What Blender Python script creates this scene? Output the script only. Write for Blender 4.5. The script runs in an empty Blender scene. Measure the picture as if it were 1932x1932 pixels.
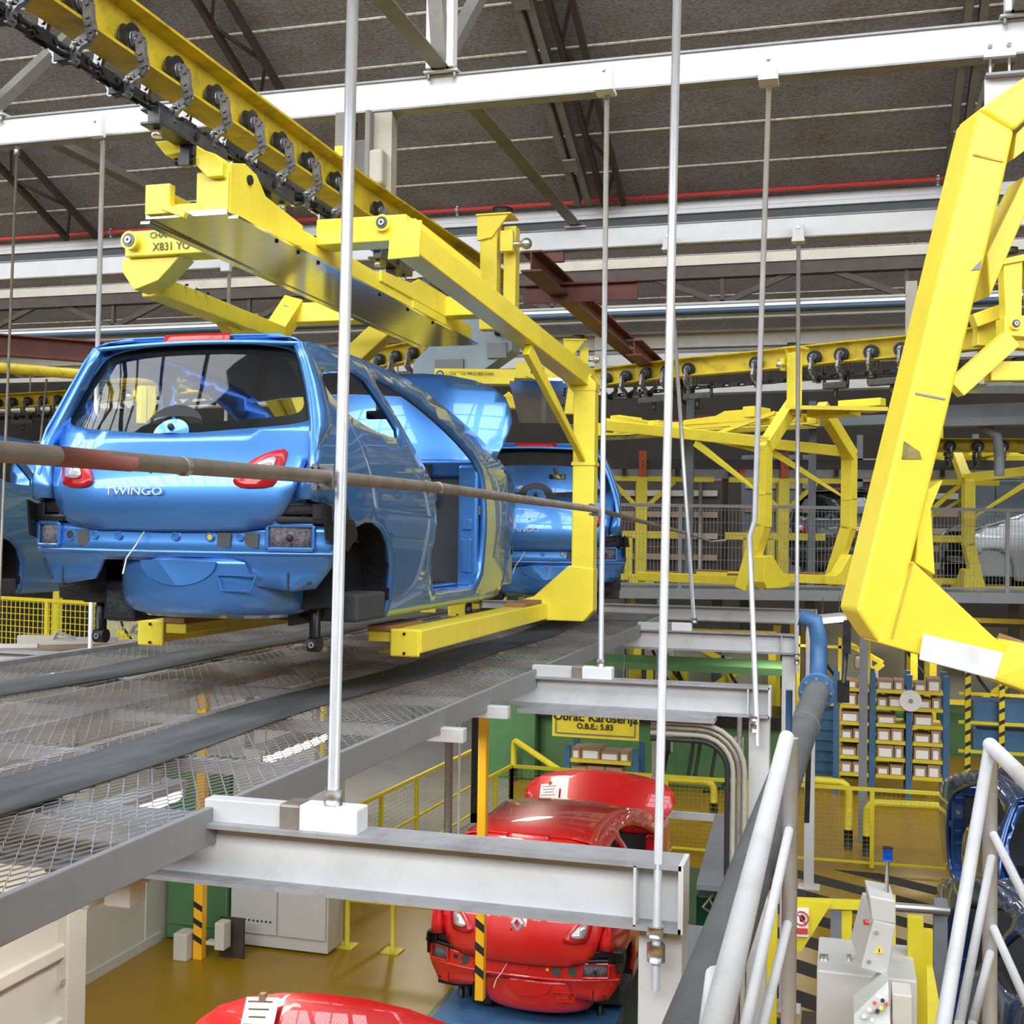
import bpy, bmesh, math, random
from mathutils import Vector, Matrix
from mathutils.geometry import delaunay_2d_cdt
random.seed(7)
PI = math.pi
scene = bpy.context.scene
col = scene.collection

# ---------------------------------------------------------------- camera
CAMZ = 3.9
_yw, _pt, _rl = math.radians(15.7), math.radians(1.04), math.radians(0.79)
FPX = 2229.0
_F = Vector((-math.sin(_yw) * math.cos(_pt), math.cos(_yw) * math.cos(_pt), math.sin(_pt)))
_R0 = Vector((math.cos(_yw), math.sin(_yw), 0))
_U0 = _R0.cross(_F)
_R = _R0 * math.cos(_rl) + _U0 * math.sin(_rl)
_U = -_R0 * math.sin(_rl) + _U0 * math.cos(_rl)
cam_d = bpy.data.cameras.new('camera')
cam = bpy.data.objects.new('camera', cam_d)
col.objects.link(cam)
M = Matrix((_R, _U, -_F)).transposed().to_4x4()
M.translation = Vector((0, 0, CAMZ))
cam.matrix_world = M
cam_d.sensor_width = 36.0
cam_d.sensor_fit = 'HORIZONTAL'
cam_d.lens = 36.0 * FPX / 1932.0
cam_d.clip_start = 0.05
cam_d.clip_end = 300
scene.camera = cam

# ---------------------------------------------------------------- light
scene.view_settings.view_transform = 'Standard'
scene.view_settings.look = 'None'
scene.view_settings.gamma = 1.0
scene.view_settings.use_curve_mapping = False
scene.view_settings.exposure = -0.1
scene.cycles.max_bounces = 7
scene.cycles.diffuse_bounces = 3
scene.cycles.glossy_bounces = 4
scene.cycles.transparent_max_bounces = 8
wd = bpy.data.worlds.new('overcast_sky')
scene.world = wd
wd.use_nodes = True
_bg = wd.node_tree.nodes['Background']
_bg.inputs[0].default_value = (0.86, 0.93, 1.0, 1)
_bg.inputs[1].default_value = 1.1

def area_light(name, loc, direction, sx, sy, power, color=(1, 1, 1)):
    d = bpy.data.lights.new(name, 'AREA')
    d.shape = 'RECTANGLE'
    d.size, d.size_y, d.energy, d.color = sx, sy, power, color
    o = bpy.data.objects.new(name, d)
    col.objects.link(o)
    o.location = loc
    o.rotation_euler = Vector(direction).to_track_quat('-Z', 'Y').to_euler()
    return o

# daylight entering through the glazed faces of the saw-tooth roof (one per bay)
GUT_Y = [-7.0, 2.9, 12.2, 20.2, 28.2]
SL, GZ = 0.42, 7.36
RIDGE = {g: (g - (7.1 if g < 13 else 5.6)) for g in GUT_Y}      # y of the ridge of the bay that ends at gutter g
for i, gy in enumerate(GUT_Y[:-1]):
    nxt = GUT_Y[i + 1]
    a, b = Vector((-2.0, gy + 0.22, GZ + 0.35)), Vector((-2.0, RIDGE[nxt], GZ + SL * (nxt - RIDGE[nxt])))
    d = (b - a).normalized()
    n = Vector((0, d.z, -d.y))
    area_light('skylight_daylight', (a + b) / 2 - n * 0.12, n, 36, (b - a).length * 0.95, (4600, 2300, 1500, 1200)[i], (0.93, 0.97, 1.0))

# ---------------------------------------------------------------- helpers
def ray(x, y):
    return _R * ((x - 966) / FPX) - _U * ((y - 966) / FPX) + _F
_C = Vector((0, 0, CAMZ))
def PX(x, y, X):
    d = ray(x, y); return _C + d * ((X - _C.x) / d.x)
def PY(x, y, Y):
    d = ray(x, y); return _C + d * ((Y - _C.y) / d.y)
def PZ(x, y, Z):
    d = ray(x, y); return _C + d * ((Z - _C.z) / d.z)
def PD(x, y, D):
    return _C + ray(x, y) * D

V = Vector
def perp(d, up=None):
    d = d.normalized()
    u = V(up) if up is not None else (V((0, 0, 1)) if abs(d.z) < 0.95 else V((0, 1, 0)))
    s = d.cross(u)
    if s.length < 1e-6:
        s = d.cross(V((1, 0, 0)))
    s.normalize()
    return s, s.cross(d).normalized()

class MB:
    """collects geometry, in world or local coordinates, for ONE mesh object"""
    def __init__(self):
        self.v, self.f, self.sm = [], [], []
    def add(self, vs, fs, smooth=False):
        n = len(self.v)
        self.v.extend([tuple(p) for p in vs])
        self.f.extend([tuple(i + n for i in q) for q in fs])
        self.sm.extend([smooth] * len(fs))
        return self
    def box(self, c, s, rz=0):
        x, y, z = s[0] / 2, s[1] / 2, s[2] / 2
        m = Matrix.Rotation(rz, 3, 'Z')
        vs = [m @ V((i * x, j * y, k * z)) + V(c) for k in (-1, 1) for j in (-1, 1) for i in (-1, 1)]
        return self.add(vs, [(0, 2, 3, 1), (4, 5, 7, 6), (0, 1, 5, 4), (2, 6, 7, 3), (0, 4, 6, 2), (1, 3, 7, 5)])
    def bb(self, a, b):
        return self.box([(a[i] + b[i]) / 2 for i in range(3)], [abs(b[i] - a[i]) for i in range(3)])
    def beam(self, p, q, w, h, up=None, w2=None, h2=None):
        p, q = V(p), V(q)
        s, u = perp(q - p, up)
        w2 = w if w2 is None else w2; h2 = h if h2 is None else h2
        vs = []
        for c, a, b in ((p, w, h), (q, w2, h2)):
            vs += [c - s * a / 2 - u * b / 2, c + s * a / 2 - u * b / 2, c + s * a / 2 + u * b / 2, c - s * a / 2 + u * b / 2]
        return self.add(vs, [(3, 2, 1, 0), (4, 5, 6, 7), (0, 1, 5, 4), (1, 2, 6, 5), (2, 3, 7, 6), (3, 0, 4, 7)])
    def prof(self, p, q, pts, up=None, smooth=False):
        """extrude a closed 2-D profile [(s,u)...] from p to q"""
        p, q = V(p), V(q)
        s, u = perp(q - p, up)
        n = len(pts)
        vs = [p + s * a + u * b for a, b in pts] + [q + s * a + u * b for a, b in pts]
        fs = [(i, (i + 1) % n, (i + 1) % n + n, i + n) for i in range(n)]
        fs += [tuple(range(n - 1, -1, -1)), tuple(range(n, 2 * n))]
        return self.add(vs, fs, smooth)
    def ibeam(self, p, q, w, h, tf=0.012, tw=0.008, up=None):
        a, b = w / 2, h / 2
        t = tw / 2
        return self.prof(p, q, [(-a, -b), (a, -b), (a, -b + tf), (t, -b + tf), (t, b - tf), (a, b - tf), (a, b), (-a, b), (-a, b - tf), (-t, b - tf), (-t, -b + tf), (-a, -b + tf)], up)
    def channel(self, p, q, w, h, t=0.008, up=None):
        a, b = w / 2, h / 2
        return self.prof(p, q, [(-a, -b), (a, -b), (a, -b + t), (-a + t, -b + t), (-a + t, b - t), (a, b - t), (a, b), (-a, b)], up)
    def angle(self, p, q, a, t=0.006, up=None):
        return self.prof(p, q, [(0, 0), (a, 0), (a, t), (t, t), (t, a), (0, a)], up)
    def tube(self, pts, r, n=10, cap=True, r2=None):
        pts = [V(p) for p in pts]
        m = len(pts)
        vs, fs = [], []
        prev = None
        for i, p in enumerate(pts):
            d = (pts[min(i + 1, m - 1)] - pts[max(i - 1, 0)]).normalized()
            if prev is None:
                s, u = perp(d)
            else:
                s = (prev - d * prev.dot(d))
                if s.length < 1e-6: s, _ = perp(d)
                s.normalize(); u = s.cross(d).normalized()
            prev = s
            rr = r if r2 is None else r + (r2 - r) * i / (m - 1)
            vs += [p + (s * math.cos(2 * PI * k / n) + u * math.sin(2 * PI * k / n)) * rr for k in range(n)]
        for i in range(m - 1):
            for k in range(n):
                fs.append((i * n + k, i * n + (k + 1) % n, (i + 1) * n + (k + 1) % n, (i + 1) * n + k))
        self.add(vs, fs, True)
        if cap:
            n0 = len(self.v) - len(vs)
            self.f.append(tuple(n0 + k for k in range(n))); self.sm.append(False)
            self.f.append(tuple(n0 + (m - 1) * n + k for k in range(n - 1, -1, -1))); self.sm.append(False)
        return self
    def cyl(self, p, q, r, n=16, r2=None):
        return self.tube([p, q], r, n, True, r2)
    def ring(self, c, axis, ro, ri, h, n=20):
        """washer / tyre-like ring with square section"""
        c = V(c); ax = V(axis).normalized(); s, u = perp(ax)
        vs, fs = [], []
        for k in range(n):
            d = s * math.cos(2 * PI * k / n) + u * math.sin(2 * PI * k / n)
            vs += [c + d * ro - ax * h / 2, c + d * ro + ax * h / 2, c + d * ri + ax * h / 2, c + d * ri - ax * h / 2]
        for k in range(n):
            a, b = 4 * k, 4 * ((k + 1) % n)
            for j in range(4):
                fs.append((a + j, b + j, b + (j + 1) % 4, a + (j + 1) % 4))
        return self.add(vs, fs)
    def plate(self, pts, t):
        """planar polygon (3-D points) with thickness vector t"""
        n = len(pts); t = V(t)
        vs = [V(p) for p in pts] + [V(p) + t for p in pts]
        fs = [tuple(range(n - 1, -1, -1)), tuple(range(n, 2 * n))] + [(i, (i + 1) % n, (i + 1) % n + n, i + n) for i in range(n)]
        return self.add(vs, fs)
    def sphere(self, c, r, n=12, m=8, s=(1, 1, 1)):
        c = V(c); vs = []; fs = []
        for i in range(m + 1):
            th = PI * i / m
            for k in range(n):
                ph = 2 * PI * k / n
                vs.append(c + V((r * s[0] * math.sin(th) * math.cos(ph), r * s[1] * math.sin(th) * math.sin(ph), r * s[2] * math.cos(th))))
        for i in range(m):
            for k in range(n):
                fs.append((i * n + k, (i + 1) * n + k, (i + 1) * n + (k + 1) % n, i * n + (k + 1) % n))
        return self.add(vs, fs, True)
    def grid(self, fn, nu, nv, smooth=True):
        vs = [fn(i / nu, j / nv) for j in range(nv + 1) for i in range(nu + 1)]
        fs = [(j * (nu + 1) + i, j * (nu + 1) + i + 1, (j + 1) * (nu + 1) + i + 1, (j + 1) * (nu + 1) + i) for j in range(nv) for i in range(nu)]
        return self.add(vs, fs, smooth)
    def obj(self, name, mat, parent=None, bevel=0, solid=0, smooth=None, seg=2, fix=False):
        me = bpy.data.meshes.new(name)
        inv = PINV.get(parent.name) if parent is not None else None
        vs = self.v
        if inv is not None:
            vs = [tuple(inv @ V(p)) for p in vs]
        me.from_pydata(vs, [], self.f)
        me.polygons.foreach_set('use_smooth', [bool(s) if smooth is None else smooth for s in self.sm])
        if fix:
            bm = bmesh.new(); bm.from_mesh(me)
            bmesh.ops.remove_doubles(bm, verts=bm.verts, dist=0.0004)
            bmesh.ops.recalc_face_normals(bm, faces=bm.faces)
            bm.to_mesh(me); bm.free()
        me.materials.append(mat)
        o = bpy.data.objects.new(name, me)
        col.objects.link(o)
        if parent is not None:
            o.parent = parent
            if inv is not None: PINV[o.name] = inv
        if solid:
            m = o.modifiers.new('thick', 'SOLIDIFY'); m.thickness = abs(solid); m.offset = -1 if solid > 0 else 1
        if bevel:
            m = o.modifiers.new('edge', 'BEVEL'); m.width = bevel; m.segments = seg; m.limit_method = 'ANGLE'; m.angle_limit = math.radians(40)
        return o

PINV = {}
def tag(o, label, cat, group=None, kind=None):
    if label: o['label'] = label
    if cat: o['category'] = cat
    if group: o['group'] = group
    if kind: o['kind'] = kind
    return o
def thing(name, label, cat, loc=(0, 0, 0), rz=0, group=None):
    """an Empty at the base of a thing; parts are then given in WORLD coordinates"""
    o = bpy.data.objects.new(name, None)
    o.empty_display_size = 0.1
    col.objects.link(o)
    o.location = loc
    o.rotation_euler = (0, 0, rz)
    PINV[o.name] = (Matrix.Translation(V(loc)) @ Matrix.Rotation(rz, 4, 'Z')).inverted()
    return tag(o, label, cat, group)
def copy_tree(o, parent=None):
    c = o.copy(); col.objects.link(c); c.parent = parent
    for ch in list(o.children): copy_tree(ch, c)
    return c
def lerp(a, b, t):
    return V(a) * (1 - t) + V(b) * t
def arc(c, r, a0, a1, n, ax=V((1, 0, 0)), ay=V((0, 0, 1))):
    return [V(c) + (ax * math.cos(a0 + (a1 - a0) * i / n) + ay * math.sin(a0 + (a1 - a0) * i / n)) * r for i in range(n + 1)]
def text_obj(name, body, mat, size, loc, rot, parent=None, extrude=0.0015, align='CENTER', sx=1.0, shear=0.0, bold=0.0):
    c = bpy.data.curves.new(name, 'FONT')
    c.body = body; c.size = size; c.extrude = extrude; c.align_x = align; c.align_y = 'CENTER'; c.shear = shear; c.offset = bold
    c.resolution_u = 3
    tmp = bpy.data.objects.new(name, c); col.objects.link(tmp)
    dg = bpy.context.evaluated_depsgraph_get(); dg.update()
    me = bpy.data.meshes.new_from_object(tmp.evaluated_get(dg))
    bpy.data.objects.remove(tmp, do_unlink=True)
    me.name = name
    me.materials.clear(); me.materials.append(mat)
    o = bpy.data.objects.new(name, me); col.objects.link(o)
    Mx = Matrix.Translation(V(loc)) @ rot.to_4x4() @ Matrix.Diagonal((sx, 1, 1, 1))
    if parent is not None:
        o.parent = parent
        inv = PINV.get(parent.name)
        if inv is not None:
            Mx = inv @ Mx
    o.matrix_local = Mx
    return o
def rot_from(xaxis, yaxis):
    x = V(xaxis).normalized(); y = V(yaxis); y = (y - x * y.dot(x)).normalized(); z = x.cross(y)
    return Matrix((x, y, z)).transposed()

# ---------------------------------------------------------------- materials
def mat(name, color, rough=0.5, metal=0.0, var=0.0, vscale=4.0, bump=0.0, bscale=40.0, spec=0.5, coat=0.0, emit=None, estr=0.0, dirt=None, dscale=2.0, damt=0.5, alpha=None, stretch=None, flake=0.0):
    m = bpy.data.materials.new(name)
    m.use_nodes = True
    nt = m.node_tree
    b = nt.nodes['Principled BSDF']
    b.inputs['Base Color'].default_value = (*color, 1)
    b.inputs['Roughness'].default_value = rough
    b.inputs['Metallic'].default_value = metal
    b.inputs['Specular IOR Level'].default_value = spec
    if coat:
        b.inputs['Coat Weight'].default_value = coat; b.inputs['Coat Roughness'].default_value = 0.03
    if emit:
        b.inputs['Emission Color'].default_value = (*emit, 1); b.inputs['Emission Strength'].default_value = estr
    tc = nt.nodes.new('ShaderNodeTexCoord')
    src = tc.outputs['Object']
    if stretch:
        mp = nt.nodes.new('ShaderNodeMapping'); mp.inputs['Scale'].default_value = stretch
        nt.links.new(src, mp.inputs['Vector']); src = mp.outputs['Vector']
    cur = None
    if var or dirt:
        cur = nt.nodes.new('ShaderNodeRGB'); cur.outputs[0].default_value = (*color, 1); cur = cur.outputs[0]
    if var:
        n = nt.nodes.new('ShaderNodeTexNoise'); n.inputs['Scale'].default_value = vscale; n.inputs['Detail'].default_value = 6
        nt.links.new(src, n.inputs['Vector'])
        h = nt.nodes.new('ShaderNodeHueSaturation')
        mr = nt.nodes.new('ShaderNodeMapRange'); mr.inputs[1].default_value = 0.3; mr.inputs[2].default_value = 0.7
        mr.inputs[3].default_value = 1 - var; mr.inputs[4].default_value = 1 + var
        nt.links.new(n.outputs['Fac'], mr.inputs[0]); nt.links.new(mr.outputs[0], h.inputs['Value'])
        nt.links.new(cur, h.inputs['Color']); cur = h.outputs['Color']
    if dirt:
        n = nt.nodes.new('ShaderNodeTexNoise'); n.inputs['Scale'].default_value = dscale; n.inputs['Detail'].default_value = 8; n.inputs['Roughness'].default_value = 0.7
        nt.links.new(src, n.inputs['Vector'])
        r = nt.nodes.new('ShaderNodeMapRange'); r.inputs[1].default_value = 0.5; r.inputs[2].default_value = 0.75; r.inputs[4].default_value = damt
        nt.links.new(n.outputs['Fac'], r.inputs[0])
        mx = nt.nodes.new('ShaderNodeMix'); mx.data_type = 'RGBA'
        nt.links.new(r.outputs[0], mx.inputs['Factor']); nt.links.new(cur, mx.inputs['A']); mx.inputs['B'].default_value = (*dirt, 1)
        cur = mx.outputs['Result']
    if cur is not None:
        nt.links.new(cur, b.inputs['Base Color'])
    if bump:
        n = nt.nodes.new('ShaderNodeTexNoise'); n.inputs['Scale'].default_value = bscale; n.inputs['Detail'].default_value = 5
        nt.links.new(src, n.inputs['Vector'])
        bp = nt.nodes.new('ShaderNodeBump'); bp.inputs['Strength'].default_value = bump; bp.inputs['Distance'].default_value = 0.02
        nt.links.new(n.outputs['Fac'], bp.inputs['Height']); nt.links.new(bp.outputs['Normal'], b.inputs['Normal'])
    return m

def glass(name, tint=(0.82, 0.9, 0.88), refl=0.12):
    m = bpy.data.materials.new(name); m.use_nodes = True
    nt = m.node_tree; nt.nodes.clear()
    o = nt.nodes.new('ShaderNodeOutputMaterial')
    t = nt.nodes.new('ShaderNodeBsdfTransparent'); t.inputs[0].default_value = (*tint, 1)
    g = nt.nodes.new('ShaderNodeBsdfGlossy'); g.inputs['Roughness'].default_value = 0.02
    fr = nt.nodes.new('ShaderNodeFresnel'); fr.inputs[0].default_value = 1.5
    mth = nt.nodes.new('ShaderNodeMath'); mth.operation = 'MAXIMUM'; mth.inputs[1].default_value = refl
    nt.links.new(fr.outputs[0], mth.inputs[0])
    mx = nt.nodes.new('ShaderNodeMixShader')
    nt.links.new(mth.outputs[0], mx.inputs[0]); nt.links.new(t.outputs[0], mx.inputs[1]); nt.links.new(g.outputs[0], mx.inputs[2])
    nt.links.new(mx.outputs[0], o.inputs[0])
    return m

YEL = mat('yellow_paint', (0.93, 0.755, 0.06), 0.36, var=0.06, vscale=3, bump=0.05, bscale=25, dirt=(0.3, 0.2, 0.03), dscale=5, damt=0.18)
YELR = mat('worn_yellow_rail_paint', (0.62, 0.46, 0.02), 0.5, var=0.12, vscale=6, dirt=(0.10, 0.08, 0.04), dscale=7, damt=0.75)
YELF = mat('yellow_fence_paint', (0.70, 0.58, 0.03), 0.45, var=0.06)
WHT = mat('white_beam_paint', (0.82, 0.82, 0.84), 0.55, var=0.03, dirt=(0.55, 0.5, 0.42), dscale=3, damt=0.25)
WHT2 = mat('offwhite_beam_paint', (0.62, 0.62, 0.63), 0.5, var=0.05, dirt=(0.4, 0.38, 0.34), dscale=3, damt=0.4)
GRYB = mat('grey_flange_paint', (0.32, 0.32, 0.34), 0.6, var=0.1, dirt=(0.1, 0.08, 0.06), dscale=9, damt=0.5)
BEIGE = mat('beige_steel_paint', (0.40, 0.37, 0.31), 0.6, var=0.06, dirt=(0.2, 0.16, 0.12), dscale=3, damt=0.4)
BROWN = mat('rusty_brown_steel', (0.05, 0.038, 0.03), 0.75, var=0.2, vscale=8, dirt=(0.085, 0.045, 0.03), dscale=6, damt=0.6)
TRUSS = mat('dusty_grey_truss_paint', (0.20, 0.19, 0.17), 0.65, var=0.12, dirt=(0.12, 0.09, 0.07), dscale=5, damt=0.5)
OXIDE = mat('red_oxide_primer', (0.15, 0.045, 0.035), 0.6, var=0.15, dirt=(0.06, 0.03, 0.03), dscale=5, damt=0.5)
GALV = mat('galvanised_steel', (0.66, 0.67, 0.70), 0.3, metal=0.45, var=0.10, vscale=30, stretch=(1, 1, 0.3))
STEEL = mat('dull_pipe_steel', (0.30, 0.265, 0.23), 0.5, metal=0.5, var=0.2, vscale=12, dirt=(0.2, 0.11, 0.07), dscale=8, damt=0.5)
DARK = mat('oily_black_iron', (0.035, 0.035, 0.037), 0.38, metal=0.6, var=0.3, vscale=20)
DGREY = mat('dark_grey_iron', (0.10, 0.10, 0.105), 0.4, metal=0.6, var=0.3, vscale=15)
IRON = mat('forged_grey_iron', (0.26, 0.26, 0.28), 0.36, metal=0.7, var=0.25, vscale=15)
BOLT = mat('zinc_bolt', (0.6, 0.6, 0.6), 0.35, metal=0.9)
RUB = mat('black_rubber', (0.018, 0.018, 0.02), 0.6, var=0.2)
BLKP = mat('black_plastic', (0.012, 0.012, 0.014), 0.35, var=0.2)
MATG = mat('grey_rubber_mat', (0.105, 0.108, 0.112), 0.65, var=0.25, vscale=2.5, dirt=(0.03, 0.03, 0.032), dscale=1.6, damt=0.8, stretch=(2.5, 0.6, 1))
FASC = mat('grey_platform_edge_paint', (0.27, 0.275, 0.285), 0.55, var=0.1, dirt=(0.14, 0.13, 0.12), dscale=4, damt=0.5)
MESH = mat('galvanised_mesh_wire', (0.34, 0.34, 0.345), 0.45, metal=0.4, var=0.35, vscale=2.0)
REDP = mat('red_sprinkler_pipe_paint', (0.62, 0.06, 0.05), 0.4)
BLUP = mat('blue_pipe_paint', (0.05, 0.14, 0.30), 0.45, var=0.15)
BLUN = mat('navy_pipe_paint', (0.03, 0.06, 0.10), 0.45, var=0.15)
PAPER = mat('white_paper', (0.86, 0.86, 0.88), 0.7)
INK = mat('black_ink', (0.02, 0.02, 0.02), 0.6)
INKB = mat('faded_stencil_ink', (0.10, 0.08, 0.02), 0.6)
WHTM = mat('white_plastic', (0.8, 0.8, 0.78), 0.45)
BRUSH = mat('brushed_aluminium_sheet', (0.62, 0.66, 0.70), 0.13, metal=1.0, var=0.06, vscale=3, stretch=(1, 6, 1))
PAD = mat('brown_rubber_pad', (0.32, 0.16, 0.07), 0.6, var=0.1)
CABG = mat('light_grey_cabinet_paint', (0.58, 0.58, 0.56), 0.45, var=0.02)
GREEN = mat('green_machine_paint', (0.10, 0.24, 0.10), 0.45, var=0.08)
CREAM = mat('cream_panel_paint', (0.62, 0.60, 0.54), 0.55, var=0.03)
ORANGE = mat('orange_post_paint', (1.0, 0.52, 0.02), 0.45, var=0.03)
ORED = mat('orange_red_paint', (0.62, 0.12, 0.05), 0.5, var=0.1)
DUCT = mat('grey_duct_paint', (0.20, 0.21, 0.23), 0.5, var=0.1)
GBLU = mat('grey_blue_unit_paint', (0.28, 0.35, 0.40), 0.5, var=0.08)
TUBE_ON = mat('lit_fluorescent_tube', (1, 1, 1), 0.5, emit=(1.0, 0.93, 0.78), estr=14)
CARD = mat('cardboard', (0.36, 0.24, 0.15), 0.8, var=0.1)

BANDG = mat('dark_grey_channel_paint', (0.07, 0.07, 0.075), 0.55, var=0.1)
WIREY = mat('dull_yellow_mesh_wire', (0.34, 0.29, 0.07), 0.6)
# ================================================================ STRUCTURE
# ---- floor
def floor_material():
    m = mat('yellow_floor_paint', (0.31, 0.18, 0.005), 0.33, var=0.10, vscale=0.5, dirt=(0.24, 0.15, 0.02), dscale=0.9, damt=0.7, bump=0.02, bscale=6)
    return m
FLOORM = floor_material()
FLZ = -0.6
CONC = mat('grey_concrete_floor', (0.26, 0.25, 0.235), 0.4, var=0.08, vscale=1.2, dirt=(0.18, 0.16, 0.14), dscale=2, damt=0.5)
GRNF = mat('green_floor_paint', (0.055, 0.10, 0.055), 0.35, var=0.12, vscale=2)
tag(MB().bb((-40, -12.5, FLZ - 0.2), (25, 60, FLZ)).obj('floor', FLOORM), 'glossy yellow painted factory floor', None, kind='structure')
def floor_patch(name, pts, m, label, z=0.004):
    o = MB().plate([V((p[0], p[1], FLZ - 0.01)) for p in pts], (0, 0, 0.01 + z)).obj(name, m)
    return tag(o, label, None, kind='structure')
# grey concrete aisle between the yellow areas
floor_patch('floor_aisle', [(-12, 14.0), (-5.3, 14.0), (-5.3, 19.0), (-6.2, 22.0), (-7, 34), (-30, 34), (-30, 14.0)], CONC, 'grey concrete aisle beside the yellow floor')
floor_patch('floor_lane', [(-3.7, 6.0), (-1.5, 6.0), (-1.5, 16.2), (-3.7, 16.2)], GRNF, 'dark green painted track lane under the trolley')
# hazard striped zone: a yellow field with separate black stripes laid on it
floor_patch('floor_hazard_field', [(-1.0, 6.5), (4.2, 6.5), (4.2, 16.9), (-1.0, 16.9)], FLOORM, 'yellow field below the black hazard stripes', 0.005)
hz = tag(bpy.data.objects.new('trim_hazard_stripes', None), 'black diagonal hazard stripes painted on the yellow floor', None, kind='structure')
col.objects.link(hz); PINV[hz.name] = Matrix.Identity(4)
BLKF = mat('black_floor_paint', (0.016, 0.015, 0.014), 0.7, var=0.2)
def clip_y(poly, lim, keep_above):
    out = []
    for a, b in zip(poly, poly[1:] + poly[:1]):
        ia, ib = ((a[1] >= lim), (b[1] >= lim)) if keep_above else ((a[1] <= lim), (b[1] <= lim))
        if ia: out.append(a)
        if ia != ib:
            k = (lim - a[1]) / (b[1] - a[1]); out.append((a[0] + (b[0] - a[0]) * k, lim))
    return out
for i in range(0, 18):
    ya = 6.2 + i * 0.85
    poly = [(-1.0, ya), (4.2, ya - 3.2), (4.2, ya - 2.82), (-1.0, ya + 0.38)]
    poly = clip_y(clip_y(poly, 6.5, True), 16.7, False)
    if len(poly) >= 3:
        MB().plate([V((x, y, FLZ + 0.002)) for x, y in poly], (0, 0, 0.006)).obj('stripe', BLKF, hz)

# ---- saw-tooth roof
def wool_mat():
    m = bpy.data.materials.new('wood_wool_board'); m.use_nodes = True
    nt = m.node_tree; b = nt.nodes['Principled BSDF']; b.inputs['Roughness'].default_value = 0.95
    tc = nt.nodes.new('ShaderNodeTexCoord'); mp = nt.nodes.new('ShaderNodeMapping'); mp.inputs['Scale'].default_value = (1, 2.2, 2.2)
    nt.links.new(tc.outputs['Object'], mp.inputs['Vector'])
    n1 = nt.nodes.new('ShaderNodeTexNoise'); n1.inputs['Scale'].default_value = 28; n1.inputs['Detail'].default_value = 8; n1.inputs['Roughness'].default_value = 0.75
    n2 = nt.nodes.new('ShaderNodeTexNoise'); n2.inputs['Scale'].default_value = 1.6; n2.inputs['Detail'].default_value = 4
    for n in (n1, n2): nt.links.new(mp.outputs['Vector'], n.inputs['Vector'])
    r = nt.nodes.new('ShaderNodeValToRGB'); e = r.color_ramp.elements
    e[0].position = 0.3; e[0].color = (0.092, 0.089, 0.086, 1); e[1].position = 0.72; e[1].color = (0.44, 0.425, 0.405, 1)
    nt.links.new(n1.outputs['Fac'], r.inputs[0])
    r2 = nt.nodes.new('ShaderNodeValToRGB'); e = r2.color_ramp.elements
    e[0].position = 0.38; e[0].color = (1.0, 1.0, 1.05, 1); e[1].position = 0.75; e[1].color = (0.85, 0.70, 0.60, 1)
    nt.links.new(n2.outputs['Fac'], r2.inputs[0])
    mx = nt.nodes.new('ShaderNodeMix'); mx.data_type = 'RGBA'; mx.blend_type = 'MULTIPLY'; mx.inputs['Factor'].default_value = 1
    nt.links.new(r.outputs[0], mx.inputs['A']); nt.links.new(r2.outputs[0], mx.inputs['B'])
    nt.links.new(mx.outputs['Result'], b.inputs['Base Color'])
    bp = nt.nodes.new('ShaderNodeBump'); bp.inputs['Strength'].default_value = 0.7; bp.inputs['Distance'].default_value = 0.02
    nt.links.new(n1.outputs['Fac'], bp.inputs['Height']); nt.links.new(bp.outputs['Normal'], b.inputs['Normal'])
    return m
WOOL = wool_mat()
JOINT = mat('pale_joint_mortar', (0.85, 0.83, 0.78), 0.9, var=0.3, vscale=20)
XL, XR = -24.0, 14.0
def roof_z(y, g): return GZ + SL * (g - y)
ceil = tag(bpy.data.objects.new('ceiling', None), 'dark wood-wool board underside of the saw-tooth roof', None, kind='structure')
col.objects.link(ceil); PINV[ceil.name] = Matrix.Identity(4)
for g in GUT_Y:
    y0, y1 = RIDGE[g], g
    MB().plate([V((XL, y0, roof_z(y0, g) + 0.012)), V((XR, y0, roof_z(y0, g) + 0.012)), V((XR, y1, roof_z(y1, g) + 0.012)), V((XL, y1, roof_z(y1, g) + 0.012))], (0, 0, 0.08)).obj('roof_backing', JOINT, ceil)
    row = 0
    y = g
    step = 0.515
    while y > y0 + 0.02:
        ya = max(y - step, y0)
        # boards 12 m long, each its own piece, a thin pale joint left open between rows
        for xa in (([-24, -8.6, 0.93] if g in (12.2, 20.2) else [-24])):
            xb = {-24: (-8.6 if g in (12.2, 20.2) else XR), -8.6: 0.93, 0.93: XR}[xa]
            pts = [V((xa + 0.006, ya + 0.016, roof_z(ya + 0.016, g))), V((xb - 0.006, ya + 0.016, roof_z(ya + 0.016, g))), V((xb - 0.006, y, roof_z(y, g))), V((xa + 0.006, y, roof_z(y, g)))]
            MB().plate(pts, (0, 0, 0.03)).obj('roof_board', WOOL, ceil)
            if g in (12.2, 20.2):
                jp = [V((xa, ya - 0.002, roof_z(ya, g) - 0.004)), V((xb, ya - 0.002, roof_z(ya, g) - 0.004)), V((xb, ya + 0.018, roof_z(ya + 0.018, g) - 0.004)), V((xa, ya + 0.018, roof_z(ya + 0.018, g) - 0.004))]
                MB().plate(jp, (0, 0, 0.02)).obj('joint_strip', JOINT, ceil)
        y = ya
        row += 1
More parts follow.
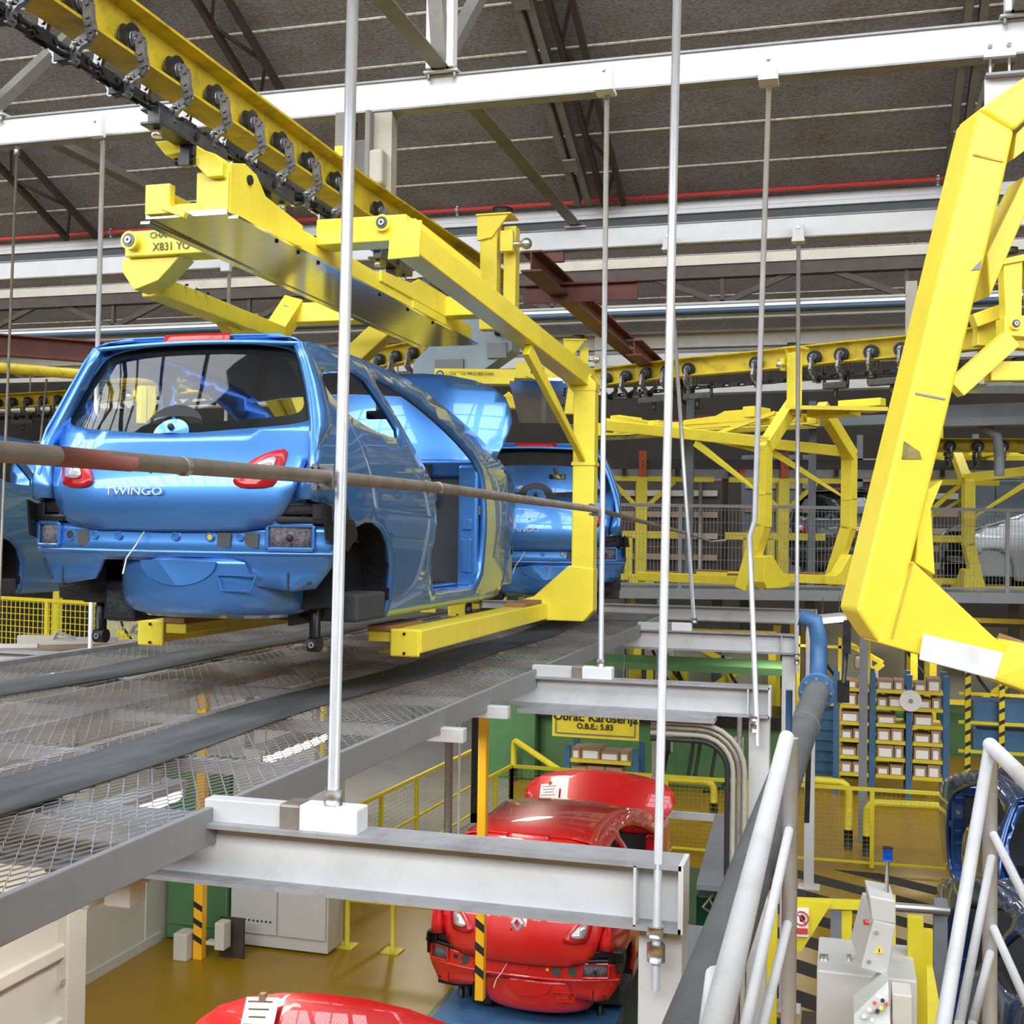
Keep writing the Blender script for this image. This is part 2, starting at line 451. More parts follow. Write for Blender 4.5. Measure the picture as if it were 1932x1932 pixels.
# glazing bars and gutters of every bay
for gi, g in enumerate(GUT_Y[:-1]):
    w = tag(bpy.data.objects.new('window_%d' % (gi + 1), None), 'steep glazed face of the saw-tooth roof with steel glazing bars', None, kind='structure')
    col.objects.link(w); PINV[w.name] = Matrix.Identity(4)
    ytop = RIDGE[GUT_Y[gi + 1]]
    ztop = roof_z(ytop, GUT_Y[gi + 1])
    for k in range(0, 39):
        x = XL + k * 1.0
        MB().beam((x, g + 0.22, GZ + 0.35), (x, ytop, ztop), 0.06, 0.05).obj('glazing_bar', TRUSS, w)
    for t in (0.0, 0.34, 0.67, 1.0):
        p = lerp((0, g + 0.22, GZ + 0.35), (0, ytop, ztop), t)
        MB().beam((XL, p.y, p.z), (XR, p.y, p.z), 0.07, 0.09).obj('transom', TRUSS, w)
    fr = MB().bb((XL, g + 0.14, GZ - 0.3), (XR, g + 0.3, GZ + 0.35)).obj('sill', TRUSS, w)

# gutters in view: white fascia, thin line, grey channel below
def gutter(n, g):
    t = tag(bpy.data.objects.new('trim_%d' % n, None), 'white gutter fascia with grey channel below the roof boards', None, kind='structure')
    col.objects.link(t); PINV[t.name] = Matrix.Identity(4)
    MB().bb((XL, g, 7.285), (XR, g + 0.04, 7.365)).obj('fascia', WHT, t, bevel=0.004)
    MB().bb((XL, g - 0.015, 7.235), (XR, g + 0.03, 7.28)).obj('fascia_lip', WHT, t, bevel=0.004)
    MB().bb((XL, g + 0.02, 7.12), (XR, g + 0.06, 7.235)).obj('channel_web', BANDG, t)
    MB().bb((XL, g - 0.03, 7.105), (XR, g + 0.03, 7.122)).obj('channel_lip', WHT2, t)
    MB().bb((XL, g - 0.01, 7.05), (XR, g + 0.06, 7.09)).obj('channel_foot', GRYB, t)
gutter(1, 12.2); gutter(2, 20.2)
# walls of the hall, far away behind everything
WALLM = mat('dusty_hall_wall', (0.07, 0.058, 0.046), 0.8, var=0.2, vscale=0.6, dirt=(0.05, 0.038, 0.028), dscale=0.4, damt=0.6)
tag(MB().bb((-40, 36, FLZ - 0.1), (25, 36.3, 13)).obj('wall_back', WALLM), 'dim brown back wall of the hall', None, kind='structure')
tag(MB().bb((-26.3, -12.5, FLZ - 0.1), (-26, 36.3, 13)).obj('wall_left', WALLM), 'dim brown side wall of the hall', None, kind='structure')
tag(MB().bb((15, -12.5, FLZ - 0.1), (15.3, 36.3, 13)).obj('wall_right', WALLM), 'dim brown side wall of the hall', None, kind='structure')

tag(MB().bb((-26, -12.3, FLZ - 0.1), (15, -12, 13)).obj('wall_front', WALLM), 'dim brown wall behind the camera', None, kind='structure')
# ---- white ceiling beams across the hall
BEAM_Y = (3.4, 7.5, 11.6, 15.7, 19.8)
BLAB = ['out of view above', 'carrying the bolted ties and the thicker hanger rods', 'just below the gutter with the red pipe', 'below the dark lattice girder', 'behind the dark lattice girder']
for i, y in enumerate(BEAM_Y):
    if i == 0: continue
    t = thing('ceiling_beam', 'white steel ceiling beam ' + BLAB[i], 'beam', (-5, y, 6.77))
    MB().bb((-14, y - 0.004, 6.775), (10, y + 0.004, 6.965)).obj('web', WHT, t)
    MB().bb((-14, y - 0.06, 6.962), (10, y + 0.06, 6.975)).obj('top_flange', GRYB, t)
    MB().bb((-14, y - 0.06, 6.762), (10, y + 0.06, 6.775)).obj('bottom_flange', GRYB, t)
# web faces stand near the flange edge as in a channel
    MB().bb((-14, y - 0.045, 6.775), (10, y - 0.04, 6.962)).obj('face_plate', WHT, t)

# ---- red sprinkler pipe along the gutter
t = thing('sprinkler_pipe', 'thin red sprinkler pipe running along the white gutter', 'pipe', (-5, 12.1, 7.44))
MB().tube([(-20, 12.06, 7.385), (1.0, 12.06, 7.385)], 0.022, 10).obj('pipe', REDP, t)
for x in (-8.35, -4.05, -1.75, 0.85):
    MB().box((x, 12.06, 7.45), (0.02, 0.02, 0.10)).ring((x, 12.06, 7.385), (1, 0, 0), 0.034, 0.024, 0.03, 14).sphere((x, 12.06, 7.33), 0.018, 8, 6).obj('sprinkler_head', BOLT, t)

# ---- roof trusses in planes along the bay
def truss(x, label):
    t = thing('roof_truss', label, 'truss', (x, 8, 6.9), group='roof trusses along the bays')
    for s in (-1, 1):
        MB().channel((x + s * 0.06, 5.3, roof_z(5.3, 12.2) - 0.14), (x + s * 0.06, 11.9, roof_z(11.9, 12.2) - 0.14) if s > 0 else (x + s * 0.06, 11.9, roof_z(11.9, 12.2) - 0.14), 0.06 * s, 0.12).obj('rafter', TRUSS, t)
    for y in (9.3, 10.3, 11.2):
        MB().beam((x, y, roof_z(y, 12.2) - 0.22), (x, y + 0.16, roof_z(y + 0.16, 12.2) - 0.22), 0.13, 0.02).obj('spacer_plate', TRUSS, t)
    MB().angle((x - 0.06, 3.5, 7.0), (x - 0.06, 11.6, 7.0), 0.12, 0.01).obj('bottom_chord', TRUSS, t)
    for s in ((-1, 1) if x > -6 else ()):
        MB().box((x + s * 0.07, 7.42, 7.9), (0.05, 0.09, 1.8)).obj('hanger', WHT, t)
    MB().beam((x, 7.42, 7.02), (x, 8.9, roof_z(8.9, 12.2) - 0.2), 0.1, 0.08).obj('diagonal', TRUSS, t)
    MB().beam((x, 7.42, 7.02), (x, 6.75, roof_z(6.75, 12.2) - 0.25), 0.1, 0.08).obj('diagonal', TRUSS, t)
    MB().box((x, 7.5, 6.985), (0.24, 0.2, 0.012)).box((x, 7.5, 7.005), (0.18, 0.16, 0.02)).obj('base_plate', WHT2, t)
    for a in (-1, 1):
        for b in (-1, 1):
            MB().cyl((x + a * 0.09, 7.5 + b * 0.07, 6.93), (x + a * 0.09, 7.5 + b * 0.07, 7.02), 0.012, 8).obj('bolt', BOLT, t)
    MB().box((x, 11.6, 6.985), (0.22, 0.2, 0.012)).obj('base_plate', WHT2, t)
truss(-2.62, 'grey steel roof truss bolted to the white beam above the blue car')
truss(-6.2, 'grey steel roof truss left of the conveyor rail')
truss(0.98, 'grey steel roof truss behind the large tilted yellow hanger')
def lattice(x, w, ya, yb, label):
    t = thing('lattice_purlin', label, 'lattice', (x, ya, roof_z(ya, 12.2) - 0.3), group='brown lattice purlins')
    for s in (0, 1):
        xx = x + s * w
        MB().beam((xx, ya, roof_z(ya, 12.2) - 0.12 - s * 0.02), (xx, yb, roof_z(yb, 12.2) - 0.12), 0.05, 0.07).obj('chord', BROWN, t)
    n = max(2, int((yb - ya) / 0.45))
    for i in range(n):
        y = ya + (yb - ya) * i / n; y2 = ya + (yb - ya) * (i + 1) / n
        a, b = (x, x + w) if i % 2 else (x + w, x)
        MB().beam((a, y, roof_z(y, 12.2) - 0.12), (b, y2, roof_z(y2, 12.2) - 0.12), 0.03, 0.03).obj('web_bar', BROWN, t)
lattice(-2.42, 0.2, 8.5, 12.0, 'rusty brown lattice purlin beside the truss over the blue car')
lattice(-5.5, 0.3, 8.0, 10.3, 'rusty brown lattice purlin above the conveyor rail')
lattice(-8.9, 0.4, 8.5, 12.0, 'rusty brown lattice purlin over the thin rods')

# ---- dark lattice girder of the next bay
def girder(y, label, lift=0.0):
    t = thing('lattice_girder', label, 'girder', (-6, y, 6.95 + lift))
    MB().bb((-20, y - 0.08, 7.55 + lift), (9, y + 0.08, 7.68 + lift)).obj('top_chord', BEIGE, t)
    MB().bb((-20, y - 0.06, 7.38 + lift), (9, y + 0.1, 7.55 + lift)).obj('top_chord_web', BROWN, t)
    MB().bb((-20, y - 0.06, 6.95 + lift), (9, y + 0.06, 7.05 + lift)).obj('bottom_chord', BEIGE, t)
    k = 0
    x = -19.0
    while x < 8.5:
        MB().beam((x, y, 7.42 + lift), (x + 0.95, y, 7.03 + lift), 0.06, 0.075).obj('diagonal', BROWN, t)
        MB().beam((x + 1.9, y, 7.42 + lift), (x + 0.95, y, 7.03 + lift), 0.06, 0.075).obj('diagonal', BROWN, t)
        MB().box((x + 0.95, y, 7.22 + lift), (0.05, 0.06, 0.36)).obj('post', BROWN, t)
        x += 1.9 + 0.45
girder(16.0, 'dark lattice girder with beige chords below the second roof bay')
girder(23.0, 'distant dark lattice girder below the third roof bay', 0.25)
t = thing('service_pipe', 'long navy blue pipe on white brackets below the girder', 'pipe', (-5, 15.95, 6.83))
MB().tube([(-16, 15.6, 6.86), (6, 15.6, 6.86)], 0.045, 10).obj('pipe', BLUN, t)
t = thing('crane_beam', 'wide beige beam below the navy pipe', 'beam', (-5, 16.1, 6.45))
MB().bb((-16, 16.0, 6.45), (6, 16.02, 6.66)).obj('web', BEIGE, t)
MB().bb((-16, 15.92, 6.64), (6, 16.1, 6.67)).obj('top_flange', BEIGE, t)
MB().bb((-16, 15.92, 6.44), (6, 16.1, 6.46)).obj('bottom_flange', GRYB, t)

# ---- red oxide beams carrying the rail
t = thing('rail_support_beam', 'long red oxide I-beam running away above the platform', 'beam', (-2.87, 11, 6.5))
MB().ibeam((-2.87, 10.75, 6.48), (-2.87, 17.2, 6.48), 0.2, 0.2, 0.018, 0.012).obj('beam', OXIDE, t)
for y in (11.3, 13.4):
    MB().box((-2.76, y, 6.63), (0.16, 0.06, 0.09)).cyl((-2.72, y, 6.58), (-2.72, y, 6.7), 0.014, 8).cyl((-2.8, y, 6.58), (-2.8, y, 6.7), 0.014, 8).obj('beam_clamp', OXIDE, t)
t = thing('rail_support_beam', 'short red oxide beam crossing under the long one', 'beam', (-3, 12.0, 6.3))
MB().bb((-3.25, 11.9, 6.31), (-2.05, 11.94, 6.5)).bb((-3.25, 11.84, 6.48), (-2.05, 12.0, 6.5)).obj('beam', OXIDE, t)
t = thing('rail_support_beam', 'lower red oxide I-beam beyond the long one', 'beam', (-2.6, 16, 6.2))
MB().ibeam((-2.55, 14.6, 6.25), (-2.55, 21, 6.25), 0.2, 0.2, 0.018, 0.012).obj('beam', OXIDE, t)
t = thing('rail_support_beam', 'red oxide beam behind the thin rods with a yellow pipe below', 'beam', (-10, 12, 6.3))
MB().ibeam((-11.5, 13.0, 6.35), (-7.0, 14.6, 6.1), 0.22, 0.28, 0.02, 0.012).obj('beam', OXIDE, t)
t = thing('gas_pipe', 'ochre yellow gas pipe behind the thin rods', 'pipe', (-10, 12, 6))
MB().tube([(-11.5, 12.9, 6.05), (-6.9, 14.3, 5.72)], 0.07, 12).ring((-8.3, 13.87, 5.82), (4.6, 1.4, -.33), 0.082, 0.07, 0.04).obj('pipe', YELR, t)

# ================================================================ PLATFORM
PLX0, PLX1, PLY0, PLY1, PLZ = -5.25, -1.93, 0.2, 13.3, 3.0
plat = thing('mesh_platform', 'suspended mesh walkway platform with grey edge below the blue car', 'platform', (-3.4, 6, 2.9))
def grating_mesh():
    """expanded crimped wire: zig-zag strands touching each other"""
    m = MB()
    W, L = 1.06, 1.06
    pit, row = 0.0560, 0.046
    r = 0.0026
    nx, ny = int(W / pit), int(L / row)
    for j in range(ny):
        for s in (0,):
            ph = j % 2
            pts = []
            for i in range(nx * 2 + 1):
                pts.append(V((i * pit / 2, j * row + (row * 0.42 if (i + ph) % 2 else -row * 0.42), 0.004 if (i + ph) % 2 else -0.002)))
            vs, fs = [], []
            for k, p in enumerate(pts):
                vs += [p + V((0, -r, 0)), p + V((0, r, 0)), p + V((0, r * 0.7, -0.0045)), p + V((0, -r * 0.7, -0.0045))]
                if k:
                    a, b = 4 * (k - 1), 4 * k
                    fs += [(a, b, b + 1, a + 1), (a + 1, b + 1, b + 2, a + 2), (a + 3, a, b, b + 3)] if True else []
            m.add(vs, fs)
    return m
g0 = None
ix = 0
for (xa, xb) in ((PLX0, -4.75), (-4.25, -2.86), (-2.5, PLX1)):
    pass
nX = 3
for i in range(nX):
    for j in range(13):
        x = PLX0 + 0.03 + i * 1.095
        y = PLY0 + j * 1.02
        if g0 is None:
            mb = grating_mesh()
            g0 = mb.obj('grating_panel', MESH, None)
            g0.parent = plat; o = g0
            o['kind'] = 'stuff'
        else:
            o = g0.copy(); col.objects.link(o); o.parent = plat
        o.location = V((x, y, PLZ - 0.004)) - plat.location
        o.scale = (1.03, 0.97, 1)
for j in range(14):
    y = PLY0 + j * 1.01
    MB().bb((PLX0, y - 0.025, PLZ - 0.07), (PLX1, y + 0.025, PLZ - 0.018)).obj('cross_bar', GRYB, plat)
for x in (PLX0 + 1.1, PLX0 + 2.2, -3.6):
    MB().bb((x - 0.02, PLY0, PLZ - 0.06), (x + 0.02, PLY1, PLZ - 0.016)).obj('long_bar', GRYB, plat)
MB().bb((PLX1 - 0.012, PLY0, PLZ - 0.1), (PLX1 + 0.012, PLY1, PLZ + 0.02)).obj('edge_channel', FASC, plat, bevel=0.004)
MB().bb((PLX0 - 0.03, PLY0, PLZ - 0.1), (PLX0 + 0.03, PLY1, PLZ + 0.03)).obj('edge_channel', GRYB, plat, bevel=0.004)
MB().bb((PLX0, PLY1 - 0.02, PLZ - 0.1), (PLX1, PLY1 + 0.02, PLZ + 0.02)).obj('end_channel', FASC, plat)
MB().bb((PLX1 - 0.6, PLY1 - 1.1, PLZ - 0.002), (PLX1 - 0.02, PLY1 - 0.02, PLZ + 0.01)).obj('end_plate', MATG, plat)
def matstrip(xc, w, seed):
    m = MB(); rng = random.Random(seed)
    n = 60
    pts = []
    for i in range(n + 1):
        y = PLY0 + (PLY1 - 0.5 - PLY0) * i / n
        dx = 0.035 * math.sin(y * 0.75 + seed) + 0.02 * math.sin(y * 1.9 + seed)
        z = PLZ + 0.012 + 0.006 * math.sin(y * 2.3 + seed)
        pts.append((xc + dx, y, z))
    vs, fs = [], []
    for k, (x, y, z) in enumerate(pts):
        vs += [V((x - w / 2, y, z)), V((x, y, z + 0.003)), V((x + w / 2, y, z)), V((x + w / 2, y, z - 0.01)), V((x - w / 2, y, z - 0.01))]
        if k:
            a, b = 5 * (k - 1), 5 * k
            fs += [(a + 0, a + 1, b + 1, b + 0), (a + 1, a + 2, b + 2, b + 1), (a + 2, a + 3, b + 3, b + 2), (a + 4, a, b, b + 4), (a + 3, a + 4, b + 4, b + 3)]
    m.add(vs, fs, True)
    return m
tag(matstrip(-2.68, 0.36, 1.0).obj('walkway_mat', MATG), 'long grey rubber mat strip along the platform edge side', 'mat')
tag(matstrip(-4.45, 0.42, 2.3).obj('walkway_mat', MATG), 'long grey rubber mat strip on the far side of the platform', 'mat')

# stub brackets welded to the edge
for i, (y, lab) in enumerate(((1.75, 'white bracket stub under the platform edge above the cream shutter'), (3.4, 'white bracket block under the nearest galvanised rod, with rusty weld'), (5.6, 'small white bracket stub behind the nearest rod'), (7.5, 'white bracket block under the second rod'), (11.6, 'white bracket block under the third rod'), (6.4, 'white bracket stub beside the orange post'))):
    m = MB()
    if i in (1, 3, 4):
        t = thing('rod_bracket', lab, 'bracket', (-1.5, y, 2.9))
        MB().bb((-1.62, y - 0.045, 2.97), (-1.42, y + 0.045, 3.05)).obj('block', WHT, t, bevel=0.006)
        MB().bb((-1.95, y - 0.03, 2.965), (-1.6, y + 0.03, 3.045)).obj('arm', WHT2, t, bevel=0.004)
        MB().bb((-1.68, y - 0.05, 2.966), (-1.61, y + 0.05, 3.052)).obj('weld', STEEL, t, bevel=0.008)
    else:
        o = MB().bb((-2.1, y - 0.03, 2.86), (-1.8, y + 0.03, 2.93)).obj('edge_bracket', WHT2, bevel=0.004)
        tag(o, lab, 'bracket')

# ---- white beams below the platform with columns at their right end
def cross_beam(y, label, colm=True, xr=-0.43):
    t = thing('platform_beam', label, 'beam', (-2, y, 2.78))
    z0, z1 = 2.795, 2.965
    MB().bb((-6.5, y - 0.006, z0), (xr, y + 0.006, z1)).obj('web', WHT2, t)
    MB().bb((-6.5, y - 0.07, z1 - 0.004), (xr, y + 0.07, z1 + 0.01)).obj('top_flange', GRYB, t)
    MB().bb((-6.5, y - 0.07, z0 - 0.01), (xr, y + 0.07, z0 + 0.004)).obj('bottom_flange', GRYB, t)
    MB().bb((xr - 0.008, y - 0.07, z0 - 0.01), (xr + 0.006, y + 0.07, z1 + 0.01)).obj('end_plate', WHT2, t)
    MB().bb((xr - 0.135, y - 0.07, z0), (xr - 0.127, y + 0.07, z1)).obj('stiffener', WHT2, t)
    if colm:
        c = thing('platform_column', 'pale grey square column under the ' + label.split(' ', 1)[1], 'column', (xr - 0.06, y + 0.04, FLZ))
        MB().bb((xr - 0.13, y + 0.0, FLZ + 0.012), (xr - 0.004, y + 0.14, z0 - 0.01)).obj('shaft', WHT2, c, bevel=0.006)
        MB().bb((xr - 0.2, y - 0.06, FLZ), (xr + 0.07, y + 0.2, FLZ + 0.014)).obj('base_plate', WHT2, c)
cross_beam(3.4, 'white platform beam in front of the red car')
cross_beam(7.5, 'white platform beam with a curved cable conduit below it')
cross_beam(11.6, 'white platform beam ending above the yellow machine cells')
cross_beam(15.7, 'white platform beam furthest along the platform', xr=-0.33)

# ---- hanger rods
def rod(p, q, r, label, tube=True, lower=0.0):
    t = thing('hanger_rod', label, 'rod', q, group='hanger rods')
    p, q = V(p), V(q)
    MB().tube([p, q], r, 12).obj('shaft', GALV, t)
    x, y, z = p
    br = MB().bb((x - 0.055, y - 0.05 - 0.06, z + 0.02), (x + 0.055, y - 0.05 + 0.0, z + 0.17)).obj('clamp_bracket', WHT, t, bevel=0.006)
    MB().cyl((x, y - 0.13, z + 0.13), (x, y - 0.10, z + 0.13), 0.014, 8).obj('bolt', BOLT, br)
    MB().bb((x - 0.06, y - 0.12, z + 0.0), (x + 0.06, y + 0.02, z + 0.022)).obj('clamp_plate', WHT, t)
    MB().cyl((x, y, z - 0.03), (x, y, z + 0.01), 0.024, 6).obj('nut', BOLT, t)
    d = (p - q).normalized()
    MB().tube([p - d * 0.005, p - d * 0.22], r * 0.72, 10).obj('thread', IRON, t)
    MB().cyl(q, q + d * 0.05, r * 1.7, 6).obj('foot_nut', BOLT, t)
    return t
Zt = 6.72
rod((-1.47, 3.36, 6.7), (-1.52, 3.4, 3.05), 0.0185, 'thick bright galvanised rod in front of the blue car')
rod((-1.49, 7.42, Zt), (-1.5, 7.5, 3.05), 0.0175, 'bright rod beside the yellow column of the loaded hanger')
rod((-1.67, 11.52, 6.68), (-1.4, 11.6, 3.05), 0.02, 'slanting rod ending at the far corner of the platform')
def rod2(y, xt, xb, r, label, pts=None):
    t = thing('hanger_rod', label, 'rod', (xb, y, 2.7), group='hanger rods')
    MB().tube(pts or [(xt, y, 6.72), (xb, y - 0.02, 2.62)], r, 12).obj('shaft', GALV, t)
    br = MB().bb((xt - 0.055, y - 0.11, 6.72), (xt + 0.055, y - 0.05, 6.87)).obj('clamp_bracket', WHT, t, bevel=0.006)
    MB().cyl((xt, y - 0.13, 6.83), (xt, y - 0.10, 6.83), 0.014, 8).obj('bolt', BOLT, br)
    MB().bb((xt - 0.06, y - 0.12, 6.70), (xt + 0.06, y + 0.02, 6.722)).obj('clamp_plate', WHT, t)
    MB().cyl((xb, y - 0.02, 2.77), (xb, y - 0.02, 2.80), 0.028, 6).cyl((xb, y - 0.02, 2.70), (xb, y - 0.02, 2.75), 0.026, 6).obj('nut', BOLT, t)
rod2(3.36, -0.46, -0.5, 0.0125, 'galvanised rod passing through the end of the beam in front of the red car')
rod2(7.44, -0.47, -0.52, 0.017, 'kinked rod in front of the empty yellow hanger', [(-0.47, 7.44, 6.72), (-0.53, 7.42, 4.0), (-0.56, 7.42, 3.9), (-0.5, 7.42, 2.62)])
rod2(11.54, -0.44, -0.42, 0.02, 'straight rod behind the column of the empty yellow hanger')
# left side rods
def rod3(x, y, zt, zb, r, label):
    t = thing('hanger_rod', label, 'rod', (x, y, zb), group='hanger rods')
    MB().tube([(x, y, zt), (x - 0.02, y, zb)], r, 10).obj('shaft', GALV, t)
    br = MB().bb((x - 0.055, y - 0.1, zt + 0.0), (x + 0.055, y - 0.04, zt + 0.16)).obj('clamp_bracket', WHT, t, bevel=0.006)
    MB().cyl((x, y - 0.12, zt + 0.11), (x, y - 0.09, zt + 0.11), 0.013, 8).obj('bolt', BOLT, br)
    MB().cyl((x, y, zt - 0.03), (x, y, zt + 0.0), 0.02, 6).obj('nut', BOLT, t)
rod3(-5.22, 7.42, 6.72, 3.0, 0.018, 'rod left of the yellow hanger above the rear window of the blue car')
rod3(-6.48, 11.52, 6.70, 3.0, 0.02, 'rod behind the folded yellow hanger arm')
t = thing('hanger_rod', 'thin rod at the far left of the blue car', 'rod', (-6.05, 7.5, 2.0), group='hanger rods')
MB().tube([(-6.02, 7.5, 6.73), (-6.12, 7.5, 2.0)], 0.0105, 8).obj('shaft', STEEL, t)
MB().cyl((-6.02, 7.5, 6.7), (-6.02, 7.5, 6.76), 0.022, 8).obj('nut', BOLT, t)
MB().cyl((-6.105, 7.5, 3.02), (-6.105, 7.5, 3.08), 0.017, 8).obj('joint', BOLT, t)
t = thing('hanger_rod', 'very thin rod leaning in front of the far conveyor at the left', 'rod', (-7.6, 10, 3.2), group='hanger rods')
MB().tube([PY(88, 715, 10.5), PY(76, 835, 10.5), PY(70, 940, 10.5)], 0.011, 8).obj('shaft', STEEL, t)

# ---- hand rail along the platform edge
t = thing('hand_rail', 'rusty grey pipe hand rail clamped to the rods in front of the blue car', 'rail', (-1.5, 5, 4.05))
rp = [(-1.53, 0.6, 4.03), (-1.53, 1.84, 4.04), (-1.53, 3.3, 4.065), (-1.53, 4.37, 4.075), (-1.53, 7.5, 4.06)]
MB().tube(rp, 0.021, 12).obj('pipe', STEEL, t)
MB().tube([(-1.53, 7.5, 4.06), (-1.49, 11.5, 3.93)], 0.016, 10).obj('pipe', STEEL, t)
MB().tube([(-1.49, 11.5, 3.93), (-1.35, 12.6, 3.84), (-1.2, 12.7, 3.86)], 0.012, 8).obj('chain_end', STEEL, t)
MB().tube([(-1.53, 2.04, 4.043), (-1.53, 2.3, 4.047)], 0.0215, 12).obj('red_paint_band', mat('faded_red_band', (0.30, 0.10, 0.09), 0.6, var=0.15), t)
for y, z in ((2.52, 4.05), (4.37, 4.075)):
    MB().ring((-1.53, y, z), (0, 1, 0), 0.0235, 0.02, 0.02, 14).obj('joint_ring', BOLT, t)
for y, z in ((3.36, 4.065), (7.45, 4.06)):
    MB().bb((-1.555, y - 0.03, z - 0.04), (-1.505, y - 0.015, z + 0.04)).cyl((-1.56, y - 0.05, z + 0.03), (-1.56, y + 0.03, z + 0.03), 0.008, 8).cyl((-1.56, y - 0.05, z - 0.03), (-1.56, y + 0.03, z - 0.03), 0.008, 8).cyl((-1.57, y - 0.05, z + 0.02), (-1.57, y + 0.03, z + 0.02), 0.008, 8).obj('rail_clamp', IRON, t, bevel=0.003)

# ---- clamp with a short lower beam at the right end of the first ceiling beam
t = thing('beam_clamp', 'white clamp plate with studs carrying a short lower white beam', 'clamp', (0.95, 7.4, 6.6))
a = PY(1856, 106, 7.43); b = PY(1916, 92, 7.43)
MB().bb((a.x, 7.40, a.z - 0.02), (b.x, 7.44, b.z + 0.0)).obj('plate', WHT, t, bevel=0.004)
for k in (0.2, 0.8):
    x = a.x + (b.x - a.x) * k
    MB().cyl((x, 7.38, a.z + 0.06), (x, 7.45, a.z + 0.06), 0.014, 8).obj('bolt', BOLT, t)
    MB().tube([(x, 7.42, a.z), (x, 7.42, a.z - 0.18)], 0.008, 8).obj('stud', BOLT, t)
MB().bb((a.x, 7.36, 6.38), (2.6, 7.40, 6.60)).obj('lower_beam_web', WHT, t)
MB().bb((a.x, 7.30, 6.60), (2.6, 7.46, 6.615)).bb((a.x, 7.30, 6.37), (2.6, 7.46, 6.385)).obj('lower_beam_flange', GRYB, t)
# ================================================================ CAR BODIES
def lthing(name, label, cat, group=None):
    o = thing(name, label, cat, (0, 0, 0), 0, group)
    PINV[o.name] = Matrix.Identity(4)
    return o
def interp(tbl, x):
    """smooth (monotone cubic) interpolation of a table"""
    n = len(tbl)
    if x <= tbl[0][0]: return tbl[0][1]
    if x >= tbl[-1][0]: return tbl[-1][1]
    k = 0
    while tbl[k + 1][0] < x: k += 1
    def slope(i): return (tbl[i + 1][1] - tbl[i][1]) / (tbl[i + 1][0] - tbl[i][0])
    def tang(i):
        if i == 0: return slope(0)
        if i == n - 1: return slope(n - 2)
        a, b = slope(i - 1), slope(i)
        return 0.0 if a * b <= 0 else 2 * a * b / (a + b)
    h = tbl[k + 1][0] - tbl[k][0]; t = (x - tbl[k][0]) / h
    m0, m1 = tang(k) * h, tang(k + 1) * h
    t2, t3 = t * t, t * t * t
    return (2 * t3 - 3 * t2 + 1) * tbl[k][1] + (t3 - 2 * t2 + t) * m0 + (3 * t2 - 2 * t3) * tbl[k + 1][1] + (t3 - t2) * m1
def inside(p, poly):
    x, y = p; r = False; n = len(poly)
    for i in range(n):
        x1, y1 = poly[i]; x2, y2 = poly[(i + 1) % n]
        if (y1 > y) != (y2 > y) and x < (x2 - x1) * (y - y1) / (y2 - y1) + x1: r = not r
    return r
def resample(poly, h):
    out = []
    n = len(poly)
    for i in range(n):
        a, b = V(poly[i]), V(poly[(i + 1) % n])
        k = max(1, int(round((b - a).length / h)))
        out += [tuple(a + (b - a) * j / k) for j in range(k)]
    return out
def smooth_poly(poly, it=1, closed=True):
    """Chaikin corner cutting"""
    for _ in range(it):
        q = []
        n = len(poly)
        for i in range(n):
            a, b = V(poly[i]), V(poly[(i + 1) % n])
            q += [tuple(a * 0.75 + b * 0.25), tuple(a * 0.25 + b * 0.75)]
        poly = q
    return poly
def surf(mb, outline, holes, fn, h=0.08):
    loops = [resample(outline, h)] + [resample(q, h) for q in holes]
    pts, edges = [], []
    for L in loops:
        n0 = len(pts)
        pts += [V(p).to_2d() for p in L]
        edges += [(n0 + i, n0 + (i + 1) % len(L)) for i in range(len(L))]
    bnd = list(pts)
    xs = [p[0] for p in loops[0]]; ys = [p[1] for p in loops[0]]
    x = min(xs) + h / 2
    while x < max(xs):
        y = min(ys) + h / 2
        while y < max(ys):
            if inside((x, y), loops[0]) and not any(inside((x, y), L) for L in loops[1:]):
                if min((q.x - x) ** 2 + (q.y - y) ** 2 for q in bnd) > (0.45 * h) ** 2:
                    pts.append(V((x, y)))
            y += h
        x += h
    vs, es, fs, _, _, _ = delaunay_2d_cdt(pts, edges, [], 0, 1e-5)
    keep = []
    for f in fs:
        c = (sum(vs[i].x for i in f) / 3, sum(vs[i].y for i in f) / 3)
        if inside(c, loops[0]) and not any(inside(c, L) for L in loops[1:]): keep.append(tuple(f))
    mb.add([fn(v.x, v.y) for v in vs], keep, True)
    return mb

def paint(name, c, dark=0.6):
    m = bpy.data.materials.new(name); m.use_nodes = True
    nt = m.node_tree; b = nt.nodes['Principled BSDF']
    b.inputs['Base Color'].default_value = (*c, 1)
    b.inputs['Metallic'].default_value = 0.72
    b.inputs['Roughness'].default_value = 0.34
    b.inputs['Coat Weight'].default_value = 1.0
    b.inputs['Coat Roughness'].default_value = 0.02
    return m
BLUE = paint('metallic_sky_blue_car_paint', (0.082, 0.265, 0.67))
NAVY = paint('metallic_navy_car_paint', (0.03, 0.09, 0.28))
RED = paint('red_car_paint', (0.62, 0.012, 0.012))
SILV = paint('silver_car_paint', (0.55, 0.57, 0.60))
GREYC = paint('dark_grey_car_paint', (0.12, 0.125, 0.14))
for _m in (RED,):
    _m.node_tree.nodes['Principled BSDF'].inputs['Metallic'].default_value = 0.05
CARGL = glass('tinted_car_glass', (0.84, 0.90, 0.88), 0.045)
LENS = mat('red_lamp_lens', (0.42, 0.004, 0.01), 0.3, coat=0.35)
CLENS = mat('clear_lamp_lens', (0.75, 0.75, 0.78), 0.12, metal=0.6)
FELT = mat('grey_sound_felt', (0.13, 0.12, 0.135), 0.95, var=0.5, vscale=60, bump=0.4, bscale=90)
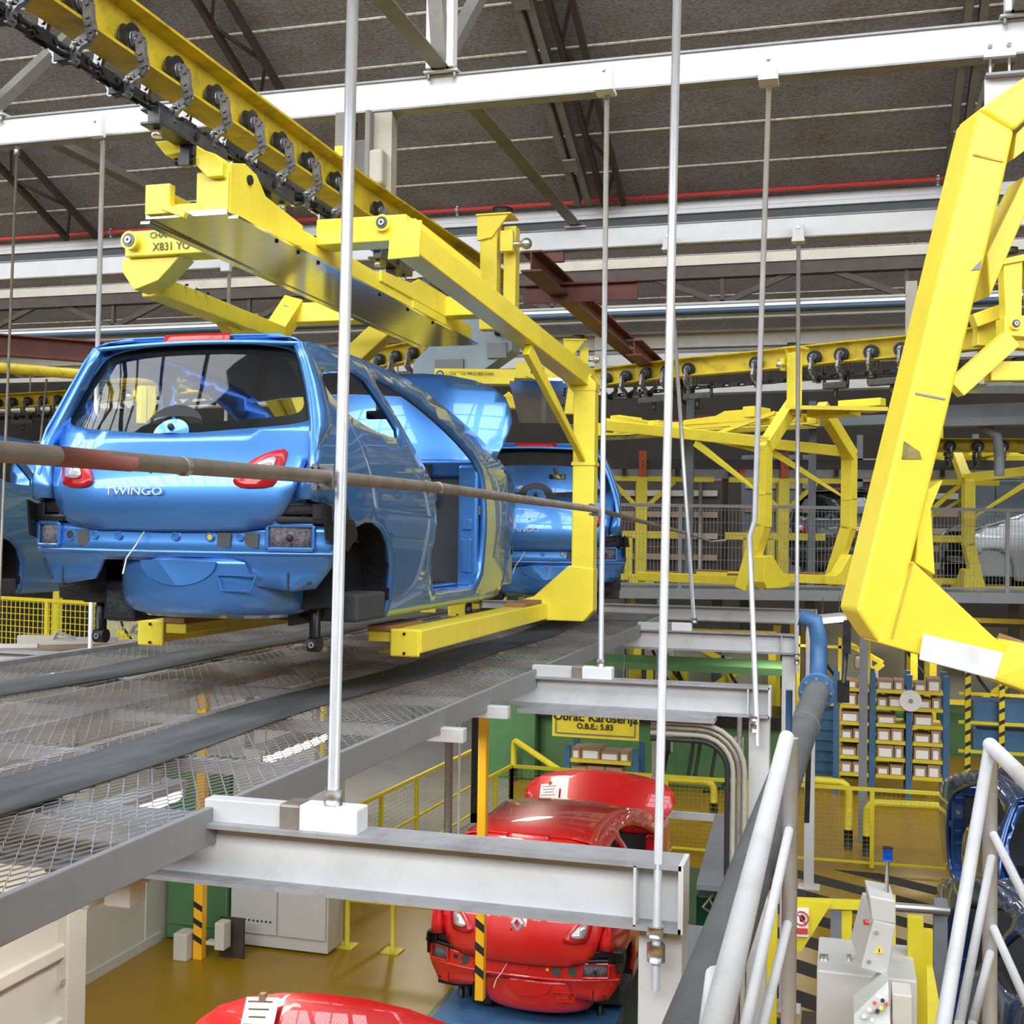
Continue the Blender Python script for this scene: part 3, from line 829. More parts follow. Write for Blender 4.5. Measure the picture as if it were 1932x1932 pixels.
TAPE = mat('dark_tape', (0.06, 0.06, 0.058), 0.6)
LINER = mat('black_underseal', (0.012, 0.012, 0.014), 0.42, bump=0.4, bscale=18)
TRIMM = mat('grey_headliner', (0.42, 0.41, 0.41), 0.9)
FIREM = mat('charcoal_insulation_mat', (0.055, 0.055, 0.062), 0.75, var=0.15)
SILVT = mat('silver_badge', (0.62, 0.66, 0.74), 0.35, metal=0.2)

_hwz = [(0.0, 0.74), (0.1, 0.77), (0.35, 0.795), (0.55, 0.805), (0.75, 0.795), (0.92, 0.77), (1.0, 0.745), (1.15, 0.69), (1.3, 0.625), (1.38, 0.585), (1.44, 0.5)]
_hwy = [(0.0, 0.93), (0.25, 0.965), (0.6, 1.0), (2.6, 1.0), (3.1, 0.985), (3.5, 0.94), (3.75, 0.87)]
_ryz = [(0.4, 0.045), (0.47, 0.03), (0.56, 0.002), (0.66, 0.0), (0.76, 0.025), (0.86, 0.062), (0.93, 0.095), (1.0, 0.13), (1.2, 0.235), (1.4, 0.33), (1.46, 0.36)]
_rls = [(0.30, 1.385), (0.45, 1.41), (0.8, 1.43), (1.3, 1.42), (1.7, 1.385), (2.0, 1.335), (2.4, 1.235), (2.8, 1.12), (3.15, 1.0)]
def hw(y, z): return interp(_hwz, z) * interp(_hwy, y)
def ry(x, z): return interp(_ryz, z) + 0.15 * (abs(x) / 0.75) ** 2.4 * (1 if z < 1.1 else 1 - (z - 1.1) * 0.9)
ROOFL = [(0.30, 1.385), (0.5, 1.41), (0.8, 1.425), (1.3, 1.415), (1.7, 1.38), (2.0, 1.33), (2.4, 1.235), (2.8, 1.12), (3.1, 1.02)]
SIDE_OUT = ROOFL + [(3.3, 0.93), (3.5, 0.86), (3.68, 0.78), (3.74, 0.68), (3.70, 0.56), (3.60, 0.50), (3.44, 0.42), (3.32, 0.30), (3.22, 0.15), (3.12, 0.05), (3.0, 0.03),
            (2.4, 0.028), (1.7, 0.028), (0.97, 0.03), (0.985, 0.16), (0.97, 0.30), (0.90, 0.42), (0.80, 0.49), (0.68, 0.525), (0.57, 0.525), (0.47, 0.50), (0.36, 0.55), (0.27, 0.585), (0.10, 0.62),
            (0.085, 0.70), (0.10, 0.80), (0.14, 0.92), (0.185, 1.02), (0.235, 1.16), (0.275, 1.30)]
SIDE_ARCH = [q for q in SIDE_OUT if not (q[0] > 2.95 and q[1] < 0.6)]
_ix = SIDE_ARCH.index((3.74, 0.68)) + 1
SIDE_ARCH[_ix:_ix] = [(3.74, 0.30), (3.70, 0.22)] + [(3.38 + 0.31 * math.cos(a), 0.22 + 0.31 * math.sin(a)) for a in (0.15, 0.6, 1.1, 1.57, 2.05, 2.55, 3.0)] + [(3.06, 0.06), (3.0, 0.03)]
DOOR = smooth_poly([(1.70, 0.125), (1.62, 0.20), (1.56, 0.34), (1.64, 0.46), (1.62, 0.72), (1.52, 0.82), (1.38, 0.92), (1.22, 1.12), (1.06, 1.335), (1.34, 1.315), (1.7, 1.25), (2.05, 1.15), (2.35, 1.04), (2.56, 0.93), (2.60, 0.80), (2.60, 0.28), (2.54, 0.15), (2.4, 0.12)], 1)
QWIN = smooth_poly([(0.33, 1.235), (0.65, 1.30), (0.93, 1.315), (1.06, 1.20), (1.25, 0.99), (0.94, 0.985), (0.61, 1.03), (0.45, 1.09)], 1)
GATE = [(-0.30, 1.425), (0.30, 1.425), (0.47, 1.41), (0.575, 1.36), (0.66, 1.20), (0.725, 1.05), (0.745, 0.98), (0.73, 0.90), (0.68, 0.80), (0.655, 0.70), (0.625, 0.60), (0.58, 0.53), (0.50, 0.487), (0.38, 0.472), (0, 0.468)]
GATE = GATE + [(-x, z) for x, z in reversed(GATE[2:-1])]
WIN = smooth_poly([(-0.50, 1.375), (0, 1.405), (0.50, 1.375), (0.585, 1.28), (0.665, 1.10), (0.68, 1.03), (0.64, 0.985), (0.4, 0.955), (0.0, 0.925), (-0.4, 0.955), (-0.64, 0.985), (-0.68, 1.03), (-0.665, 1.10), (-0.585, 1.28)], 2)
def inset(poly, sx, sz, c=(0, 1.16)):
    return [(c[0] + (x - c[0]) * sx, c[1] + (z - c[1]) * sz) for x, z in poly]

def car(name, label, pm, group=None, hood=True, badge=None, emblem=False, glassy=True, gate=True, low_detail=False, hh=0.07, door_open=True, arch=False, hood_up=0.93, lean=0.42):
    t = lthing(name, label, 'car', group)
    lin = RUB
    # sides
    for s in (-1, 1):
        holes = [DOOR, QWIN] if door_open else [QWIN]
        m = surf(MB(), SIDE_ARCH if arch else SIDE_OUT, holes, lambda y, z, s=s: V((s * hw(y, z), y, z)), hh)
        if s < 0: m.f = [tuple(reversed(f)) for f in m.f]
        m.obj('body_side', pm, t, solid=0.035, smooth=True)
        # shoulder between the side and the tailgate
        ge = [(0.30, 1.425), (0.47, 1.41), (0.575, 1.36), (0.66, 1.20), (0.725, 1.05), (0.745, 0.98), (0.73, 0.90), (0.68, 0.80), (0.655, 0.70), (0.64, 0.62)]
        se = [(0.33, 1.395), (0.30, 1.385), (0.275, 1.30), (0.235, 1.16), (0.185, 1.02), (0.155, 0.96), (0.135, 0.90), (0.10, 0.80), (0.085, 0.70), (0.10, 0.62)]
        vs, fs = [], []
        for i, ((gx, gz), (sy, sz)) in enumerate(zip(ge, se)):
            a = V((s * gx, ry(gx, gz) + 0.012, gz)); b = V((s * hw(sy, sz), sy, sz))
            for k in range(5):
                u = k / 4
                p = a * (1 - u) + b * u
                p += V((s * 0.012, -0.02, 0.004)) * math.sin(PI * u)
                vs.append(p)
            if i:
                for k in range(4):
                    q = ((i - 1) * 5 + k, (i - 1) * 5 + k + 1, i * 5 + k + 1, i * 5 + k)
                    fs.append(q if s < 0 else tuple(reversed(q)))
        MB().add(vs, fs, True).obj('shoulder', pm, t, solid=0.01)
        # wheel arch liner, half barrel
        for yc, nm in ((0.66, 'wheel_arch_liner'), (3.42, 'wheel_arch_liner')):
            m = MB()
            n = 14
            vs, fs = [], []
            for i in range(n + 1):
                a = -0.25 + (PI + 0.5) * i / n
                r = 0.325
                for k, x in enumerate((0.775, 0.64, 0.50) if yc < 1 else (0.62, 0.56, 0.50)):
                    vs.append(V((s * x, yc + r * math.cos(a), 0.19 + r * math.sin(a) + (0.012 if k == 0 else 0))))
            for i in range(n):
                for k in range(2):
                    q = (i * 3 + k, i * 3 + k + 1, (i + 1) * 3 + k + 1, (i + 1) * 3 + k)
                    fs.append(q)
            m.add(vs, fs, True)
            m.bb((s * 0.50, yc - 0.3, 0.02), (s * 0.52, yc + 0.3, 0.5))
            m.obj(nm, LINER, t)
        # sill step seen through the door opening
        MB().bb((s * 0.60, 1.45, 0.03), (s * 0.755, 2.75, 0.135)).bb((s * 0.56, 1.45, 0.03), (s * 0.62, 2.75, 0.155)).obj('door_sill', pm, t, bevel=0.015)
        if door_open:
            # hinge post of the door opening
            m = MB().bb((s * 0.62, 2.57, 0.12), (s * 0.76, 2.66, 0.93)).bb((s * 0.70, 2.66, 0.12), (s * 0.765, 2.76, 0.9))
            pp = m.obj('hinge_post', pm, t, bevel=0.02)
            MB().bb((s * 0.655, 2.555, 0.50), (s * 0.72, 2.58, 0.57)).bb((s * 0.655, 2.555, 0.22), (s * 0.72, 2.575, 0.44)).obj('hinge_plate', pm, pp, bevel=0.006)
            MB().cyl((s * 0.69, 2.55, 0.76), (s * 0.69, 2.575, 0.76), 0.022, 14).obj('post_plug', BOLT, pp)
            MB().bb((s * 0.745, 2.59, 0.17), (s * 0.772, 2.64, 0.27)).bb((s * 0.745, 2.59, 0.6), (s * 0.772, 2.63, 0.66)).obj('hinge', IRON, pp)
    # roof
    def rf(u, v):
        y = 0.30 + 1.75 * v
        zr = interp(ROOFL, y)
        w = hw(y, zr - 0.005)
        x = (u * 2 - 1)
        return V((x * w, y + 0.05 * (1 - x * x) * (-1 if v < 0.2 else 1 if v > 0.8 else 0) * (abs(v - 0.5) - 0.3) * 5 * 0.5, zr + 0.045 * (1 - x * x) * (0.35 + 0.65 * min(1, v * 5))))
    MB().grid(rf, 16, 14).obj('roof', pm, t, solid=0.02)
    MB().grid(lambda u, v: rf(0.06 + 0.88 * u, 0.04 + 0.92 * v) - V((0, 0, 0.04)), 8, 8).obj('headliner', TRIMM, t)
    # floor pan and seat area, dark inside
    MB().bb((-0.66, 0.35, 0.10), (0.66, 3.0, 0.14)).bb((-0.62, 0.45, 0.12), (0.62, 1.25, 0.40)).obj('floor_pan', LINER, t, bevel=0.02)
    MB().bb((-0.70, 0.33, 0.42), (-0.66, 1.4, 0.95)).bb((0.60, 0.33, 0.42), (0.64, 1.4, 0.95)).obj('side_trim', FIREM, t)
    # firewall
    fw = MB().bb((-0.68, 2.92, 0.12), (0.68, 2.95, 0.86)).obj('firewall', FIREM, t)
    MB().ring((0.28, 2.9, 0.72), (0, 1, 0), 0.085, 0.062, 0.03, 24).obj('steering_hole_ring', pm, fw)
    MB().cyl((0.28, 2.895, 0.72), (0.28, 2.92, 0.72), 0.062, 20).obj('steering_hole', RUB, fw)
    cw = MB().bb((-0.70, 2.9, 0.86), (0.70, 3.12, 0.985)).obj('cowl', pm, t, bevel=0.02)
    MB().bb((-0.1, 2.885, 0.875), (0.32, 2.905, 0.955)).obj('cowl_slot', RUB, cw)
    # inner front: bay, front panel
    MB().bb((-0.70, 3.0, 0.1), (-0.60, 3.65, 0.68)).bb((0.60, 3.0, 0.1), (0.70, 3.65, 0.68)).bb((-0.70, 3.58, 0.30), (0.70, 3.68, 0.40)).bb((-0.70, 3.58, 0.62), (0.70, 3.68, 0.72)).obj('front_frame', pm, t, bevel=0.02)
    MB().bb((-0.60, 2.96, 0.2), (0.60, 3.55, 0.5)).obj('engine_bay', LINER, t)
    # rear
    if gate:
        m = surf(MB(), GATE, [inset(WIN, 1.0, 1.0)], lambda x, z: V((x, ry(x, z), z)), hh * 0.8)
        gt = m.obj('tailgate', pm, t, solid=0.02, smooth=True)
        bx = []
        MB().grid(lambda u, v: (lambda x, z: V((x, ry(x, z) + 0.004 - 0.03 * v, z)))((u * 2 - 1) * (0.46 - 0.02 * v), 1.412 + 0.02 * v), 12, 2).obj('spoiler_lip', pm, gt, solid=0.01)
        MB().grid(lambda u, v: (lambda x, z: V((x, ry(x, z) - 0.03, z)))((u * 2 - 1) * (0.185 - 0.006 * v) + 0.0, 1.398 + 0.045 * v), 8, 3).obj('brake_light', LENS, gt, solid=0.02)
        if glassy:
            m = surf(MB(), WIN, [], lambda x, z: V((x, ry(x, z) + 0.006, z)), 0.09)
            m.obj('rear_window', CARGL, gt, smooth=True)
            inner = inset(WIN, 0.90, 0.80, (0, 1.175))
            surf(MB(), inset(WIN, 1.0, 1.0), [inner], lambda x, z: V((x, ry(x, z) + 0.010, z)), 0.07).obj('window_frit', BLKP, gt, smooth=True)
        # wiper boss
        vs = [V((0, ry(0, 0.93) - 0.006, 0.935))] + [V((0.095 * math.cos(PI * k / 14), ry(0, 0.95) - 0.004 + 0.06 * math.sin(PI * k / 14) * 0.6, 0.93 + 0.075 * math.sin(PI * k / 14))) for k in range(15)]
        MB().add(vs, [(0, k + 1, k + 2) for k in range(14)], False).obj('wiper_boss', pm, gt, solid=0.02)
        vs = []
        for k in range(15):
            a = PI * k / 14
            for r in (0.10, 0.165):
                vs.append(V((r * math.cos(a), ry(0, 0.95) + 0.012 + 0.03 * math.sin(a) * r / 0.1, 0.935 + 0.85 * r * math.sin(a))))
        MB().add(vs, [(2 * k, 2 * k + 1, 2 * k + 3, 2 * k + 2) for k in range(14)]).obj('boss_frit', BLKP, gt, solid=0.004)
        MB().sphere((0.0, ry(0, 0.95) - 0.005, 0.965), 0.016, 10, 8).obj('wiper_hole', RUB, gt)
        MB().cyl((-0.05, ry(0, 0.745) - 0.004, 0.745), (-0.05, ry(0, 0.745) + 0.01, 0.745), 0.007, 10).obj('lock_hole', RUB, gt)
        # tail lights
        TLP = smooth_poly([(0.375, 0.695), (0.385, 0.735), (0.44, 0.80), (0.52, 0.845), (0.60, 0.862), (0.598, 0.79), (0.575, 0.71), (0.55, 0.678), (0.42, 0.672)], 1)
        TLI = [(0.475 + (x - 0.475) * 0.52, 0.75 + (z - 0.75) * 0.55) for x, z in TLP]
        for s in (-1, 1):
            lm = surf(MB(), TLP, [], lambda x, z, s=s: V((s * x, ry(x, z) - 0.016, z)), 0.04)
            if s < 0: lm.f = [tuple(reversed(f)) for f in lm.f]
            lo = lm.obj('tail_light', LENS, gt, solid=0.03)
            lo['label'] = 'red tail light with clear inner lens'
            lm = surf(MB(), TLI, [], lambda x, z, s=s: V((s * (x + 0.02), ry(x, z) - 0.021, z + 0.01)), 0.04)
            if s < 0: lm.f = [tuple(reversed(f)) for f in lm.f]
            lm.obj('lamp_lens', CLENS, lo, solid=0.01)
        if badge:
            text_obj('badge_lettering', badge, SILVT, 0.05, (-0.12, ry(0, 0.65) - 0.012, 0.652), rot_from((1, 0, 0), (0, 0.05, 1)), gt, 0.003, sx=1.45)
        if emblem:
            z0 = 0.80
            m = MB()
            yb = ry(0, z0) - 0.012
            o_, i_ = [(0, 0.075), (0.055, 0), (0, -0.075), (-0.055, 0)], [(0, 0.035), (0.026, 0), (0, -0.035), (-0.026, 0)]
            vs = [V((x, yb, z0 + z)) for x, z in o_] + [V((x, yb - 0.012, z0 + z)) for x, z in i_]
            m.add(vs, [(k, (k + 1) % 4, (k + 1) % 4 + 4, k + 4) for k in range(4)])
            m.obj('diamond_emblem', SILVT, gt, solid=0.006)
    else:
        # open tailgate aperture with inner frame
        surf(MB(), GATE, [inset(GATE, 0.86, 0.86, (0, 0.97))], lambda x, z: V((x, ry(x, z) + 0.01, z)), 0.1).obj('gate_frame', pm, t, solid=0.03, smooth=True)
    # rear panel below the gate
    RP = [(-0.80, 0.50), (-0.60, 0.505), (-0.50, 0.492), (0.50, 0.492), (0.60, 0.505), (0.80, 0.50), (0.815, 0.40), (0.80, 0.33), (0.72, 0.21), (0.62, 0.195), (0.46, 0.22), (0.40, 0.33), (-0.34, 0.33), (-0.40, 0.235), (-0.60, 0.205), (-0.72, 0.21), (-0.80, 0.33), (-0.815, 0.40)]
    def rpy(x, z):
        return 0.05 + 0.14 * (abs(x) / 0.75) ** 2.4 + (0.02 if z < 0.37 else -0.012 if z < 0.385 else 0)
    rp = surf(MB(), RP, [], lambda x, z: V((x, rpy(x, z), z)), 0.05).obj('rear_panel', pm, t, solid=0.02, smooth=True)
    MB().grid(lambda u, v: (lambda x: V((x, 0.05 + 0.14 * (abs(x) / 0.75) ** 2.4 - 0.018 * math.sin(PI * v), 0.372 - 0.016 + 0.03 * v)))((u * 2 - 1) * 0.80), 20, 4).obj('panel_ridge', pm, rp)
    # spare wheel well: rounded pan bulging below
    def well(u, v):
        a = PI * 1.0 * u
        prof = [(0.0, 1.0), (0.35, 1.0), (0.7, 0.985), (0.9, 0.93), (1.0, 0.80)]
        k = interp(prof, v)
        x = 0.11 + 0.49 * k * -math.cos(a)
        y = 0.52 - 0.47 * k * (math.sin(a) ** 0.55)
        return V((x, y, 0.345 - 0.285 * v))
    wl = MB().grid(well, 28, 10).obj('spare_wheel_well', pm, t, solid=-0.01)
    MB().plate([V((0.11 - 0.36 * math.cos(PI * 2 * k / 20), 0.52 - 0.36 * math.sin(PI * 2 * k / 20), 0.062)) for k in range(20)], (0, 0, 0.01)).obj('well_bottom', pm, wl)
    if not low_detail:
        # pressings on the well, the half-moon dish and the plate outline
        vs = [V((-0.02, 0.045, 0.335))]
        for k in range(17):
            a = PI + PI * k / 16
            vs.append(V((0.08 + 0.2 * math.cos(a), 0.043 + 0.01 * abs(math.cos(a)), 0.33 + 0.115 * math.sin(a))))
        MB().add(vs, [(0, k + 1, k + 2) for k in range(16)]).obj('pressed_dish', pm, wl, solid=0.006)
        q = [V((0.285, 0.055, 0.27)), V((0.47, 0.085, 0.27)), V((0.445, 0.078, 0.20)), V((0.31, 0.055, 0.20))]
        m = MB()
        for k in range(4): m.beam(q[k], q[(k + 1) % 4], 0.008, 0.008)
        m.obj('pressed_outline', pm, wl)
        # grommets, felt panels and tape squares
        for s, x0, x1 in ((-1, -0.77, -0.635), (1, 0.53, 0.71)):
            a, b = (x0, x1)
            MB().grid(lambda u, v: (lambda x: V((x, rpy(x, 0.45) - 0.012, 0.40 + 0.095 * v)))(a + (b - a) * u), 4, 2).obj('felt_patch', FELT, rp, solid=0.006)
            m = MB()
            z0, z1 = 0.392, 0.503
            cs = [V((a - 0.012, rpy(a, .45) - 0.014, z0)), V((b + 0.012, rpy(b, .45) - 0.014, z0)), V((b + 0.012, rpy(b, .45) - 0.014, z1)), V((a - 0.012, rpy(a, .45) - 0.014, z1))]
            for k in range(4): m.beam(cs[k], cs[(k + 1) % 4], 0.02, 0.02)
            m.obj('felt_frame', pm, rp, bevel=0.006)
        MB().sphere((0.62, rpy(0.62, 0.45) - 0.02, 0.445), 0.017, 10, 8).obj('plug', RUB, rp)
        for x, m_, r in ((-0.545, RUB, 0.02), (-0.49, BOLT, 0.006), (-0.385, pm, 0.013), (-0.24, pm, 0.013), (0.07, pm, 0.013), (0.245, YELR, 0.014), (0.39, pm, 0.011)):
            MB().ring((x, rpy(x, .45) - 0.003, 0.445), (0, 1, 0), r + 0.008, r, 0.012, 16).obj('grommet_ring', pm, rp)
            MB().cyl((x, rpy(x, .45) - 0.006, 0.445), (x, rpy(x, .45) + 0.004, 0.445), r, 12).obj('grommet', m_, rp)
        for x, a in ((-0.455, 0.2), (0.315, -0.08), (0.445, -0.03)):
            m = MB()
            c, s_ = math.cos(a), math.sin(a)
            pts = [V((x + c * i * 0.034 - s_ * j * 0.034, rpy(x, 0.44) - 0.005, 0.432 + s_ * i * 0.034 + c * j * 0.034)) for i, j in ((-1, -1), (1, -1), (1, 1), (-1, 1))]
            m.plate(pts, (0, -0.003, 0)).obj('tape_square', TAPE, rp)
        MB().tube([(-0.085, 0.03, 0.465), (-0.12, 0.015, 0.40), (-0.165, 0.01, 0.34), (-0.19, 0.02, 0.265)], 0.0035, 6).obj('hanging_string', WHTM, rp)
        for x in (-0.62, 0.6):
            MB().bb((x - 0.005, rpy(x, .25) - 0.004, 0.20), (x + 0.005, rpy(x, .25) + 0.02, 0.285)).obj('panel_slot', RUB, rp)
        MB().bb((0.665, rpy(.69, .25) - 0.004, 0.228), (0.70, rpy(.69, .25) + 0.01, 0.242)).bb((-0.72, rpy(.7, .25) - 0.004, 0.228), (-0.695, rpy(.7, .25) + 0.01, 0.242)).obj('panel_slot', RUB, rp)
    # black plastic bumper brackets at both corners
    for s in (-1, 1):
        m = MB()
        P = lambda x, dy, z: V((s * x, 0.02 + 0.14 * (abs(x) / 0.75) ** 2.4 + dy, z))
        m.plate([P(0.56, 0, 0.60), P(0.70, 0, 0.612), P(0.80, 0, 0.60), P(0.82, 0, 0.555), P(0.57, 0, 0.548), P(0.545, 0, 0.575)], (0, 0.10, 0))
        m.plate([P(0.55, 0.0, 0.55), P(0.60, 0.0, 0.55), P(0.60, 0.0, 0.515), P(0.56, 0.0, 0.51)], (0, 0.09, 0))
        m.plate([P(0.72, -0.01, 0.615), P(0.83, -0.01, 0.60), P(0.84, -0.01, 0.52), P(0.72, -0.01, 0.525)], (0, 0.12, 0))
        m.plate([P(0.56, -0.012, 0.545), P(0.84, -0.012, 0.545), P(0.84, -0.012, 0.512), P(0.57, -0.012, 0.512)], (0, 0.11, 0))
        m.obj('bumper_bracket', BLKP, t, bevel=0.01)
        m = MB()
        m.plate([V((s * 0.785, 0.10, 0.62)), V((s * 0.80, 0.42, 0.53)), V((s * 0.80, 0.47, 0.46)), V((s * 0.795, 0.36, 0.38)), V((s * 0.79, 0.13, 0.44))], (s * 0.014, 0, 0))
        m.obj('side_bracket', BLKP, t, bevel=0.008)
        # damper strut hanging down
        d = MB().cyl((s * 0.60, 0.45, -0.04), (s * 0.60, 0.45, 0.30), 0.027, 14).obj('damper', BLKP, t)
        MB().cyl((s * 0.60 - 0.03, 0.45, -0.075), (s * 0.60 + 0.03, 0.45, -0.075), 0.036, 16).obj('damper_bush', RUB, d)
        MB().ring((s * 0.60 + (-0.0), 0.412, -0.075), (0, 1, 0), 0.014, 0.008, 0.01, 12).obj('damper_eye', BOLT, d)
    MB().bb((-0.45, 0.25, 0.02), (-0.27, 0.6, 0.22)).bb((-0.5, 0.5, 0.04), (0.6, 1.0, 0.16)).obj('underbody', LINER, t, bevel=0.02)
    MB().bb((0.30, 0.55, 0.03), (0.78, 0.92, 0.17)).obj('rear_crossmember', FIREM, t, bevel=0.015)
    # hood
    if hood:
        HP = [(-0.72, 0.0), (-0.80, 0.2), (-0.825, 0.36), (-0.72, 0.56), (-0.42, 0.665), (0, 0.70), (0.42, 0.665), (0.72, 0.56), (0.825, 0.36), (0.80, 0.2), (0.72, 0.0), (0, -0.05)]
        HP = smooth_poly(HP, 1)
        def hm(x, q):
            bul = 0.10 * (1 - (x / 0.85) ** 2) + 0.05 * math.sin(min(1, max(0, q / 0.7)) * PI)
            return V((x, 3.10 + q * lean - bul * 0.9 - 0.02, 0.97 + q * hood_up + 0.03 * (1 - (x / 0.85) ** 2)))
        surf(MB(), HP, [], hm, 0.09).obj('hood', pm, t, solid=0.025, smooth=True)
    elif hood is False:
        HP2 = [(-0.70, 3.02), (0.70, 3.02), (0.78, 3.3), (0.70, 3.6), (0.4, 3.74), (-0.4, 3.74), (-0.70, 3.6), (-0.78, 3.3)]
        surf(MB(), smooth_poly(HP2, 1), [], lambda x, y: V((x, y, 1.03 - (y - 3.0) * 0.30 - 0.16 * max(0, y - 3.45) + 0.05 * (1 - (x / 0.8) ** 2))), 0.09).obj('hood', pm, t, solid=0.02, smooth=True)
    # mirror
    if not low_detail:
        mi = MB().bb((0.12, 2.18, 1.20), (0.30, 2.21, 1.255)).obj('rear_view_mirror', BLKP, t, bevel=0.012)
        MB().bb((0.127, 2.172, 1.206), (0.293, 2.181, 1.249)).obj('mirror_glass', mat('mirror_glass', (0.8, 0.8, 0.8), 0.03, metal=1.0), mi)
        MB().beam((0.2, 2.2, 1.25), (0.18, 2.24, 1.32), 0.03, 0.03).obj('mirror_stem', BLKP, mi)
    return t
def place(o, loc, rz=0, s=1.0, rx=0):
    o.location = loc; o.rotation_euler = (rx, 0, rz); o.scale = (s, s, s)
    return o

c1 = car('hatchback_car', 'sky blue car body with raised hood hanging above the mesh platform', BLUE, badge='TWINGO')
place(c1, (-3.08, 4.85, 3.42))
# ================================================================ OVERHEAD CONVEYOR
RX = -3.05
def rail_path(pts, n=1):
    return [V(p) for p in pts]
def sweep_I(mb, pts, w, h, tf, tw, chamfer=True):
    """I-section swept along a polyline of points (top centre z given)"""
    a, t = w / 2, tw / 2
    prof = [(-a, -h), (a, -h), (a, -h + tf), (t, -h + tf * 2.2), (t, -tf * 2.2), (a, -tf), (a, 0), (-a, 0), (-a, -tf), (-t, -tf * 2.2), (-t, -h + tf * 2.2), (-a, -h + tf)]
    n = len(prof); vs = []; fs = []
    m = len(pts)
    for i, p in enumerate(pts):
        d = (pts[min(i + 1, m - 1)] - pts[max(i - 1, 0)]); d.z = 0; d.normalize()
        s = V((d.y, -d.x, 0))
        vs += [p + s * x + V((0, 0, z)) for x, z in prof]
    for i in range(m - 1):
        for k in range(n):
            fs.append((i * n + k, i * n + (k + 1) % n, (i + 1) * n + (k + 1) % n, (i + 1) * n + k))
    fs += [tuple(range(n)), tuple((m - 1) * n + k for k in range(n - 1, -1, -1))]
    return mb.add(vs, fs)

# trolley prototype: local origin at the rail centre on the running surface, +y along the rail
def make_trolley(name, label, group, bar=False):
    t = lthing(name, label, 'trolley', group)
    for s in (-1, 1):
        w = MB().cyl((s * 0.028, 0, 0.066), (s * 0.066, 0, 0.066), 0.064, 18).obj('wheel', DARK, t, bevel=0.006)
        MB().cyl((s * 0.066, 0, 0.066), (s * 0.078, 0, 0.066), 0.036, 14).cyl((s * 0.078, 0, 0.066), (s * 0.092, 0, 0.066), 0.018, 8).obj('wheel_hub', IRON, w)
        prof = [(0.08, 0.08), (0.102, 0.055), (0.104, 0.0), (0.112, -0.03), (0.118, -0.06), (0.10, -0.085), (0.065, -0.10), (0.04, -0.125), (0.036, -0.17)]
        m = MB()
        for a, b in zip(prof, prof[1:]):
            m.beam((s * a[0], 0, a[1]), (s * b[0], 0, b[1]), 0.044, 0.024, (0, 1, 0))
        for a in prof: m.cyl((s * a[0], -0.022, a[1]), (s * a[0], 0.022, a[1]), 0.0125, 8)
        m.obj('bracket_arm', IRON, t)
    MB().box((0, 0, -0.15), (0.085, 0.05, 0.05)).cyl((-0.06, 0, -0.15), (0.06, 0, -0.15), 0.011, 8).obj('chain_attachment', DARK, t, bevel=0.006)
    MB().cyl((0.045, -0.02, -0.105), (0.075, -0.02, -0.105), 0.009, 6).obj('bolt', BOLT, t)
    return t
trol = None
TG = 'trolleys on the near overhead rail'
tl = 'black wheeled trolley with bent arms on the near yellow rail'
RZ0 = 5.955                      # running surface height
def put_trolley(proto, p, d, label=None, group=None, first=[True]):
    o = copy_tree(proto)
    o.location = p; o.rotation_euler = (0, 0, math.atan2(-d.x, d.y))
    if label:
        o['label'] = label; o.scale = (1.25, 1.25, 1.2)
    if group: o['group'] = group
    return o
trol = make_trolley('rail_trolley', tl, TG)
ys = [3.7, 4.08] + [4.45, 4.81, 5.17, 5.53, 5.87, 6.22, 6.6, 7.29, 7.65, 8.08, 8.53, 9.12, 9.6, 10.1]
trol.location = (RX, ys[0], RZ0)
for y in ys[1:]:
    put_trolley(trol, V((RX, y, RZ0 + max(0, (y - 7) * 0.03))), V((0, 1, 0)))
# near rail, bending gently away at the far end
def zr(y): return 6.185 + max(0, (y - 7) * 0.03)
rp_ = [V((RX, y, zr(y))) for y in (1.0, 3, 5, 7, 8, 9, 9.6, 10.2)]
for k in range(1, 9):
    a = k / 8 * math.radians(75)
    rp_.append(V((RX - 2.2 * (1 - math.cos(a)), 10.2 + 2.2 * math.sin(a), zr(10.2))))
t = thing('overhead_rail', 'oily yellow overhead I-rail carrying the loaded hanger', 'rail', (RX, 6, 5.95))
sweep_I(MB(), rp_, 0.16, 0.24, 0.014, 0.016).obj('i_beam', YELR, t)
for y in (7.5,):
    MB().bb((RX - 0.07, y - 0.05, 6.2), (RX + 0.07, y + 0.05, 6.77)).obj('rail_hanger', BEIGE, t)
hb = thing('rail_hanger_bracket', 'pale steel bracket box joining the near rail to the white beam', 'bracket', (RX + 0.3, 7.4, 6.3))
MB().bb((RX - 0.32, 7.38, 6.42), (RX - 0.24, 7.6, 6.76)).bb((RX - 0.24, 7.5, 6.2), (RX - 0.1, 7.6, 6.6)).bb((RX - 0.10, 7.38, 6.3), (RX - 0.06, 7.6, 6.76)).obj('box', TRUSS, hb, bevel=0.01)
MB().bb((RX - 0.06, 7.36, 6.24), (RX + 0.04, 7.5, 6.48)).obj('limit_switch_box', BEIGE, hb, bevel=0.02)
MB().bb((RX - 0.31, 7.365, 6.45), (RX - 0.25, 7.38, 6.52)).obj('label_plate', YELF, hb)

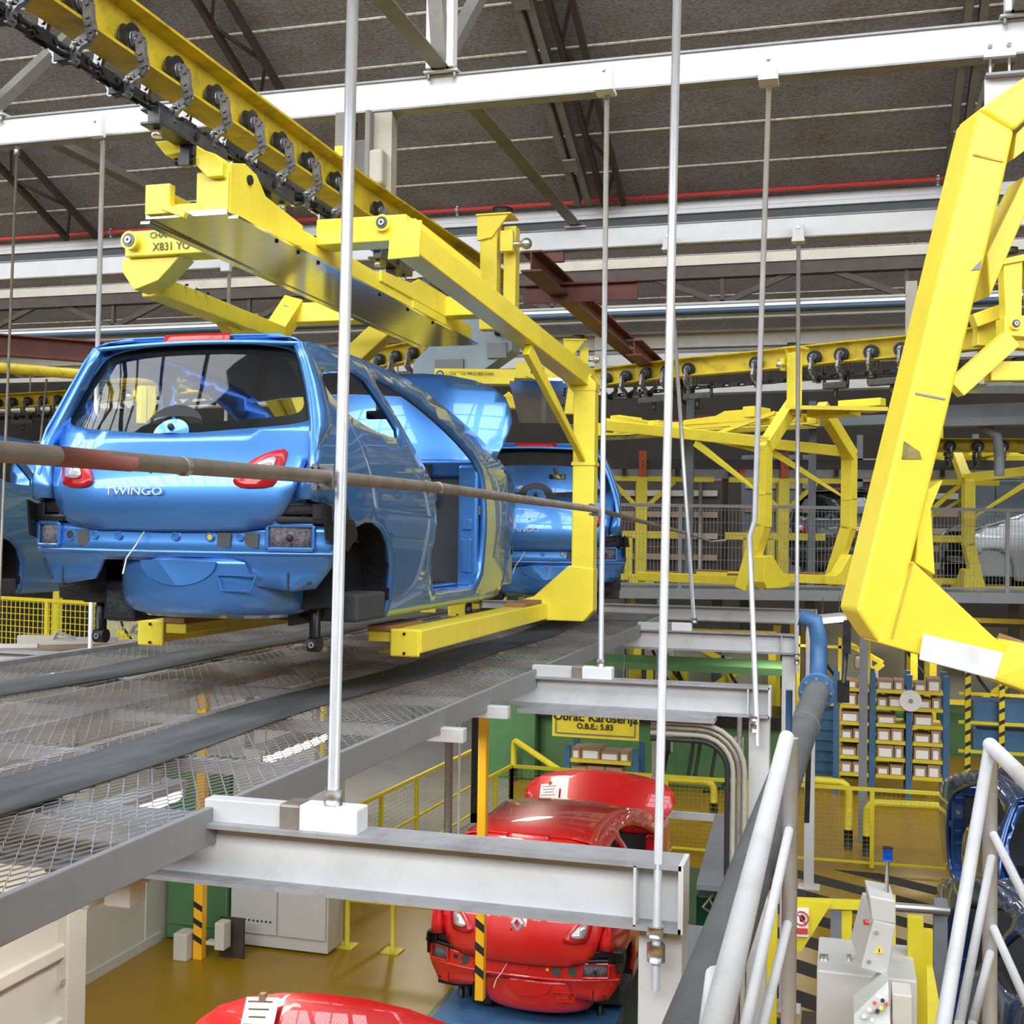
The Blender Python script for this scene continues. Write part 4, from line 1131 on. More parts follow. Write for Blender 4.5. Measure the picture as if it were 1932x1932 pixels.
# drive chain of alternating loop links and side plates
def link_meshes():
    P = 0.105
    a = MB()
    for s in (-1, 1):
        a.beam((s * 0.022, -P / 2 - 0.012, 0), (s * 0.022, P / 2 + 0.012, 0), 0.012, 0.042)
    a.cyl((-0.034, -P / 2, 0), (0.034, -P / 2, 0), 0.014, 8).cyl((-0.034, P / 2, 0), (0.034, P / 2, 0), 0.014, 8)
    b = MB()
    b.tube(arc((0, P / 2 - 0.008, 0), 0.017, 0, PI, 5, V((0, 0, 1)), V((0, 1, 0))) + arc((0, -P / 2 + 0.008, 0), 0.017, PI, 2 * PI, 5, V((0, 0, 1)), V((0, 1, 0))) + [V((0, P / 2 - 0.008, 0.017))], 0.011, 6)
    return a, b, P
def chain(label, pts, name='drive_chain', mt=DARK):
    t = thing(name, label, 'chain', pts[0])
    inv = PINV[t.name]
    A, B, P = link_meshes()
    oa = ob = None
    i = 0; seg = 0; dist = 0
    L = [0]
    for a, b in zip(pts, pts[1:]): L.append(L[-1] + (b - a).length)
    d = 0
    while d < L[-1] - P:
        k = max(j for j in range(len(L)) if L[j] <= d + P / 2)
        k = min(k, len(pts) - 2)
        u = (d + P / 2 - L[k]) / (L[k + 1] - L[k])
        p = pts[k] * (1 - u) + pts[k + 1] * u
        dr = (pts[k + 1] - pts[k]).normalized()
        if i % 2 == 0:
            if oa is None:
                oa = o = A.obj('chain_link', mt, None); o.parent = t
            else:
                o = oa.copy(); col.objects.link(o)
        else:
            if ob is None:
                ob = o = B.obj('chain_loop', mt, None); o.parent = t
            else:
                o = ob.copy(); col.objects.link(o)
        o.parent = t
        o.location = inv @ p
        o.rotation_euler = (math.asin(max(-1, min(1, dr.z))), 0, math.atan2(-dr.x, dr.y))
        i += 1; d += P
    return t
chain('black drive chain below the near yellow rail', [V((RX, 2.4, 5.82)), V((RX, 7, 5.83)), V((RX, 10.2, 5.9)), V((RX - 0.3, 11.3, 5.9)), V((RX - 0.9, 12.0, 5.9))])
# load bars between trolleys
for y0, y1, lab in ((4.68, 5.30, 'heavy dark load bar under the chain above the hanger fork'), (5.52, 6.05, 'dark load bar under the chain behind the first one'), (7.35, 7.95, 'dark load bar under the chain near the far cross arm'), (8.3, 8.8, 'dark load bar under the chain beside the yellow tower')):
    t = thing('load_bar', lab, 'bar', (RX, y0, 5.72))
    MB().bb((RX - 0.05, y0, 5.735), (RX + 0.05, y1, 5.75)).bb((RX - 0.05, y0, 5.80), (RX + 0.05, y1, 5.812)).bb((RX - 0.012, y0, 5.74), (RX + 0.05, y1, 5.81)).obj('channel', DGREY, t, bevel=0.004)
    for y in (y0 + 0.06, y1 - 0.06):
        MB().cyl((RX, y, 5.70), (RX, y, 5.84), 0.014, 8).cyl((RX, y, 5.695), (RX, y, 5.72), 0.026, 6).obj('pin', BOLT, t)
    MB().cyl((RX + 0.05, (y0 + y1) / 2, 5.775), (RX + 0.062, (y0 + y1) / 2, 5.775), 0.02, 12).obj('boss', DARK, t)
    MB().bb((RX - 0.03, (y0 + y1) / 2 - 0.02, 5.64), (RX + 0.03, (y0 + y1) / 2 + 0.02, 5.74)).cyl((RX - 0.05, (y0 + y1) / 2, 5.66), (RX + 0.05, (y0 + y1) / 2, 5.66), 0.02, 10).obj('swivel', DARK, t)

# ================================================================ LOADED HANGER (yellow carrier)
def pin(mb_parent, c, ax, r=0.045, L=0.05):
    c = V(c); ax = V(ax).normalized()
    b = MB().cyl(c, c + ax * L, r, 18).obj('pivot_boss', YEL, mb_parent, bevel=0.004)
    MB().cyl(c + ax * L, c + ax * (L + 0.006), r * 0.78, 16).obj('pivot_cap', DGREY, b)
    MB().ring(c + ax * (L + 0.008), ax, r * 0.4, r * 0.2, 0.01, 14).obj('pivot_ring', BOLT, b)
def hanger(label, loc, text=True, arms=(1, -1), grp='yellow overhead hangers', bar0=6.0, bend=0.0, leftlow=True):
    h = thing('car_hanger', label, 'hanger', (RX, 7, 3.3), group=grp)
    # spine box with tray
    sp = MB().bb((-2.95, 5.05, 5.44), (-2.87, 8.95, 5.55)).bb((-3.27, 5.05, 5.44), (-3.19, 8.95, 5.55)).obj('spine', YEL, h, bevel=0.006)
    MB().bb((-2.96, 5.45, 5.43), (-2.86, 5.56, 5.44)).bb((-2.965, 5.06, 5.42), (-2.868, 5.46, 5.58)).obj('spine_plate', YEL, h, bevel=0.005)
    MB().plate([V((-2.868, 5.06, 5.42)), V((-2.868, 5.5, 5.42)), V((-2.868, 5.85, 5.44)), V((-2.868, 5.85, 5.56)), V((-2.868, 5.42, 5.60)), V((-2.868, 5.32, 5.68)), V((-2.868, 5.2, 5.70)), V((-2.868, 5.06, 5.66))], (0.02, 0, 0)).obj('cheek_plate', YEL, h, bevel=0.004)
    MB().cyl((-2.86, 5.24, 5.63), (-2.835, 5.24, 5.63), 0.024, 14).obj('cheek_hole', RUB, h)
    MB().bb((-3.02, 5.04, 5.41), (-2.85, 5.07, 5.62)).bb((-3.02, 5.05, 5.60), (-2.87, 5.4, 5.62)).obj('end_plate', YEL, h, bevel=0.004)
    MB().bb((-3.275, 5.0, 5.42), (-3.14, 5.05, 5.565)).bb((-3.14, 5.03, 5.42), (-2.99, 5.06, 5.47)).obj('buffer_plate', YEL, h, bevel=0.004)
    MB().beam((-3.18, 5.0, 5.455), (-3.05, 5.0, 5.405), 0.03, 0.03).obj('latch', YEL, h)
    # fork that hooks the load bar
    fk = MB().plate([V((-3.10, 5.0, 5.76)), V((-3.04, 5.0, 5.775)), V((-2.98, 5.0, 5.72)), V((-2.90, 5.0, 5.69)), V((-2.86, 5.0, 5.65)), V((-2.86, 5.0, 5.58)), V((-2.94, 5.0, 5.58)), V((-3.0, 5.0, 5.64)), V((-3.09, 5.0, 5.70))], (0, 0.12, 0)).obj('fork', YEL, h, bevel=0.005)
    MB().plate([V((-3.18, 4.92, 5.745)), V((-3.05, 4.98, 5.765)), V((-3.03, 4.99, 5.71)), V((-3.13, 4.94, 5.68))], (0, 0.06, 0)).obj('fork_tip', YEL, h, bevel=0.005)
    MB().bb((-3.07, 4.985, 5.68), (-3.0, 5.01, 5.745)).obj('fork_pad', RUB, h, bevel=0.01)
    # bent aluminium drip tray
    tr = MB()
    secs = [(5.03, 5.405), (6.25, 5.395), (8.95, 5.395)]
    for (ya, za), (yb, zb) in zip(secs, secs[1:]):
        tr.plate([V((-3.285, ya, za)), V((-2.845, ya, za)), V((-2.845, yb, zb)), V((-3.285, yb, zb))], (0, 0, 0.012))
    tr.bb((-3.285, 5.025, 5.405), (-2.845, 5.032, 5.43))
    tr.bb((-2.85, 5.05, 5.39), (-2.80, 8.9, 5.402)).bb((-3.33, 5.05, 5.39), (-3.28, 8.9, 5.402))
    tro = tr.obj('drip_tray', BRUSH, h)
    for y in (5.5, 5.75, 6.0, 6.9, 7.4, 7.9):
        MB().cyl((-2.825, y, 5.38), (-2.825, y, 5.392), 0.01, 8).obj('tray_bolt', DARK, tro)
    # cross arms
    for ya, x1, x0 in ((6.15, -2.33, -4.10), (8.35, -2.45, -4.2)):
        if 1 in arms:
            MB().bb((-2.87, ya - 0.09, 5.505), (x1, ya + 0.09, 5.65)).obj('cross_arm', YEL, h, bevel=0.008)
            pin(h, (x1 - 0.13, ya - 0.09, 5.6), (0, -1, 0), 0.042, 0.035)
        if -1 in arms:
            MB().bb((x0, ya - 0.09, 5.50), (-3.27, ya + 0.09, 5.65)).obj('cross_arm', YEL, h, bevel=0.008)
            pin(h, (x0 + 0.06, ya - 0.09, 5.585), (0, -1, 0), 0.05, 0.05)
    MB().bb((-2.95, 7.6, 5.44), (-2.86, 8.3, 5.60)).plate([V((-2.87, 7.0, 5.5)), V((-2.87, 8.3, 5.5)), V((-2.87, 8.3, 5.66)), V((-2.87, 7.7, 5.66)), V((-2.87, 7.55, 5.60)), V((-2.87, 7.0, 5.57))], (0.015, 0, 0)).obj('spine_step', YEL, h, bevel=0.004)
    # tower with guide roller
    tw = MB().bb((-2.78, 8.85, 5.5), (-2.64, 8.97, 6.40)).obj('tower_post', YEL, h, bevel=0.006)
    MB().bb((-2.60, 8.9, 5.5), (-2.50, 9.02, 6.32)).obj('tower_post', YEL, h, bevel=0.006)
    MB().plate([V((-2.80, 8.83, 6.40)), V((-2.54, 8.83, 6.40)), V((-2.68, 8.83, 6.22)), V((-2.80, 8.83, 6.2))], (0, 0.03, 0)).bb((-2.81, 8.82, 6.395), (-2.52, 9.05, 6.41)).obj('tower_head', YEL, h, bevel=0.004)
    MB().cyl((-2.62, 8.92, 6.415), (-2.62, 8.92, 6.465), 0.075, 20).obj('guide_roller', RUB, h, bevel=0.008)
    MB().cyl((-2.55, 8.85, 6.16), (-2.42, 8.85, 6.16), 0.025, 12).sphere((-2.40, 8.85, 6.16), 0.045, 12, 8).obj('side_roller', BOLT, h)
    MB().bb((-2.60, 8.80, 6.1), (-2.5, 8.86, 6.26)).obj('roller_bracket', YEL, h)
    # right side frame: strut from the cross arm to the elbow, shoulder, column, brace, foot
    for s in arms:
        MX = (lambda p: V(p)) if s > 0 else (lambda p: V((-6.12 - p[0] - 0.0, p[1], p[2])))
        up = (0, 0, 1)
        el = (-1.93, 8.95, 5.0)
        if s > 0 or not leftlow:
            MB().beam(MX((-2.33, 6.05, 5.50)), MX((-1.95, 9.0, 5.10)), 0.15, 0.15, up).obj('strut', YEL, h, bevel=0.008)
            q = MX((-2.33, 6.05, 5.50)); dd = (MX((-1.95, 9.0, 5.10)) - q).normalized()
            MB().beam(q - dd * 0.012, q + dd * 0.004, 0.19, 0.21, up).obj('strut_end_plate', YEL, h, bevel=0.003)
            MB().beam(MX((-2.36, 6.15, 5.60)), MX((-2.2, 6.9, 5.46)), 0.10, 0.10, up).obj('pivot_link', YEL, h, bevel=0.006)
        else:
            MB().beam((-4.06, 6.3, 5.37), (-4.12, 8.05, 5.37), 0.15, 0.12, up).obj('strut', YEL, h, bevel=0.008)
            MB().plate([V((-4.14, 6.1, 5.50)), V((-4.14, 6.1, 5.42)), V((-4.06, 6.1, 5.31)), V((-3.9, 6.1, 5.36)), V((-3.75, 6.1, 5.50))], (0, 0.16, 0)).obj('strut_gusset', YEL, h, bevel=0.006)
            MB().beam((-4.20, 8.1, 5.32), (-4.10, 8.32, 5.66), 0.16, 0.14, (0, 1, 0)).obj('strut_link', YEL, h, bevel=0.006)
            for k in range(3):
                MB().cyl((-3.98 - 0.005 * k, 6.55 + 0.13 * k, 5.425), (-3.98, 6.55 + 0.13 * k, 5.435), 0.012, 8).obj('strut_hole', RUB, h)
            MB().beam((-4.1, 7.2, 5.36), (-4.22, 8.7, 4.6), 0.08, 0.11, up).obj('inner_brace', YEL, h, bevel=0.006)
        MB().beam(MX((-2.72, 8.9, 5.70)), MX((-1.93, 8.95, 5.06)), 0.15, 0.17, up).obj('shoulder', YEL, h, bevel=0.008)
        if bend:
            cl = MB().bb(MX((-2.01, 8.83, 4.02)), MX((-1.84, 9.0, 5.02))).beam(MX((-1.925, 8.915, 4.06)), MX((-1.925, 8.915 - bend, 3.22)), 0.17, 0.17, (0, 1, 0)).obj('column', YEL, h, bevel=0.006)
        else:
            cl = MB().bb(MX((-2.01, 8.85, 3.62)), MX((-1.84, 8.99, 5.02))).obj('column', YEL, h, bevel=0.008)
        MB().plate([MX((-2.02, 8.845, 5.0)), MX((-1.835, 8.845, 5.0)), MX((-1.835, 8.845, 5.06)), MX((-1.93, 8.845, 5.16)), MX((-2.1, 8.845, 5.26)), MX((-2.16, 8.845, 5.16))], (0, 0.15, 0)).obj('elbow', YEL, h, bevel=0.005)
        MB().bb(MX((-2.018, 8.84, 4.43)), MX((-1.832, 9.0, 4.455))).obj('weld_band', YEL, cl)
        MB().beam(MX((-2.09, 7.75, 5.16)), MX((-1.93, 8.85, 4.47)), 0.05, 0.10, up, 0.05, 0.03).obj('knee_brace', YEL, h, bevel=0.006)
        # foot: gusset and lift bar
        MB().plate([MX((-2.03, 8.84, 3.66)), MX((-1.835, 8.84, 3.64)), MX((-1.835, 8.84, 3.32)), MX((-1.91, 8.84, 3.235)), MX((-2.20, 8.84, 3.235)), MX((-2.46, 8.84, 3.25)), MX((-2.46, 8.84, 3.37)), MX((-2.30, 8.84, 3.42))], (0, 0.16, 0)).obj('foot_gusset', YEL, h, bevel=0.008)
        lb = MB().bb(MX((-2.36, bar0 + 0.02, 3.245)), MX((-2.19, 8.9, 3.37))).obj('lift_bar', YEL, h, bevel=0.008)
        ep = MB().bb(MX((-2.365, bar0, 3.225)), MX((-2.195, bar0 + 0.02, 3.375))).obj('bar_end_plate', YEL, lb, bevel=0.01)
        for z in (3.245, 3.35):
            MB().cyl(MX((-2.28, bar0 - 0.01, z)), MX((-2.28, bar0 + 0.003, z)), 0.008, 8).obj('bolt', DARK, ep)
        MB().bb(MX((-2.50, bar0 + 0.02, 3.30)), MX((-2.36, bar0 + 0.5, 3.36))).obj('pad_bracket', YEL, lb, bevel=0.006)
        MB().bb(MX((-2.50, bar0, 3.36)), MX((-2.36, bar0 + 0.5, 3.39))).obj('rubber_pad', PAD, lb, bevel=0.005)
        MB().bb(MX((-2.35, 8.2, 3.37)), MX((-2.2, 8.7, 3.40))).obj('rubber_pad', PAD, lb, bevel=0.005)
    if text:
        R = rot_from((1, 0, 0), (0, 0, 1))
        text_obj('stencil_text', 'CHARGE MAXI', INKB, 0.052, (-3.93, 6.055, 5.615), R, h, 0.001, 'LEFT', 0.95, 0, 0.001)
        text_obj('stencil_text', 'X831 YO  L43', INKB, 0.066, (-3.91, 6.055, 5.545), R, h, 0.001, 'LEFT', 0.95, 0, 0.001)
    return h
h1 = hanger('yellow hanger holding the sky blue car above the platform', None)
# through-hook details already rest on the load bar of the chain
# ================================================================ OTHER CARS AND HANGERS ON THE UPPER LEVEL
c2 = car('hatchback_car', 'sky blue car body beyond the yellow column, seen past the raised hood', BLUE, badge='TWINGO')
place(c2, (-2.60, 10.0, 3.28), 0.245)
h2 = hanger('yellow hanger carrying the second sky blue car', None, leftlow=False, text=False, arms=(-1,))
h2.location = V((-3.09, 12.09, 3.16)); h2.rotation_euler = (0, 0, 0.245)
text_obj('stencil_text', 'CHARGE MAXI 800 DAN', INKB, 0.05, (-3.95, 6.045, 5.60), rot_from((1, 0, 0), (0, 0, 1)), h2, 0.001, 'LEFT', 0.8)
c3 = car('hatchback_car', 'sky blue car body mostly hidden behind the left rear of the first', BLUE, low_detail=True, badge=None)
place(c3, (-7.62, 7.75, 3.28), 0.08)

# second overhead rail, crossing to the right
r2 = [V((-4.6, 16.5, 6.19)), V((-3.27, 16.0, 6.19)), V((-1.92, 15.2, 6.19)), V((-0.97, 14.8, 6.19)), V((0.03, 14.27, 6.19)), V((0.71, 14.0, 6.19)), V((1.7, 13.4, 6.19)), V((2.6, 12.5, 6.19)), V((3.1, 11.2, 6.19)), V((3.2, 9.0, 6.19))]
t = thing('overhead_rail', 'yellow overhead I-rail above the empty hanger', 'rail', (0, 14.5, 5.95))
sweep_I(MB(), r2, 0.16, 0.24, 0.014, 0.016).obj('i_beam', YELR, t)
for p in (r2[1], r2[5]):
    MB().bb((p.x - 0.06, p.y - 0.06, 6.19), (p.x + 0.06, p.y + 0.06, 6.8)).obj('rail_hanger', BEIGE, t)
def along(path, d):
    for a, b in zip(path, path[1:]):
        L = (b - a).length
        if d <= L: return a + (b - a) * (d / L), (b - a).normalized()
        d -= L
    return path[-1], (path[-1] - path[-2]).normalized()
for d in (1.6, 1.95, 2.3, 2.65, 3.0, 3.95, 4.75, 5.1, 5.45, 5.8, 6.15):
    p, dr = along(r2, d)
    put_trolley(trol, V((p.x, p.y, 5.955)), dr, 'black wheeled trolley on the yellow rail above the empty hanger', 'trolleys on the crossing rail')
chain('black drive chain below the rail above the empty hanger', [V((p.x, p.y, 5.8)) for p in r2[:8]])
def loadbar(path, d0, d1, lab):
    a, da = along(path, d0); b, _ = along(path, d1)
    t = thing('load_bar', lab, 'bar', (a.x, a.y, 5.68))
    MB().beam((a.x, a.y, 5.69), (b.x, b.y, 5.69), 0.09, 0.08).obj('channel', DGREY, t, bevel=0.01)
    m_ = (a + b) / 2
    MB().cyl((m_.x, m_.y, 5.55), (m_.x, m_.y, 5.68), 0.025, 10).cyl((a.x, a.y, 5.68), (a.x, a.y, 5.85), 0.02, 8).cyl((b.x, b.y, 5.68), (b.x, b.y, 5.85), 0.02, 8).obj('swivel', DARK, t)
loadbar(r2, 2.15, 2.65, 'dark load bar at the tail of the empty hanger')
loadbar(r2, 2.9, 3.3, 'dark load bar over the long arm of the empty hanger')
loadbar(r2, 4.85, 5.15, 'dark load bar behind the tower of the empty hanger')
loadbar(r2, 5.4, 5.95, 'dark load bar over the nose of the empty hanger')

hm = hanger('empty yellow hanger with a bent column below the crossing rail', None, leftlow=False, text=False, bar0=6.7, bend=0.28)
hm.scale = (0.86, 0.86, 0.86); hm.location = (-1.86, 14.89, 3.39); hm.rotation_euler = (0, 0, math.radians(-118))
# more struts of the empty hanger
MB().beam((-2.87, 6.6, 5.5), (-1.98, 8.9, 5.02), 0.09, 0.11, (0, 0, 1)).obj('side_strut', YEL, hm, bevel=0.006)
MB().beam((-2.4, 7.7, 5.25), (-2.55, 8.7, 5.55), 0.05, 0.05, (0, 0, 1)).obj('tie_strut', YEL, hm)
text_obj('stencil_number', '062', INKB, 0.1, (-1.92, 8.83, 4.93), rot_from((-1, 0, 0), (0, 0, 1)), hm, 0.001)
MB().plate([V((-2.3, 9.0, 5.56)), V((-2.9, 9.0, 5.6)), V((-2.9, 9.9, 5.5)), V((-2.75, 10.2, 5.5))], (0, 0, 0.05)).obj('nose_plate', YEL, hm)
MB().bb((-3.2, 9.0, 5.5), (-2.85, 9.6, 5.6)).bb((-3.1, 9.4, 5.6), (-2.95, 10.0, 5.7)).obj('nose_fork', YEL, hm, bevel=0.006)

# hanger on the far side at the right, mostly outside the frame
hr = thing('car_hanger', 'yellow hanger whose tower and strut show behind the large tilted arm', 'hanger', PD(1930, 700, 7.4), group='yellow overhead hangers')
E_ = 7.4
def Q2(x, y, d=E_): return PD(x, y, d)
aw2 = V((-0.27, 0.96, 0))
MB().plate([Q2(1893, 492), Q2(1930, 484), Q2(1928, 600), Q2(1898, 600)], aw2 * 0.1).plate([Q2(1940, 490), Q2(1990, 480), Q2(1985, 600), Q2(1945, 600)], aw2 * 0.1).obj('tower_posts', YEL, hr, bevel=0.006)
MB().plate([Q2(1885, 490, E_ - 0.02), Q2(1995, 465, E_ - 0.02), Q2(1995, 480, E_ - 0.02), Q2(1885, 500, E_ - 0.02)], aw2 * 0.16).obj('tower_head', YEL, hr)
MB().plate([Q2(1895, 598, E_ - 0.03), Q2(1990, 590, E_ - 0.03), Q2(1990, 640, E_ - 0.03), Q2(1896, 632, E_ - 0.03)], aw2 * 0.14).obj('pivot_block', YEL, hr, bevel=0.006)
pin(hr, Q2(1913, 612, E_ - 0.03), -aw2, 0.032, 0.03)
MB().beam(Q2(1800, 735), Q2(1905, 640), 0.12, 0.125).obj('strut', YEL, hr, bevel=0.006)
MB().beam(Q2(1835, 607, E_ + 0.3), Q2(1905, 582, E_ + 0.3), 0.1, 0.09).obj('cross_arm', YEL, hr, bevel=0.006)
MB().beam(Q2(1862, 702, E_ + 0.1), Q2(2050, 700, E_ + 0.1), 0.12, 0.12).obj('spine', YEL, hr, bevel=0.006)
MB().beam(Q2(1840, 628, E_ + 0.4), Q2(2000, 640, E_ + 0.4), 0.1, 0.18).obj('cross_arm', YEL, hr, bevel=0.006)
MB().plate([Q2(1862, 722), Q2(2050, 722), Q2(2050, 728), Q2(1862, 728)], aw2 * 0.4).obj('drip_tray', BRUSH, hr)
MB().cyl(Q2(1905, 478), Q2(1905, 468), 0.05, 14).obj('guide_roller', RUB, hr)

# ---- large tilted hanger arm close to the camera
big = thing('car_hanger', 'large yellow hanger arm swung open and tilted, with worn patches and white tape', 'hanger', (0.6, 3.9, 3.3), group='yellow overhead hangers')
aw = V((-0.33, 0.94, 0))       # away direction: depth of the box sections
D = 3.75
def Q(x, y, d=D): return PD(x, y, d)
MB().plate([Q(1848, 206), Q(1915, 246), Q(1897, 330), Q(1720, 1062), Q(1690, 1205), Q(1657, 1212), Q(1617, 1152)], aw * 0.17).obj('column', YEL, big, bevel=0.012, seg=3)
MB().plate([Q(1848, 206), Q(1955, 130), Q(1990, 175), Q(1915, 246)], aw * 0.17).obj('upper_beam', YEL, big, bevel=0.012, seg=3)
MB().plate([Q(1722, 1058, D - 0.004), Q(1885, 1210, D - 0.004), Q(1905, 1284, D - 0.004), Q(1657, 1213, D - 0.004)], aw * 0.14).plate([Q(1885, 1210, D - 0.004), Q(1990, 1236, D - 0.004), Q(1990, 1312, D - 0.004), Q(1905, 1284, D - 0.004)], aw * 0.14).obj('foot_gusset', YEL, big, bevel=0.006)
MB().plate([Q(1905, 1208, D - 0.06), Q(2000, 1228, D - 0.2), Q(2000, 1328, D - 0.2), Q(1880, 1285, D - 0.06)], aw * 0.16).obj('bar_end_plate', YEL, big, bevel=0.012)
for (x, y) in ((1932, 1225), (1922, 1279)):
    c = Q(x, y, D - 0.085)
    MB().cyl(c, c - aw * 0.012, 0.009, 10).obj('bolt', DARK, big)
MB().plate([Q(1743, 1196, D - 0.03), Q(1912, 1236, D - 0.05), Q(1905, 1290, D - 0.05), Q(1735, 1245, D - 0.03)], aw * 0.01).obj('reflective_tape', mat('white_reflective_tape', (0.78, 0.79, 0.83), 0.35, var=0.12, vscale=12), big, bevel=0.004)
MB().plate([Q(1885, 1200, D + 0.12), Q(1990, 1235, D + 0.05), Q(1990, 1246, D + 0.02), Q(1880, 1212, D + 0.02)], V((0, 0, 0.01))).obj('rubber_pad', PAD, big)
# brace plates behind the column
MB().plate([Q(1780, 905, D + 0.02), Q(1735, 935, D + 0.02), Q(1728, 1062, D + 0.02), Q(1765, 1085, D + 0.02), Q(1757, 960, D + 0.02)], aw * 0.12).obj('rear_rib', YEL, big, bevel=0.004)
MB().plate([Q(1862, 480, D + 0.1), Q(1935, 330, D + 0.1), Q(1960, 345, D + 0.1), Q(1868, 560, D + 0.1)], aw * 0.12).obj('upper_brace', YEL, big, bevel=0.005)
MB().plate([Q(1918, 252, D + 0.03), Q(1990, 180, D + 0.03), Q(1990, 240, D + 0.03), Q(1912, 300, D + 0.03)], aw * 0.10).obj('inner_gusset', YEL, big)
CHIP = mat('bare_steel_chip', (0.28, 0.29, 0.31), 0.5, var=0.2)
MB().plate([Q(1833, 510, D - 0.0035), Q(1852, 490, D - 0.0035), Q(1850, 508, D - 0.0035)], aw * 0.003).obj('paint_chip', CHIP, big)
MB().plate([Q(1706, 832, D - 0.0035), Q(1735, 852, D - 0.0035), Q(1739, 866, D - 0.0035), Q(1702, 866, D - 0.0035)], aw * 0.003).obj('paint_chip', mat('worn_yellow_patch', (0.33, 0.28, 0.10), 0.6, var=0.5, vscale=15), big)
MB().beam(Q(1727, 742, D - 0.001), Q(1783, 753, D - 0.001), 0.006, 0.006).obj('weld_seam', CHIP, big)
MB().beam(Q(1836, 292, D - 0.001), Q(1893, 305, D - 0.001), 0.006, 0.006).beam(Q(1720, 1062, D - 0.003), Q(1682, 1205, D - 0.003), 0.008, 0.008).obj('weld_seam', YELR, big)

# ---- far rail on the left with trolleys, seen past the blue car
r3 = [V((-16, 17.6, 6.19)), V((-13.98, 17.3, 6.19)), V((-12.0, 16.9, 6.19)), V((-9.0, 15.6, 6.19)), V((-5.6, 13.75, 6.19)), V((-4.35, 12.9, 6.19)), V((-4.0, 12.4, 6.19))]
t = thing('overhead_rail', 'yellow overhead I-rail passing behind the roof of the blue car', 'rail', (-9, 15.6, 5.95))
sweep_I(MB(), r3, 0.16, 0.24, 0.014, 0.016).obj('i_beam', YELR, t)
for p in (r3[2], r3[4]):
    MB().bb((p.x - 0.05, p.y - 0.05, 6.19), (p.x + 0.05, p.y + 0.05, 7.0)).obj('rail_hanger', BEIGE, t)
dd = 1.9
while dd < 13.9:
    p, dr = along(r3, dd)
    put_trolley(trol, V((p.x, p.y, 5.955)), dr, 'black wheeled trolley on the rail behind the blue car', 'trolleys on the far left rail')
    dd += 0.36 if not (4.2 < dd < 9.4) else 0.72
chain('black drive chain below the rail behind the blue car', [V((p.x, p.y, 5.79)) for p in r3])
for d0, lab in ((2.2, 'dark load bar left of the blue car under the far rail'), (3.1, 'second dark load bar left of the blue car under the far rail'), (12.0, 'dark load bar over the roof of the blue car')):
    loadbar(r3, d0, d0 + 0.5, lab)
h5 = hanger('yellow hanger end showing at the far left behind the hand rail', None, leftlow=False, text=False)
h5.location = (-11.6, 16.8, 3.0); h5.rotation_euler = (0, 0, math.radians(-118))
# yellow towers seen through the windows of the blue car
h6 = hanger('yellow hanger seen through the rear window of the blue car', None, leftlow=False, text=False)
h6.location = (-6.2, 13.9, 2.6); h6.rotation_euler = (0, 0, math.radians(-160))

# drive unit of the curve
t = thing('drive_unit', 'grey blue chain drive unit at the bend of the near rail', 'machine', (-3.2, 11.7, 5.0))
MB().plate([V((-4.25, 11.3, 5.63)), V((-3.8, 11.3, 6.06)), V((-3.2, 11.3, 6.08)), V((-3.2, 11.3, 5.73)), V((-3.5, 11.3, 5.53)), V((-3.5, 11.3, 5.28)), V((-3.75, 11.3, 5.28)), V((-3.75, 11.3, 5.46)), V((-4, 11.3, 5.46)), V((-4, 11.3, 5.23)), V((-4.25, 11.3, 5.23))], (0, 0.3, 0)).obj('housing', GBLU, t, bevel=0.01)
MB().bb((-4.0, 11.27, 5.5), (-3.7, 11.3, 5.65)).obj('cover', DUCT, t)
MB().bb((-3.45, 11.27, 5.65), (-3.25, 11.3, 5.8)).obj('cover', DUCT, t)
MB().tube(arc((-3.6, 11.9, 5.4), 0.75, -0.4, -2.6, 10, V((1, 0, 0)), V((0, 1, 0))), 0.03, 8).obj('sprocket_rim', DARK, t)
for k in range(6):
    MB().bb((-4.2 + 0.16 * k, 11.25, 5.05 + 0.03 * (k % 2)), (-4.12 + 0.16 * k, 11.32, 5.25)).obj('guide_block', DUCT if k % 2 else BLUP, t)

